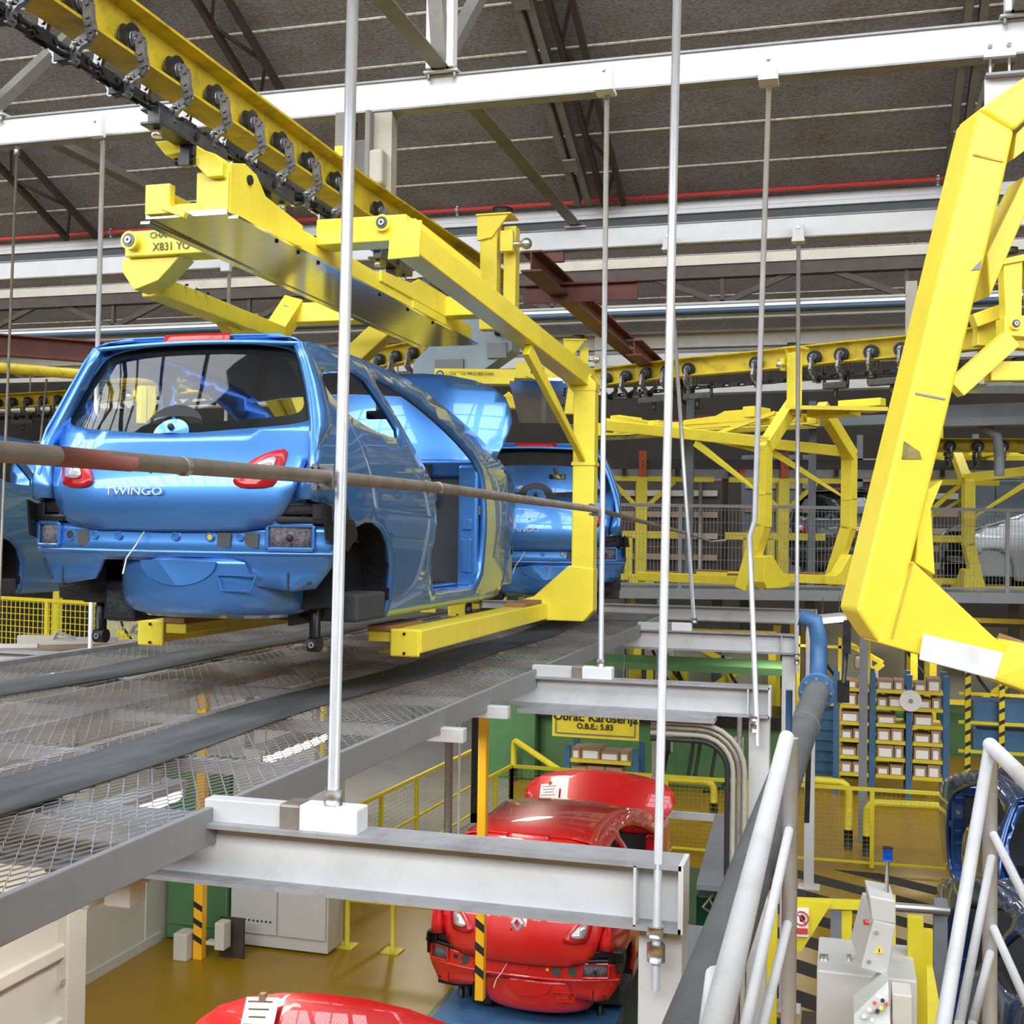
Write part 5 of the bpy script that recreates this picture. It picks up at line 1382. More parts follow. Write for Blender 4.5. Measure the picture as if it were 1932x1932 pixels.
# ---- grey mesh fence and its walkway on the far side
def mesh_fence(name, label, A, B, z0, z1, npost, mt, wx, wz, wr=0.003, toprail=0.05, post=0.05, cat='fence', foot=0.0, midrail=None, mats=None):
    A, B = V(A), V(B)
    t = thing(name, label, cat, (A.x, A.y, z0))
    L = (B - A).length
    for i in range(npost + 1):
        p = A + (B - A) * (i / npost)
        MB().bb((p.x - post / 2, p.y - post / 2, z0 - foot), (p.x + post / 2, p.y + post / 2, z1)).obj('post', mt, t)
        if foot:
            MB().bb((p.x - post * 1.3, p.y - post * 1.3, z0 - foot), (p.x + post * 1.3, p.y + post * 1.3, z0 - foot + 0.015)).obj('post_foot', mt, t)
    MB().beam(V((A.x, A.y, z1)), V((B.x, B.y, z1)), toprail, toprail).obj('top_rail', mt, t)
    MB().beam(V((A.x, A.y, z0 + 0.06)), V((B.x, B.y, z0 + 0.06)), 0.03, 0.03).obj('bottom_rail', mt, t)
    if midrail: MB().beam(V((A.x, A.y, midrail)), V((B.x, B.y, midrail)), 0.03, 0.03).obj('mid_rail', mt, t)
    for i in range(npost):
        p = A + (B - A) * (i / npost); q = A + (B - A) * ((i + 1) / npost)
        m = MB()
        n = max(2, int((q - p).length / wx))
        for k in range(1, n):
            c = p + (q - p) * (k / n)
            m.beam((c.x, c.y, z0 + 0.06), (c.x, c.y, z1 - 0.02), wr * 2, wr * 2, (1, 0, 0))
        z = z0 + 0.06 + wz
        while z < z1 - 0.03:
            m.beam((p.x, p.y, z), (q.x, q.y, z), wr * 2, wr * 2); z += wz
        o = m.obj('wire_mesh', mats or mt, t); o['kind'] = 'stuff'
    return t
mesh_fence('mesh_fence', 'grey wire mesh safety fence along the far walkway', (-3.6, 17.7), (3.6, 19.7), 3.1, 4.36, 6, FASC, 0.055, 0.19, 0.003, 0.05, 0.06)
t = thing('walkway_edge', 'grey steel edge of the far walkway under the mesh fence', 'beam', (-0.3, 18.6, 2.9))
MB().beam((-4.5, 17.45, 3.02), (4.2, 19.85, 3.02), 0.06, 0.16).obj('edge_channel', FASC, t)
MB().beam((-4.5, 18.0, 3.08), (4.2, 20.4, 3.08), 1.0, 0.04).obj('deck', DUCT, t)
MB().beam((-4.5, 22.6, 3.06), (6.5, 25.5, 3.06), 9.0, 0.06).obj('deck', BANDG, t)
for x in (-2.6, 0.3, 2.9):
    MB().bb((x - 0.06, 18.2 + x * 0.27, FLZ), (x + 0.06, 18.35 + x * 0.27, 2.95)).obj('support_post', DUCT, t)

# cars and hangers behind the fence
c4 = car('hatchback_car', 'dark grey car body behind the mesh fence with black seals on its windows', GREYC, low_detail=True, hood=True, door_open=False)
place(c4, (-0.25, 20.4, 3.3), math.radians(-18))
c5 = car('hatchback_car', 'silver car body behind the mesh fence beside the tall tilted arm', SILV, low_detail=True, hood=False, door_open=False, arch=True)
place(c5, (5.6, 22.3, 3.2), math.radians(104), 1.05)
def simple_hanger(label, p, rz, num=None):
    h = lthing('lift_frame', label, 'frame', 'lift frames behind the fence')
    MB().bb((-0.09, -0.09, 0), (0.09, 0.09, 1.75)).obj('mast', YEL, h, bevel=0.006)
    MB().bb((-0.2, -0.2, 0), (0.2, 0.2, 0.12)).obj('base', YEL, h)
    MB().bb((-0.95, -0.05, 0.75), (0.7, 0.05, 0.87)).obj('guard_bar', YEL, h)
    for x in (-0.6, -0.2): MB().bb((x - 0.06, -0.05, 0.12), (x + 0.06, 0.05, 0.78)).obj('guard_post', YEL, h)
    MB().bb((-1.0, -0.07, 0.06), (0.9, 0.07, 0.16)).obj('guard_foot', YEL, h)
    MB().bb((-0.9, -0.05, 1.7), (1.2, 0.05, 1.78)).obj('top_arm', YEL, h)
    MB().beam((0, 0, 1.2), (0.55, 0, 1.7), 0.07, 0.07).beam((0, 0, 1.2), (-0.5, 0, 1.7), 0.07, 0.07).obj('brace', YEL, h)
    MB().bb((-0.05, -0.09, 1.78), (0.07, 0.03, 2.2)).obj('hanger_strap', ORED, h)
    for z in (1.95, 2.02): MB().cyl((0.01, -0.1, z), (0.01, -0.088, z), 0.012, 8).obj('strap_hole', RUB, h)
    MB().cyl((-0.7, 0, 1.78), (-0.7, 0, 1.92), 0.06, 10).obj('buffer', ORED, h)
    if num: text_obj('stencil_number', num, INKB, 0.14, (0, -0.1, 1.35), rot_from((1, 0, 0), (0, 0, 1)), h, 0.001)
    h.location = p; h.rotation_euler = (0, 0, rz)
    return h
simple_hanger('yellow lift frame with orange straps left of the dark grey car', (-3.25, 19.5, 3.1), 0.27)
simple_hanger('yellow lift frame in front of the dark grey car', (-0.98, 20.1, 3.1), 0.27)
simple_hanger('yellow lift frame numbered 29 right of the dark grey car', (1.30, 20.7, 3.1), 0.27, '29')
h7 = hanger('yellow hanger holding the silver car behind the mesh fence', None, leftlow=False, text=False, bend=0.2)
h7.location = (3.5, 21.8, 3.08); h7.rotation_euler = (0, 0, math.radians(104))
t = thing('hanger_rail', 'grey and black conveyor track behind the empty hanger', 'rail', (0, 19.5, 4.9))
MB().beam((-5.5, 18.9, 5.06), (6.0, 22.2, 5.19), 0.12, 0.16).obj('rail_top', BANDG, t)
MB().beam((-5.5, 18.9, 4.90), (6.0, 22.2, 5.03), 0.12, 0.15).obj('rail_bottom', GRYB, t)
for k in range(14):
    p = lerp((-5.2, 18.85, 4.92), (5.8, 22.0, 5.05), k / 13)
    MB().box(p, (0.07, 0.06, 0.12)).obj('rail_cleat', DARK, t)
for x in (-2.4, -0.5, 4.0):
    MB().bb((x - 0.06, 19.75 + 0.29 * x, 3.0), (x + 0.06, 19.87 + 0.29 * x, 6.1)).obj('track_post', DUCT, t)
# ducts and beams in the mid distance
t = thing('cable_duct', 'light grey cable duct behind the raised hood', 'duct', (-1, 17, 5.2))
MB().beam((-4.2, 18.2, 5.55), (3.6, 20.8, 5.95), 0.25, 0.16).obj('duct', GBLU, t, bevel=0.01)
t = thing('cable_duct', 'stepped grey duct behind the tilted hanger arm', 'duct', (3, 17, 5.2))
MB().beam((0.6, 17.6, 5.65), (4.5, 18.2, 5.80), 0.4, 0.2).beam((0.6, 17.4, 5.5), (4.5, 18.0, 5.62), 0.3, 0.12).obj('duct', DUCT, t, bevel=0.01)
MB().tube([(1.85, 17.7, 5.5), (2.05, 17.7, 5.35), (2.08, 17.7, 5.1), (2.08, 17.7, 4.8)], 0.07, 10).obj('duct_elbow', DUCT, t)
r4 = [V((0.6, 18.5, 5.4)), V((6.0, 19.3, 5.4))]
t = thing('overhead_rail', 'yellow rail with round wheels behind the tilted hanger arm', 'rail', (2, 18.7, 5.2))
sweep_I(MB(), r4, 0.14, 0.2, 0.014, 0.016).obj('i_beam', YELR, t)
for d in (0.9, 1.3, 1.65, 2.1, 2.5):
    p, dr = along(r4, d)
    put_trolley(trol, V((p.x, p.y, 5.2)), dr, 'black wheeled trolley on the rail behind the tilted hanger arm', 'trolleys on the far right rail')
# tall racks with boards far behind
t = thing('timber_rack', 'dim storage rack with stacked pale boards behind the lift frames', 'rack', (1.5, 26, 3.0))
for x in (0.3, 1.4, 2.5): MB().bb((x - 0.06, 25.0, 3.0), (x + 0.06, 25.1, 6.0)).obj('rack_post', DUCT, t)
for k in range(7):
    MB().bb((0.2, 25.0, 3.3 + 0.35 * k), (2.6, 25.8, 3.42 + 0.35 * k)).obj('board_bundle', CARD if k % 2 else BEIGE, t)
t = thing('switch_cabinet', 'grey control cabinet on the far walkway', 'cabinet', (2.4, 22, 3))
cb = MB().bb((2.0, 22.2, 3.1), (3.1, 22.9, 4.95)).obj('body', DUCT, t, bevel=0.02)
MB().bb((2.06, 22.18, 3.2), (2.54, 22.2, 4.85)).obj('door', GBLU, t); MB().bb((2.56, 22.18, 3.2), (3.04, 22.2, 4.85)).obj('door', GBLU, t)
# paper notice hung on a cord from the track
t = thing('paper_notice', 'blank white paper notice hanging below the black track', 'paper', PD(1345, 905, 20.2))
MB().plate([PD(1330, 880, 20.2), PD(1361, 880, 20.2), PD(1361, 907, 20.2), PD(1330, 907, 20.2)], (0, 0.01, 0)).obj('sheet', PAPER, t)
MB().tube([PD(1345, 881, 20.2), PD(1345, 845, 20.2)], 0.006, 5).obj('cord', STEEL, t)

# more services in the mid distance behind the empty hanger
t = thing('crane_beam', 'pinkish red beam behind the load bars of the empty hanger', 'beam', (0, 21.5, 5.6))
MB().beam((-3.0, 20.6, 5.92), (3.5, 22.4, 6.0), 0.1, 0.16).obj('beam', mat('faded_red_beam_paint', (0.34, 0.13, 0.12), 0.6), t)
for x in (-2.6, 3.2): MB().tube([(x, 20.6 + 0.277 * (x + 3), 6.0), (x, 20.6 + 0.277 * (x + 3), 7.3)], 0.02, 6).obj('hanger_rod', STEEL, t)
t = thing('light_trough', 'long white lighting trough behind the crossing rail', 'lamp', (0, 19.8, 6.2))
MB().beam((-4.5, 19.6, 6.28), (2.5, 19.9, 6.42), 0.3, 0.14).obj('trough', WHT, t)
for x in (-4.0, 2.0): MB().tube([(x, 19.7, 6.3), (x, 19.7, 7.0)], 0.015, 6).obj('hanger_rod', STEEL, t)
t = thing('light_trough', 'second long white lighting trough left of the red oxide beam', 'lamp', (-8, 19.6, 6.2))
MB().beam((-16.0, 19.0, 6.15), (-6.5, 19.5, 6.25), 0.3, 0.14).obj('trough', WHT, t)
for x in (-15.0, -7.5): MB().tube([(x, 19.2, 6.2), (x, 19.2, 7.3)], 0.015, 6).obj('hanger_rod', STEEL, t)
for k, (x, y, z, w, h_, m_, lab) in enumerate(((-4.6, 24.5, 3.1, 2.2, 2.2, BROWN, 'dim brown machine housing behind the second blue car'), (-2.2, 26.5, 3.1, 1.6, 2.6, DUCT, 'tall dim grey machine housing behind the lift frames'), (3.4, 27.0, 3.1, 3.0, 2.4, BROWN, 'wide dim brown machine housing behind the silver car'), (-9.5, 25.0, 3.0, 4.0, 2.4, BROWN, 'long dim brown machine housing far behind the first blue car'))):
    t = thing('machine_housing', lab, 'machine', (x, y, z))
    MB().bb((x, y, z), (x + w, y + 1.2, z + h_)).obj('housing', m_, t, bevel=0.03)
    for i in range(4):
        MB().bb((x + 0.1, y - 0.05, z + 0.3 + i * h_ / 5), (x + w - 0.1, y, z + 0.42 + i * h_ / 5)).obj('panel_rib', (CARD, BEIGE)[i % 2], t)
    for i in range(3):
        xx = x + w * (0.2 + 0.3 * i); MB().tube([(xx, y - 0.1, z), (xx, y - 0.1, z + h_)], 0.04, 6).obj('pipe', STEEL, t)
    MB().bb((x, y, FLZ), (x + 0.2, y + 0.2, z)).bb((x + w - 0.2, y, FLZ), (x + w, y + 0.2, z)).obj('leg_frame', DUCT, t)
# ================================================================ LOWER LEVEL
F = FLZ
# ---- red cars on the trolley lane
rc = car('hatchback_car', 'red car body with raised hood and paper sheet, riding on the blue trolley', RED, emblem=True, glassy=True, hood_up=0.52, lean=0.80)
place(rc, (-2.50, 9.2, -0.03), 0.0, 1.0)
rc2 = car('hatchback_car', 'bright red car body whose raised hood shows at the bottom of the lane', RED, low_detail=True)
place(rc2, (-2.33, 1.95, -0.10), 0.0, 1.05)
def sheet(label, c, ax, ay, w, h, lines=6):
    """sheet of paper with typed lines, clipped on"""
    t = thing('paper_sheet', label, 'paper', c)
    c, ax, ay = V(c), V(ax).normalized(), V(ay).normalized()
    n = ax.cross(ay)
    MB().plate([c - ax * w / 2 - ay * h / 2, c + ax * w / 2 - ay * h / 2, c + ax * w / 2 + ay * h / 2, c - ax * w / 2 + ay * h / 2], -n * 0.003).obj('sheet', PAPER, t)
    for k in range(lines):
        y = h * (0.36 - 0.72 * k / max(1, lines - 1))
        L = w * (0.75 - 0.12 * (k % 3)) / 2
        p = c + ay * y - ax * w * 0.05
        MB().plate([p - ax * L - ay * 0.004, p + ax * L - ay * 0.004, p + ax * L + ay * 0.004, p - ax * L + ay * 0.004], n * 0.001).obj('typed_line', INKB, t)
    MB().box(c + ay * h / 2, (0.03, 0.03, 0.04)).obj('clip', CARD, t)
hp = V((-3.02, 13.32, 1.42))
sheet('white typed sheet clipped to the raised hood of the red car', (-3.02, 12.375, 1.115), (0.98, -0.12, 0.15), (-0.12, 0.81, 0.57), 0.22, 0.29)
sheet('white typed sheet lying on the hood of the nearest red car', (-2.755, 5.325, 1.517), (0.985, -0.09, 0.13), (-0.05, 0.544, 0.838), 0.19, 0.15, 4)
# blue trolley on the green lane
t = thing('floor_trolley', 'blue steel floor trolley under the red car', 'trolley', (-2.6, 10, F))
MB().bb((-3.2, 9.13, -0.2), (-1.75, 9.9, -0.05)).obj('deck', BLUP, t, bevel=0.012)
MB().bb((-3.1, 9.9, -0.2), (-2.95, 12.4, -0.08)).bb((-2.05, 9.9, -0.2), (-1.9, 12.4, -0.08)).obj('side_beam', BLUP, t, bevel=0.01)
for x in (-3.1, -2.05):
    for y in (9.3, 12.2):
        MB().cyl((x - 0.03, y, F + 0.09), (x + 0.03, y, F + 0.09), 0.09, 14).obj('caster', RUB, t)
        MB().bb((x - 0.04, y - 0.03, F + 0.1), (x + 0.04, y + 0.03, -0.19)).obj('caster_fork', BOLT, t)
for x in (-3.05, -2.15):
    for y in (10.4, 12.1): MB().bb((x - 0.05, y - 0.05, -0.1), (x + 0.05, y + 0.05, 0.03)).obj('car_support', BLUP, t)
t = thing('lane_kerb', 'yellow and dark kerb rail along the green lane', 'kerb', (-1.45, 10, F))
MB().bb((-1.5, 6.5, F), (-1.38, 15.5, F + 0.12)).obj('kerb', YELR, t, bevel=0.01)
for k in range(6): MB().cyl((-1.5, 9 + k, F + 0.06), (-1.52, 9 + k, F + 0.06), 0.03, 10).obj('kerb_bolt', DARK, t)

# ---- hanging orange posts with black bands
def band_post(label, x, y, z0, z1, w, m, name='stop_post'):
    t = thing(name, label, 'post', (x, y, z0))
    MB().bb((x - w / 2, y - w / 2, z0), (x + w / 2, y + w / 2, z1)).obj('post', m, t, bevel=0.006)
    for k in range(3):
        z = z0 + 0.16 + k * 0.17
        MB().plate([V((x - w / 2 - 0.002, y - w / 2 - 0.002, z + 0.05)), V((x + w / 2 + 0.002, y - w / 2 - 0.002, z)), V((x + w / 2 + 0.002, y - w / 2 - 0.002, z + 0.06)), V((x - w / 2 - 0.002, y - w / 2 - 0.002, z + 0.11))], (0, 0.004, 0)).obj('black_band', INK, t)
    return t
band_post('orange hanging post with black bands in front of the red car', -2.57, 8.45, 0.44, 2.99, 0.066, ORANGE)
t = band_post('orange post with black bands standing before the cabinets', -6.47, 11.14, F, 2.9, 0.10, ORANGE)
MB().bb((-6.70, 11.0, F), (-6.54, 11.2, F + 0.28)).obj('base_box', CREAM, t, bevel=0.01)
MB().bb((-6.38, 11.1, F + 0.16), (-6.25, 11.2, F + 0.2)).bb((-6.25, 11.05, F + 0.14), (-6.14, 11.2, F + 0.42)).obj('sensor_box', CREAM, t, bevel=0.008)
MB().bb((-6.3, 11.25, F), (-6.02, 11.28, F + 0.42)).obj('sensor_plate', BROWN, t)

# ---- cabinets and walls at the lower left
wl = tag(bpy.data.objects.new('wall_booth', None), 'pale booth wall below the platform with skirting', None, kind='structure')
col.objects.link(wl); PINV[wl.name] = Matrix.Identity(4)
MB().bb((-7.30, 6.0, F), (-7.16, 12.02, 2.6)).obj('panel', CREAM, wl)
MB().bb((-7.16, 6.0, F), (-7.14, 11.5, F + 0.1)).obj('skirting', CABG, wl)
for y in (8.0, 9.9, 11.2): MB().bb((-7.16, y - 0.01, F), (-7.145, y + 0.01, 2.6)).obj('joint', CABG, wl)
tag(MB().bb((-9.5, 12.02, F), (-5.6, 12.15, 2.6)).obj('wall_partition', CREAM), 'pale partition behind the lockers', None, kind='structure')
t = thing('locker_cabinet', 'tall green metal cabinet beside the grey lockers', 'cabinet', (-6.75, 11.65, F))
MB().bb((-7.12, 11.55, F + 0.02), (-6.39, 11.75, 1.4)).obj('body', GREEN, t, bevel=0.01)
MB().bb((-7.09, 11.53, F + 0.18), (-6.42, 11.55, 1.36)).obj('door', GREEN, t, bevel=0.006)
t = thing('locker_cabinet', 'light grey double door locker cabinet with vent holes', 'cabinet', (-5.8, 11.8, F))
MB().bb((-6.37, 11.60, F + 0.02), (-5.22, 12.0, 1.35)).obj('body', CABG, t, bevel=0.01)
for i, (a, b) in enumerate(((-6.35, -5.81), (-5.79, -5.24))):
    d = MB().bb((a, 11.575, F + 0.16), (b, 11.60, 1.3)).obj('door', CABG, t, bevel=0.006)
    if i == 0:
        for k in range(9): MB().cyl((a + 0.07 + 0.05 * k, 11.57, F + 0.30), (a + 0.07 + 0.05 * k, 11.576, F + 0.30), 0.012, 8).obj('vent_hole', RUB, d)
    else:
        MB().bb((a + 0.03, 11.55, 0.55), (a + 0.045, 11.575, 0.68)).obj('handle', DARK, d)
# cream shutter panel, close at the left
sh = thing('shutter_panel', 'cream ribbed shutter panel below the platform beside the yellow floor', 'panel', (-4.3, 4, F))
SX = 0.62
MB().bb((-4.43, 1.0, F), (-4.33, 6.0, 2.55)).obj('sheet', CREAM, sh)
for k in range(7):
    z = -0.25 + 0.42 * k
    MB().bb((-4.33, 1.0, z), (-4.28, 5.9, z + 0.085)).obj('rib', CREAM, sh, bevel=0.012)
MB().bb((-4.44, 5.88, F), (-4.26, 6.06, 2.55)).obj('frame_post', CREAM, sh, bevel=0.01)
for k in range(6): MB().cyl((-4.28, 5.86, 0.1 + 0.4 * k), (-4.27, 5.86, 0.1 + 0.4 * k), 0.02, 8).obj('fixing', GRYB, sh)
# pale block and small boxes under the platform edge
t = thing('junction_box', 'small cream junction boxes under the near platform beam', 'box', (-2.6, 3.6, 2.6))
MB().bb((-2.55, 3.5, 2.6), (-2.46, 3.6, 2.72)).bb((-2.40, 3.5, 2.62), (-2.3, 3.6, 2.73)).bb((-2.6, 3.45, 2.73), (-2.2, 3.6, 2.76)).obj('boxes', CREAM, t, bevel=0.006)

# ---- lit fluorescent lamps below the platform
def lamp(label, p, q, power=60, r=0.035):
    t = thing('fluorescent_lamp', label, 'lamp', p, group='fluorescent lamps')
    p, q = V(p), V(q)
    d = (q - p).normalized()
    MB().beam(p + V((0, 0, 0.06)), q + V((0, 0, 0.06)), 0.14, 0.04).obj('housing', WHT2, t)
    MB().cyl(p, q, r, 10).obj('tube', TUBE_ON, t)
    for e_ in (0.15, 0.85):
        c_ = lerp(p, q, e_); MB().tube([c_ + V((0, 0, 0.08)), V((c_.x, c_.y, max(2.985, c_.z + 0.3)))], 0.004, 5).obj('suspension_wire', STEEL, t)
    MB().box(p + V((0, 0, 0.03)), (0.1, 0.03, 0.08)).box(q + V((0, 0, 0.03)), (0.1, 0.03, 0.08)).obj('end_cap', WHT2, t)
    return t
lamp('lit fluorescent lamp shining through the platform mesh near the mat', (-3.38, 4.55, 2.5), (-3.38, 5.55, 2.5))
lamp('lit fluorescent lamp shining through the platform mesh beside the near rod', (-3.40, 6.45, 2.5), (-3.40, 7.4, 2.5))
lamp('lit fluorescent lamp hanging under the far walkway', PD(1545, 1172, 15), PD(1590, 1168, 15))
lamp('lit fluorescent lamp far left below the blue car', PD(12, 1062, 15), PD(52, 1062, 15))
for (x, y, z, e) in ((-3.4, 5.2, 2.4, 24), (-3.0, 8.6, 2.4, 30), (-3.4, 13, 2.4, 22), (0.5, 12.5, 2.6, 8), (-1, 21, 2.5, 60), (3.5, 21, 2.5, 50), (-6.5, 18, 2.5, 60), (-10, 18, 2.9, 110), (1.5, 24.5, 2.6, 70)):
    area_light('fluorescent_light', (x, y, z), (0, 0, -1), 0.3, 1.5, e, (1.0, 0.93, 0.8))

# ---- yellow mesh fences on the floor
YMESH = YELF
mesh_fence('yellow_mesh_fence', 'yellow mesh fence running back beside the lockers', (-5.8, 13.2), (-5.55, 17.8), F + 0.05, 0.5, 4, YELF, 0.06, 0.06, 0.0016, 0.045, 0.05, midrail=-0.05, mats=WIREY)
mesh_fence('yellow_mesh_fence', 'short yellow mesh fence turning the corner behind the red car', (-4.75, 15.4), (-4.65, 16.7), F + 0.05, 0.5, 2, YELF, 0.06, 0.06, 0.0016, 0.045, 0.055, mats=WIREY)
mesh_fence('yellow_mesh_fence', 'long yellow mesh fence behind the raised red hood', (-4.65, 16.7), (-1.25, 16.75), F + 0.05, 0.5, 3, YELF, 0.06, 0.06, 0.0016, 0.045, 0.055, mats=WIREY)
mesh_fence('yellow_mesh_fence', 'yellow mesh fence behind the hazard stripes', (-1.2, 16.75), (3.6, 16.9), F + 0.05, 0.5, 3, YELF, 0.06, 0.06, 0.0016, 0.045, 0.055, mats=WIREY)
t = thing('guard_rail', 'low yellow tube guard rail beside the lockers', 'rail', (-5, 12, F))
MB().tube([(-5.15, 11.95, F), (-5.15, 11.95, F + 0.95)], 0.03, 8).obj('post', YELF, t)
MB().tube([(-4.62, 11.95, F), (-4.62, 11.95, F + 0.95)], 0.03, 8).obj('post', YELF, t)
MB().tube([(-5.15, 11.95, F + 0.5), (-3.9, 12.0, F + 0.5)], 0.025, 8).obj('rail', YELF, t)
MB().tube([(-5.15, 11.95, F + 0.5), (-5.0, 13.1, F + 0.5)], 0.025, 8).obj('rail', YELF, t)
for x in (-5.15, -4.62): MB().bb((x - 0.1, 11.85, F), (x + 0.1, 12.05, F + 0.015)).obj('foot_plate', YELF, t)
def pipe_guard(label, pts, r=0.055):
    t = thing('pipe_guard', label, 'rail', pts[0], group='yellow pipe guards')
    # rounded corners
    P = [V(p) for p in pts]; out = [P[0]]
    for a, b, c in zip(P, P[1:], P[2:]):
        u, w = (a - b).normalized(), (c - b).normalized(); k = 0.16
        for i in range(5):
            s_ = i / 4; out.append((b + u * k) * (1 - s_) ** 2 + b * 2 * s_ * (1 - s_) + (b + w * k) * s_ ** 2)
    out.append(P[-1])
    MB().tube(out, r, 10).obj('pipe', YELF, t)
    for p in (P[0], P[-1]):
        MB().cyl((p.x, p.y, F), (p.x, p.y, F + 0.28), r * 1.15, 12).obj('black_sleeve', RUB, t)
    return t
pipe_guard('yellow pipe guard bent around the green machine', [(-5.75, 20.8, F), (-5.75, 20.8, F + 0.75), (-4.3, 18.9, F + 0.55), (-4.3, 18.9, F)])
pipe_guard('long yellow pipe guard in front of the green machine', [(-4.15, 18.9, F), (-4.15, 18.9, F + 0.6), (-1.95, 19.0, F + 0.6), (-1.95, 19.0, F)])
pipe_guard('yellow pipe guard inside the fence behind the red hood', [(-4.4, 16.2, F), (-4.4, 16.2, F + 0.45), (-3.2, 16.3, F + 0.45), (-3.2, 16.3, F)])
pipe_guard('yellow pipe guard behind the fence at the hazard stripes', [(0.35, 17.6, F), (0.35, 17.6, F + 0.75), (2.6, 17.8, F + 0.75), (2.6, 17.8, F)])
pipe_guard('yellow pipe guard behind the stair rail', [(-1.1, 17.9, F), (-1.1, 17.9, F + 0.95), (0.1, 17.9, F + 0.95), (0.1, 17.9, F)])
pipe_guard('short yellow pipe guard beyond the beam on the grey aisle', [(-6.6, 14.2, F), (-6.6, 14.2, F + 0.62), (-6.1, 14.5, F + 0.62), (-6.1, 14.5, F)])

# ---- green machine, sign and parts rack
t = thing('press_machine', 'long green machine base behind the yellow pipe guards', 'machine', (-3.5, 21, F))
MB().bb((-6.3, 21.0, F), (-5.4, 22.2, 1.6)).obj('end_housing', GREEN, t, bevel=0.03)
MB().bb((-5.4, 21.3, F), (-1.0, 22.6, 0.55)).obj('base', GREEN, t, bevel=0.03)
MB().bb((-5.4, 21.1, 0.55), (-1.0, 22.6, 0.75)).obj('table', DARK, t)
MB().bb((-5.2, 21.0, 1.5), (-0.9, 22.4, 1.62)).obj('top_deck', GREEN, t)
for x in (-3.0, -1.75):
    s_ = MB().bb((x - 0.08, 21.26, 0.02), (x + 0.08, 21.3, 0.36)).obj('socket_plate', CABG, t)
    MB().bb((x - 0.04, 21.2, 0.02), (x + 0.04, 21.27, 0.25)).obj('plug', RUB, s_)
    MB().tube([(x, 21.2, 0.05), (x - 0.05, 21.1, -0.3), (x - 0.35, 21.0, F + 0.05), (x - 0.6, 21.0, F + 0.02)], 0.03, 6).obj('cable', RUB, s_)
for x in (-2.5, -2.38, -2.1):
    MB().tube([(x, 21.0, 1.0), (x - 0.02, 20.9, 0.2), (x - 0.1, 20.9, -0.35)], 0.03, 6).obj('hose', RUB, t)
sg = thing('hanging_sign', 'yellow sign reading Obrat Karoserija above the parts rack', 'sign', (-4, 19.3, 0.6))
a = PD(1033, 1325, 19.4); b = PD(1206, 1397, 19.4)
MB().bb((a.x, 19.25, b.z), (b.x, 19.3, a.z)).obj('board', YEL, sg)
m = MB(); z0, z1, x0, x1 = b.z + 0.06, a.z - 0.06, a.x + 0.06, b.x - 0.06
for p, q in (((x0, z0), (x1, z0)), ((x1, z0), (x1, z1)), ((x1, z1), (x0, z1)), ((x0, z1), (x0, z0))):
    m.beam((p[0], 19.246, p[1]), (q[0], 19.246, q[1]), 0.012, 0.02, (0, 0, 1))
m.obj('border', DUCT, sg)
R_ = rot_from((1, 0, 0), (0, 0, 1))
xc = (x0 + x1) / 2
text_obj('sign_text', 'Obrat: Karoserija', INK, 0.20, (xc, 19.24, PD(1120, 1357, 19.4).z), R_, sg, 0.002, bold=0.004)
text_obj('sign_text', 'O.B.E.: 5.83', INK, 0.13, (xc, 19.24, PD(1120, 1374, 19.4).z), R_, sg, 0.002, bold=0.003)
for x in (x0 + 0.3, x1 - 0.2): MB().tube([(x, 19.28, a.z), (x, 19.28, 2.9)], 0.008, 6).obj('hanging_wire', STEEL, sg)

def box_rack(label, x0, x1, y, n, h, cols, tilt=0.0, name='parts_rack', seed=1):
    rng = random.Random(seed)
    t = thing(name, label, 'rack', (x0, y, F))
    for i in range(cols + 1):
        x = x0 + (x1 - x0) * i / cols
        for yy in (y, y + 0.7): MB().bb((x - 0.05, yy - 0.04, F), (x + 0.05, yy + 0.04, F + h)).obj('post', BLUP, t)
    for i in range(cols):
        a = x0 + (x1 - x0) * i / cols + 0.06; b = x0 + (x1 - x0) * (i + 1) / cols - 0.06
        for k in range(n):
            z = F + 0.35 + k * (h - 0.6) / (n - 1 if n > 1 else 1) * 0.95
            MB().bb((a, y - 0.06, z), (b, y + 0.7, z + 0.06)).obj('shelf', YELF, t)
            x = a + 0.02
            while x < b - 0.15:
                w = rng.uniform(0.16, 0.34); w = min(w, b - x - 0.02)
                bx = thing('carton', 'brown carton with pale label in the ' + name.replace('_', ' ') + ' with yellow shelves', 'box', (x, y, z + 0.06), group='cartons in the ' + label)
                hh_ = rng.uniform(0.13, 0.22)
                MB().bb((x, y - 0.05, z + 0.06), (x + w - 0.015, y + 0.4, z + 0.06 + hh_)).obj('box', CARD, bx)
                if True:
                    MB().bb((x + 0.03, y - 0.054, z + 0.075), (x + w - 0.05, y - 0.05, z + 0.06 + hh_ * 0.75)).obj('label_sticker', PAPER, bx)
                x += w
    return t
box_rack('blue parts rack with yellow shelves of cartons', -0.1, 1.72, 21.6, 6, 2.15, 3, seed=3)
box_rack('low blue rack of cartons under the yellow sign', -4.45, -3.3, 19.5, 2, 0.95, 1, name='sign_rack', seed=5)
t = thing('roll_disc', 'round white disc standing on top of the parts rack', 'disc', (1.15, 21.5, 1.5))
c_ = PD(1707, 1295, 22.3)
MB().cyl((c_.x, 21.46, c_.z), (c_.x, 21.52, c_.z), 0.18, 28).obj('disc', PAPER, t)
MB().ring((c_.x, 21.45, c_.z), (0, 1, 0), 0.035, 0.02, 0.02, 14).obj('hub', IRON, t)
t = thing('rack_panel', 'blue ribbed sheet fence panel in a yellow frame', 'panel', (-0.6, 22, F))
a = PD(1530, 1325, 22); b = PD(1625, 1455, 22)
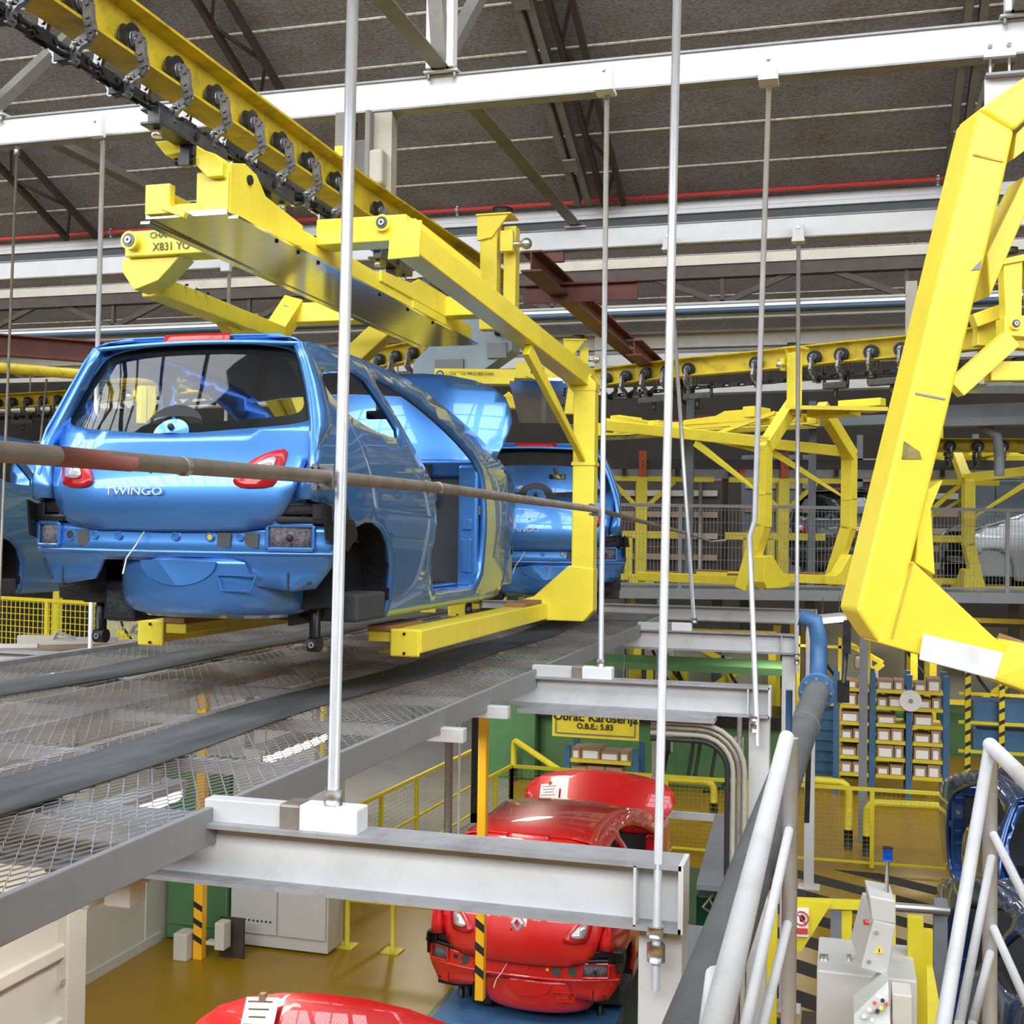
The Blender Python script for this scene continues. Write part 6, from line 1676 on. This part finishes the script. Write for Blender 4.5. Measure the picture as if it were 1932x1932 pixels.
MB().bb((-0.75, 22.3, F + 0.15), (0.42, 22.36, 1.25)).obj('sheet', BLUP, t)
for k in range(9): MB().bb((-0.75, 22.28, F + 0.25 + 0.19 * k), (0.42, 22.3, F + 0.27 + 0.19 * k)).obj('rib', BLUP, t)
for x in (-0.78, -0.05, 0.45): MB().bb((x - 0.03, 22.24, F), (x + 0.03, 22.3, 2.1)).obj('post', YELF, t)
for z in (F + 0.12, 0.85, 1.9): MB().bb((-0.78, 22.24, z), (0.45, 22.29, z + 0.05)).obj('rail', YELF, t)

def hazard_rack(label, x0, x1, y, seed):
    t = thing('hazard_rack', label, 'rack', (x0, y, F))
    for x in (x0, (x0 + x1) / 2, x1):
        p = MB().bb((x - 0.045, y - 0.045, F), (x + 0.045, y + 0.045, 2.2)).obj('post', YELF, t)
        for k in range(14):
            z = F + 0.1 + k * 0.2
            MB().plate([V((x - 0.046, y - 0.048, z)), V((x + 0.046, y - 0.048, z + 0.05)), V((x + 0.046, y - 0.048, z + 0.12)), V((x - 0.046, y - 0.048, z + 0.07))], (0, 0.004, 0)).obj('black_band', INK, p)
    for k in range(5):
        z = F + 0.3 + k * 0.5
        MB().bb((x0 - 0.15, y - 0.03, z), (x1 + 0.1, y + 0.03, z + 0.05)).obj('shelf_bar', YELF, t)
        if k in (1, 2): MB().bb((x0 + 0.1, y + 0.05, z + 0.05), (x1 - 0.1, y + 0.6, z + 0.4)).obj('blue_bin', BLUP, t)
hazard_rack('yellow rack with black banded posts behind the navy cars', 2.1, 3.2, 22.0, 1)
t = thing('storage_rack', 'yellow shelved rack with grey tray and notice behind the stair rail', 'rack', (4, 20, F))
for x in (3.5, 5.2): MB().bb((x - 0.06, 20.4, F), (x + 0.06, 20.5, 2.7)).obj('post', DUCT, t)
for k in range(5): MB().bb((3.5, 20.35, F + 0.3 + k * 0.45), (5.4, 21.0, F + 0.36 + k * 0.45)).obj('shelf', YELF if k % 2 else DUCT, t)
MB().bb((3.55, 20.3, 1.5), (3.8, 20.34, 1.85)).obj('notice', PAPER, t)

# ---- robot cells in the far background of the lower level
def cell(label, x, y, w, d, h, seed):
    rng = random.Random(seed)
    t = thing('robot_cell', label, 'machine', (x, y, F), group='yellow robot cells')
    for dx in (0, w):
        for dy in (0, d): MB().bb((x + dx - 0.07, y + dy - 0.07, F), (x + dx + 0.07, y + dy + 0.07, F + h)).obj('frame_post', YEL, t)
    for z in (F + 1.1, F + h - 0.1): MB().bb((x, y - 0.05, z), (x + w, y + 0.05, z + 0.1)).obj('frame_rail', YEL, t)
    MB().bb((x + 0.1, y + 0.2, F), (x + w - 0.1, y + d, F + 0.9)).obj('bench', GREEN, t)
    MB().bb((x + 0.1, y + d, F), (x + w - 0.1, y + d + 0.05, F + h * 0.9)).obj('back_panel', CREAM, t)
    for k in range(4):
        cx = x + rng.uniform(0.2, w - 0.2); cz = F + rng.uniform(1.0, h - 0.6)
        MB().bb((cx - 0.18, y + 0.3, cz), (cx + 0.18, y + 0.6, cz + rng.uniform(0.25, 0.5))).obj('housing', (CREAM, YEL, CABG)[k % 3], t, bevel=0.05)
        MB().tube([(cx, y + 0.2, cz + 0.3), (cx + 0.2, y + 0.1, cz - 0.1), (cx + 0.5, y + 0.15, cz - 0.5)], 0.03, 6).obj('hose', RUB, t)
    MB().beam((x + w * 0.3, y + 0.2, F + 1.0), (x + w * 0.75, y + 0.4, F + 1.9), 0.14, 0.14).beam((x + w * 0.75, y + 0.4, F + 1.9), (x + w * 0.45, y + 0.3, F + 2.3), 0.12, 0.12).obj('robot_arm', YEL, t, bevel=0.02)
cell('yellow framed robot cell with hoses behind the green machine', -3.9, 23.2, 2.6, 1.6, 2.7, 1)
cell('yellow framed robot cell behind the blue ribbed panel', -1.0, 25.5, 2.4, 1.6, 2.9, 2)
cell('yellow framed robot cell behind the black banded rack', 1.8, 26.0, 2.6, 1.6, 2.9, 3)
cell('yellow framed robot cell beyond the grey aisle', -7.2, 25.0, 2.6, 1.6, 3.4, 4)
cell('tall yellow robot cell behind the far left mesh fence', -12.5, 19.5, 2.8, 1.6, 3.6, 5)
cell('tall yellow robot cell beyond the first one at the far left', -16.0, 21.5, 2.8, 1.6, 3.6, 6)
mesh_fence('yellow_mesh_fence', 'yellow mesh fence at the far left below the blue car', (-14.5, 16.5), (-8.3, 15.0), F + 0.05, 2.75, 5, YELF, 0.10, 0.10, 0.005, 0.05, 0.06)
t = thing('white_jig', 'white angular rail jigs lying at the far left of the platform', 'jig', (-8.2, 11.5, 2.4))
for k in range(3):
    p = V((-9.4 + 0.8 * k, 11.2 + 0.3 * k, 2.55 + 0.08 * k))
    MB().beam(p, p + V((0.75, 0.1, 0.02)), 0.04, 0.05).beam(p, p + V((0.12, -0.1, 0.1)), 0.03, 0.03).beam(p + V((0.12, -0.1, 0.1)), p + V((0.3, 0.05, 0)), 0.03, 0.03).obj('jig_rail', WHT, t)
t = thing('support_shelf', 'pink brown deck edge at the far left of the platform', 'deck', (-8, 11.5, 2.2))
MB().beam((-11.0, 10.6, 2.42), (-6.0, 12.2, 2.62), 0.6, 0.08).obj('deck', mat('pinkish_board', (0.40, 0.28, 0.20), 0.8, var=0.15), t)
for x, y in ((-10.6, 10.7), (-6.4, 12.05)): MB().bb((x - 0.05, y - 0.05, F), (x + 0.05, y + 0.05, 2.45)).obj('leg', DUCT, t)
# pale channel beam behind the car's underside
t = thing('walk_beam', 'pale ribbed channel beam with white boxes behind the underside of the car', 'beam', (-4.5, 12.0, 2.6))
p, q = PD(410, 1192, 11.5), PD(602, 1196, 12.0)
MB().channel(p, q, 0.1, 0.2, 0.012).obj('channel', WHT2, t)
for k in (0.0, 0.12, 0.4, 0.7): 
    c_ = lerp(p, q, k); MB().box(c_ - V((0, 0.04, 0)), (0.015, 0.08, 0.18)).obj('stiffener', WHT2, t)
MB().box(PD(562, 1165, 12.2), (0.32, 0.3, 0.13)).obj('white_box', WHT, t, bevel=0.01)
for k in (0.2, 0.8):
    c_ = lerp(p, q, k); MB().tube([c_, V((c_.x, c_.y, 2.99))], 0.01, 6).obj('hanger_wire', STEEL, t)

# ---- vertical pipes below the platform
def vpipe(label, x, y, z0, z1, r, m):
    t = thing('vertical_pipe', label, 'pipe', (x, y, z0))
    MB().tube([(x, y, z0), (x, y, z1)], r, 12).obj('pipe', m, t)
    MB().ring((x, y, z0 + 0.02), (0, 0, 1), r * 2, r, 0.03, 14).obj('flange', m, t)
vpipe('grey steel pipe standing behind the orange post', -4.0, 11.9, F, 2.9, 0.045, STEEL)
vpipe('thin pale conduit beside the grey steel pipe', -3.9, 11.95, F, 2.9, 0.014, WHT2)
t = thing('hanging_bar', 'black square bar hanging below the platform edge', 'bar', (-4.4, 14, 0.6))
MB().bb((-4.13, 13.1, 0.55), (-4.06, 13.17, 2.99)).bb((-4.13, 13.1, 0.55), (-3.92, 13.17, 0.66)).obj('bar', DARK, t)
t = thing('gate_frame', 'rusty pipe frame behind the near beam end', 'frame', (-1.6, 13, F))
MB().tube([(-2.05, 13.4, 0.2), (-2.05, 13.4, 2.0), (-1.1, 13.4, 2.0), (-1.1, 13.4, 0.3)], 0.032, 10).obj('pipe', STEEL, t)
MB().bb((-2.15, 13.3, 0.1), (-1.95, 13.5, 0.28)).bb((-2.1, 13.38, F), (-2.0, 13.42, 0.2)).obj('clamp', IRON, t)
MB().bb((-2.6, 13.35, 0.72), (-0.9, 13.4, 0.80)).obj('cross_bar', WHT2, t)
# ---- conduits bending down beside the second beam
t = thing('cable_conduits', 'bundle of curved steel conduits bending down at the end of the second beam', 'conduit', (-0.6, 7.4, 1))
for k in range(4):
    o_ = 0.035 * k
    pts = [V((-1.15, 7.36, 2.74 - o_)), V((-0.85, 7.36, 2.74 - o_))] + arc((-0.85, 7.36, 2.74 - 0.28), 0.28 - o_ if k < 4 else 0.2, PI / 2, 0, 6)[1:] + [V((-0.57 - o_, 7.36, 0.9)), V((-0.57 - o_, 7.36, F))]
    MB().tube(pts, 0.016, 8).obj('conduit', (BEIGE, STEEL, BEIGE, RUB)[k], t)
MB().bb((-2.0, 7.3, 2.755), (-0.75, 7.44, 2.785)).obj('cable_tray', GRYB, t)
# ---- grey sloping duct on the lower level
t = thing('cable_trunking', 'dark grey sloping metal trunking beside the lane', 'duct', (-1.2, 9, 0))
MB().beam((-0.95, 6.2, 0.35), (-1.05, 9.6, 0.75), 0.42, 0.06).obj('cover', DUCT, t, bevel=0.005)
MB().beam((-0.72, 6.2, 0.2), (-0.82, 9.6, 0.6), 0.05, 0.4).obj('side', DUCT, t)
MB().beam((-1.0, 10.4, 0.85), (-1.05, 12.4, 1.0), 0.42, 0.06).obj('cover', DUCT, t, bevel=0.005)
MB().beam((-0.8, 10.4, 0.7), (-0.85, 12.4, 0.85), 0.05, 0.4).obj('side', DUCT, t, bevel=0.005)
for y in (6.6, 9.2, 10.8, 12.1): MB().bb((-1.05, y - 0.04, F), (-0.97, y + 0.04, 0.35 + (y - 6.2) * 0.1)).obj('leg', DUCT, t)
for k in range(14):
    rng = random.Random(k)
    a_ = V((-0.95 + rng.uniform(-.15, .15), 9.6 + rng.uniform(0, 0.8), 0.5 + rng.uniform(-.1, .25)))
    MB().tube([a_, a_ + V((rng.uniform(-.2, .2), 0.15, rng.uniform(-.1, .1))), a_ + V((rng.uniform(-.2, .2), 0.4, rng.uniform(-.2, .2)))], 0.01, 5).obj('loose_cable', CARD if k % 2 else BEIGE, t)
t = thing('green_bin', 'small dark green bin beside the sloping trunking', 'bin', (-1.2, 12.8, F))
MB().bb((-1.35, 11.6, 0.0), (-1.12, 11.9, 0.42)).bb((-1.3, 11.65, F), (-1.16, 11.85, 0.0)).obj('bin', mat('dark_green_plastic', (0.0, 0.09, 0.05), 0.4), t, bevel=0.02)

# ---- insulated pipe with blue flange, running to the camera
t = thing('insulated_pipe', 'thick grey insulated pipe beside the stair rail with a blue flange', 'pipe', (-0.25, 4, 3.0))
a, b = PD(1541, 1305, 6.0), PD(1312, 1932, 2.45)
d_ = (b - a).normalized()
MB().tube([a, b, b + d_ * 0.8], 0.062, 18).obj('insulation', mat('grey_pipe_lagging', (0.10, 0.10, 0.105), 0.7, var=0.15, vscale=6, bump=0.2, bscale=30), t)
MB().cyl(a - d_ * 0.03, a + d_ * 0.03, 0.085, 24).obj('flange', BLUP, t, bevel=0.006)
for k in range(8):
    s_, u_ = perp(d_)
    c_ = a + (s_ * math.cos(k * PI / 4) + u_ * math.sin(k * PI / 4)) * 0.071
    MB().cyl(c_ - d_ * 0.04, c_ + d_ * 0.04, 0.009, 6).obj('flange_bolt', BOLT, t)
e_ = PD(1545, 1172, 6.3)
MB().tube([a - d_ * 0.02, a - d_ * 0.1 + V((0, 0, 0.02)), V((e_.x, e_.y, a.z + 0.12)), V((e_.x, e_.y, e_.z - 0.1)), V((e_.x - 0.02, e_.y, e_.z)), V((e_.x - 0.1, e_.y, e_.z + 0.02))], 0.045, 14).obj('riser', BLUP, t)
MB().ring(lerp(a, b, 0.22), d_, 0.068, 0.062, 0.012, 20).obj('strap', BOLT, t)
MB().bb((a.x + 0.1, a.y, a.z - 0.05), (a.x + 0.16, a.y + 0.05, a.z + 0.06)).cyl((a.x + 0.13, a.y, a.z + 0.05), (a.x + 0.15, a.y, a.z + 0.34), 0.012, 8).bb((a.x + 0.125, a.y - 0.02, a.z + 0.2), (a.x + 0.165, a.y + 0.02, a.z + 0.36)).obj('valve', DARK, t)
t = thing('blue_tube', 'short blue tube standing behind the top of the stair rail', 'pipe', (-0.2, 4.4, 2.9))
MB().tube([PD(1489, 1302, 4.6), PD(1488, 1400, 4.6), PD(1484, 1932, 4.6)], 0.013, 10).obj('tube', BLUP, t)
t = thing('flat_bar', 'black flat bar hanging beside the insulated pipe', 'bar', (0, 5.2, 2.5))
MB().plate([PD(1523, 1335, 5.55), PD(1533, 1335, 5.55), PD(1527, 1553, 5.55), PD(1517, 1553, 5.55)], (0, 0.02, 0)).obj('bar', DARK, t)

# ---- stair hand rails close to the camera
RAILM = mat('pale_grey_handrail_paint', (0.58, 0.58, 0.60), 0.4, var=0.06, dirt=(0.35, 0.31, 0.24), dscale=6, damt=0.4)
t = thing('stair_rail', 'pale grey tubular hand rail beside the insulated pipe', 'rail', (-0.15, 3.5, 2), group='stair hand rails')
A = PD(1484, 1392, 3.3); B = PD(1352, 1932, 1.58)
MB().tube([A, B, B + (B - A).normalized() * 0.5], 0.021, 16).obj('hand_rail', RAILM, t)
MB().tube([A + V((0.012, 0, 0)), V((A.x + 0.012, A.y, F))], 0.021, 14).obj('post', RAILM, t)
A2 = PD(1490, 1560, 3.3); MB().tube([A2, PD(1408, 1932, 2.35), PD(1330, 2200, 1.6)], 0.0125, 10).obj('mid_rail', RAILM, t)
A3 = PD(1488, 1735, 3.3); MB().tube([A3, PD(1440, 1932, 2.75), PD(1380, 2200, 2.2)], 0.0125, 10).obj('mid_rail', RAILM, t)
MB().tube([PD(1350, 1840, 1.85), PD(1340, 1932, 1.7), V((PD(1340, 1932, 1.7).x, PD(1340, 1932, 1.7).y, 2.2))], 0.016, 12).obj('post', RAILM, t)
t = thing('stair_rail', 'pale grey tubular stair rail in front of the navy cars', 'rail', (0.45, 3.8, 2), group='stair hand rails')
A = PD(1868, 1405, 3.5)
MB().tube([A, V((A.x + 0.02, A.y, F))], 0.021, 14).obj('post', RAILM, t)
MB().tube([A, PD(1780, 1932, 2.6), PD(1740, 2150, 2.2)], 0.017, 14).obj('hand_rail', RAILM, t)
MB().tube([A, PD(1935, 1472, 2.9), PD(2100, 1640, 2.2)], 0.021, 14).obj('hand_rail', RAILM, t)
MB().tube([PD(1872, 1570, 3.5), PD(1932, 1690, 3.0), PD(2000, 1830, 2.6)], 0.012, 10).obj('mid_rail', RAILM, t)
MB().tube([PD(1872, 1745, 3.5), PD(1932, 1880, 3.0), PD(2000, 2020, 2.6)], 0.012, 10).obj('mid_rail', RAILM, t)
MB().tube([PD(1872, 1610, 3.5), PD(1810, 1932, 2.8)], 0.012, 10).obj('mid_rail', RAILM, t)
MB().tube([PD(1870, 1790, 3.5), PD(1835, 1932, 3.1)], 0.012, 10).obj('mid_rail', RAILM, t)

# ---- navy cars in the next lane
n1 = car('hatchback_car', 'navy blue car body with open rear and hanging wires, further along its lane', NAVY, gate=False, low_detail=True, hood=None)
place(n1, (2.18, 11.65, 0.02), math.radians(4), 1.05)
n2 = car('hatchback_car', 'navy blue car body with open rear behind the stair rail, nearer the control box', NAVY, gate=False, low_detail=True, hood=None)
place(n2, (1.85, 7.55, -0.06), math.radians(4), 1.05)
for n_, p in ((0, (1.35, 11.35, 0.95)), (1, (1.75, 11.4, 1.0))):
    pass
t = thing('wire_harness', 'bunch of pale blue wires hanging in the open rear of the navy car', 'wires', (1.4, 11.2, 0.9))
for k in range(5):
    p = V((1.5 + 0.07 * k, 11.5, 0.65))
    MB().tube([p, p + V((-0.1, -0.05, -0.2)), p + V((-0.05 + 0.03 * k, -0.04, -0.42)), p + V((0.12, 0, -0.5))], 0.009, 6).obj('wire', BLUP if k % 2 else WHT2, t)
for i, (x, y) in enumerate(((2.18, 13.3), (1.8, 9.3))):
    t = thing('car_cradle', ('green cradle under the navy car further along its lane', 'green cradle under the navy car nearer the control box')[i], 'cradle', (x, y, F))
    g_ = mat('bright_green_paint', (0.01, 0.16, 0.07), 0.4)
    for s in (-1, 1):
        MB().bb((x + s * 0.78 - 0.12, y - 0.9, F), (x + s * 0.78 + 0.12, y - 0.65, (0.05, -0.03)[i])).obj('support_block', g_, t)
        MB().bb((x + s * 0.6 - 0.06, y - 1.0, F + 0.2), (x + s * 0.6 + 0.06, y + 1.4, F + 0.34)).obj('runner', DUCT, t)
    MB().bb((x - 0.8, y + 0.8, F), (x + 0.8, y + 1.0, (0.05, -0.03)[i])).obj('support_block', g_, t)

# ---- control box with beacon, cabinet and guards
t = thing('control_box', 'tilted grey control box with blue beacon and warning triangle', 'box', (0.25, 6.8, F))
n_ = V((-0.13, -0.97, 0.2)).normalized()
P = lambda x, y: PD(x, y, 5.9)
MB().plate([P(1648, 1735), P(1690, 1745), P(1676, 1842), P(1624, 1828)], V((-0.05, 0.30, 0.05))).obj('box', CABG, t, bevel=0.008)
MB().plate([P(1645, 1737), P(1640, 1690), P(1690, 1700), P(1690, 1745)], V((-0.02, 0.22, 0.02))).obj('hood', CABG, t, bevel=0.008)
c_ = P(1659, 1792) + n_ * 0.003
MB().plate([c_ + V((-0.022, 0, -0.018)), c_ + V((0.022, 0, -0.014)), c_ + V((0, 0, 0.026))], n_ * 0.003).obj('warning_triangle', YEL, t)
MB().plate([c_ + n_ * 0.004 + V((-0.004, 0, -0.010)), c_ + n_ * 0.004 + V((0.004, 0, -0.009)), c_ + n_ * 0.004 + V((0.001, 0, 0.014))], n_ * 0.001).obj('warning_bolt', INK, t)
for (x, y) in ((1654, 1759), (1640, 1814)): MB().cyl(P(x, y), P(x, y) + n_ * 0.012, 0.010, 10).obj('lock', BOLT, t)
a, b = P(1673, 1735) + V((0, 0.1, 0)), P(1676, 1632) + V((0, 0.1, 0))
MB().tube([a, b], 0.010, 10).obj('beacon_pole', BOLT, t)
MB().cyl(a - V((0, 0, 0.004)), a + V((0, 0, 0.012)), 0.025, 14).obj('pole_foot', RUB, t)
MB().cyl(b, b + V((0, 0, 0.055)), 0.024, 16).obj('beacon', mat('blue_beacon_lens', (0.0, 0.06, 0.5), 0.2), t, bevel=0.004)
MB().cyl(b + V((0, 0, 0.055)), b + V((0, 0, 0.063)), 0.026, 16).obj('beacon_cap', RUB, t)
MB().cyl(P(1638, 1740), P(1630, 1740), 0.014, 10).obj('emergency_button', REDP, t)
c_ = P(1668, 1840) + V((0, 0.35, 0)); MB().bb((c_.x - 0.05, c_.y, F), (c_.x + 0.05, c_.y + 0.08, c_.z + 0.25)).obj('stand', CABG, t)
cb = thing('switch_cabinet', 'light grey floor cabinet with control panel of knobs below the beacon box', 'cabinet', (0.2, 6.5, F))
a = PD(1541, 1830, 6.2)
MB().bb((a.x, a.y, F), (a.x + 0.50, a.y + 0.55, a.z)).obj('body', CABG, cb, bevel=0.01)
for (x, y) in ((1602, 1812), (1550, 1838), (1558, 1786)):
    c_ = PD(x, y, 6.25); MB().cyl((c_.x, c_.y + 0.1, a.z), (c_.x, c_.y + 0.1, a.z + 0.03), 0.012, 8).obj('eye_bolt', BOLT, cb)
pq = [PD(1610, 1915, 5.7), PD(1676, 1850, 5.75), PD(1680, 1935, 5.6), PD(1612, 1990, 5.55)]
MB().plate(pq, V((0, 0.25, 0))).obj('control_panel', CABG, cb, bevel=0.005)
for i, (x, y) in enumerate(((1658, 1880), (1665, 1888), (1650, 1893), (1640, 1905), (1655, 1908), (1630, 1918), (1662, 1902), (1645, 1925), (1672, 1895))):
    c_ = PD(x, y, 5.66)
    MB().cyl(c_, c_ + V((0.0, -0.03, 0.012)), 0.010, 10).obj('knob', (BOLT, RUB, REDP, BOLT, RUB, BOLT, YEL, BOLT, REDP)[i], cb)
a = PD(1683, 1868, 5.7)
MB().bb((a.x, a.y - 0.05, F), (a.x + 0.09, a.y + 0.12, a.z)).obj('side_box', CREAM, cb, bevel=0.006)
# yellow guards and the prohibition sign
gz = thing('yellow_guard', 'yellow perforated guard plates beside the control cabinet', 'guard', (0.5, 6.3, F))
a = PD(1735, 1735, 6.4)
MB().bb((a.x - 0.06, a.y, F), (a.x + 0.02, a.y + 0.08, a.z)).obj('post', YELF, gz)
MB().bb((a.x + 0.02, a.y + 0.02, F), (a.x + 0.07, a.y + 0.06, a.z - 0.06)).obj('post', YELF, gz)
MB().plate([PD(1748, 1825, 6.2), PD(1760, 1825, 6.2), PD(1785, 1960, 6.1), PD(1750, 1960, 6.1)], (0, 0.04, 0)).obj('plate', YELF, gz)
a = PD(1688, 1690, 7.2); MB().beam((a.x, a.y, F), (a.x - 0.02, a.y, a.z), 0.05, 0.05).obj('post', YELF, gz)
sg = thing('safety_guard', 'yellow triangular guard plate with no-touching sign', 'guard', (-0.3, 7.0, F))
D_ = 7.2
MB().plate([PD(1502, 1700, D_), PD(1568, 1706, D_), PD(1512, 1795, D_), PD(1500, 1795, D_)], (0, 0.02, 0)).obj('plate', YELF, sg)
MB().beam(PD(1500, 1702, D_ + 0.05), PD(1640, 1708, D_ + 0.05), 0.05, 0.05).obj('top_rail', YELF, sg)
for x in (1458, 1598):
    p = PD(x, 1706, D_ + 0.08); MB().bb((p.x - 0.03, p.y - 0.03, F), (p.x + 0.03, p.y + 0.03, p.z)).obj('post', YELF, sg)
MB().plate([PD(1502, 1713, D_ - 0.02), PD(1526, 1714, D_ - 0.02), PD(1525, 1768, D_ - 0.02), PD(1502, 1767, D_ - 0.02)], (0, 0.01, 0)).obj('sign_board', PAPER, sg)
c_ = PD(1512, 1733, D_ - 0.025)
MB().ring(c_, (0, 1, 0), 0.045, 0.036, 0.004, 24).beam(c_ + V((-0.028, 0, 0.028)), c_ + V((0.028, 0, -0.028)), 0.004, 0.008).obj('prohibition_ring', REDP, sg)
MB().sphere(c_ + V((0, 0.004, 0)), 0.022, 10, 8, (1, 0.1, 1)).obj('hand_symbol', INK, sg)
MB().plate([PD(1503, 1751, D_ - 0.026), PD(1524, 1752, D_ - 0.026), PD(1524, 1763, D_ - 0.026), PD(1503, 1762, D_ - 0.026)], (0, 0.003, 0)).obj('red_text_bar', REDP, sg)
t = thing('machine_axle', 'steel cross shaft above the hazard stripes', 'shaft', (0.3, 9, 0.8))
MB().tube([PD(1570, 1703, 9), PD(1790, 1718, 9)], 0.035, 12).obj('shaft', BOLT, t)
for x in (1580, 1775):
    p = PD(x, 1712, 9.02); MB().bb((p.x - 0.05, p.y, F), (p.x + 0.05, p.y + 0.08, p.z + 0.05)).obj('pillow_block', DUCT, t)
MB().plate([PD(1565, 1697, 8.9), PD(1592, 1699, 8.9), PD(1592, 1707, 8.9), PD(1565, 1705, 8.9)], (0, 0.05, 0)).obj('name_plate', DARK, t)
# pallets of crates seen between the rail posts
t = thing('crate_stack', 'brown slatted crate under the no-touching sign', 'crate', (-0.3, 7.6, F))
a = PD(1510, 1800, 8.0)
for k in range(4):
    MB().bb((a.x, a.y, F + 0.05 + 0.32 * k), (a.x + 0.5, a.y + 0.5, F + 0.15 + 0.32 * k)).obj('slat', BROWN if k % 2 else WHT2, t)
for dx in (0.02, 0.42): MB().bb((a.x + dx, a.y - 0.02, F), (a.x + dx + 0.06, a.y + 0.02, F + 1.2)).obj('upright', BROWN, t)
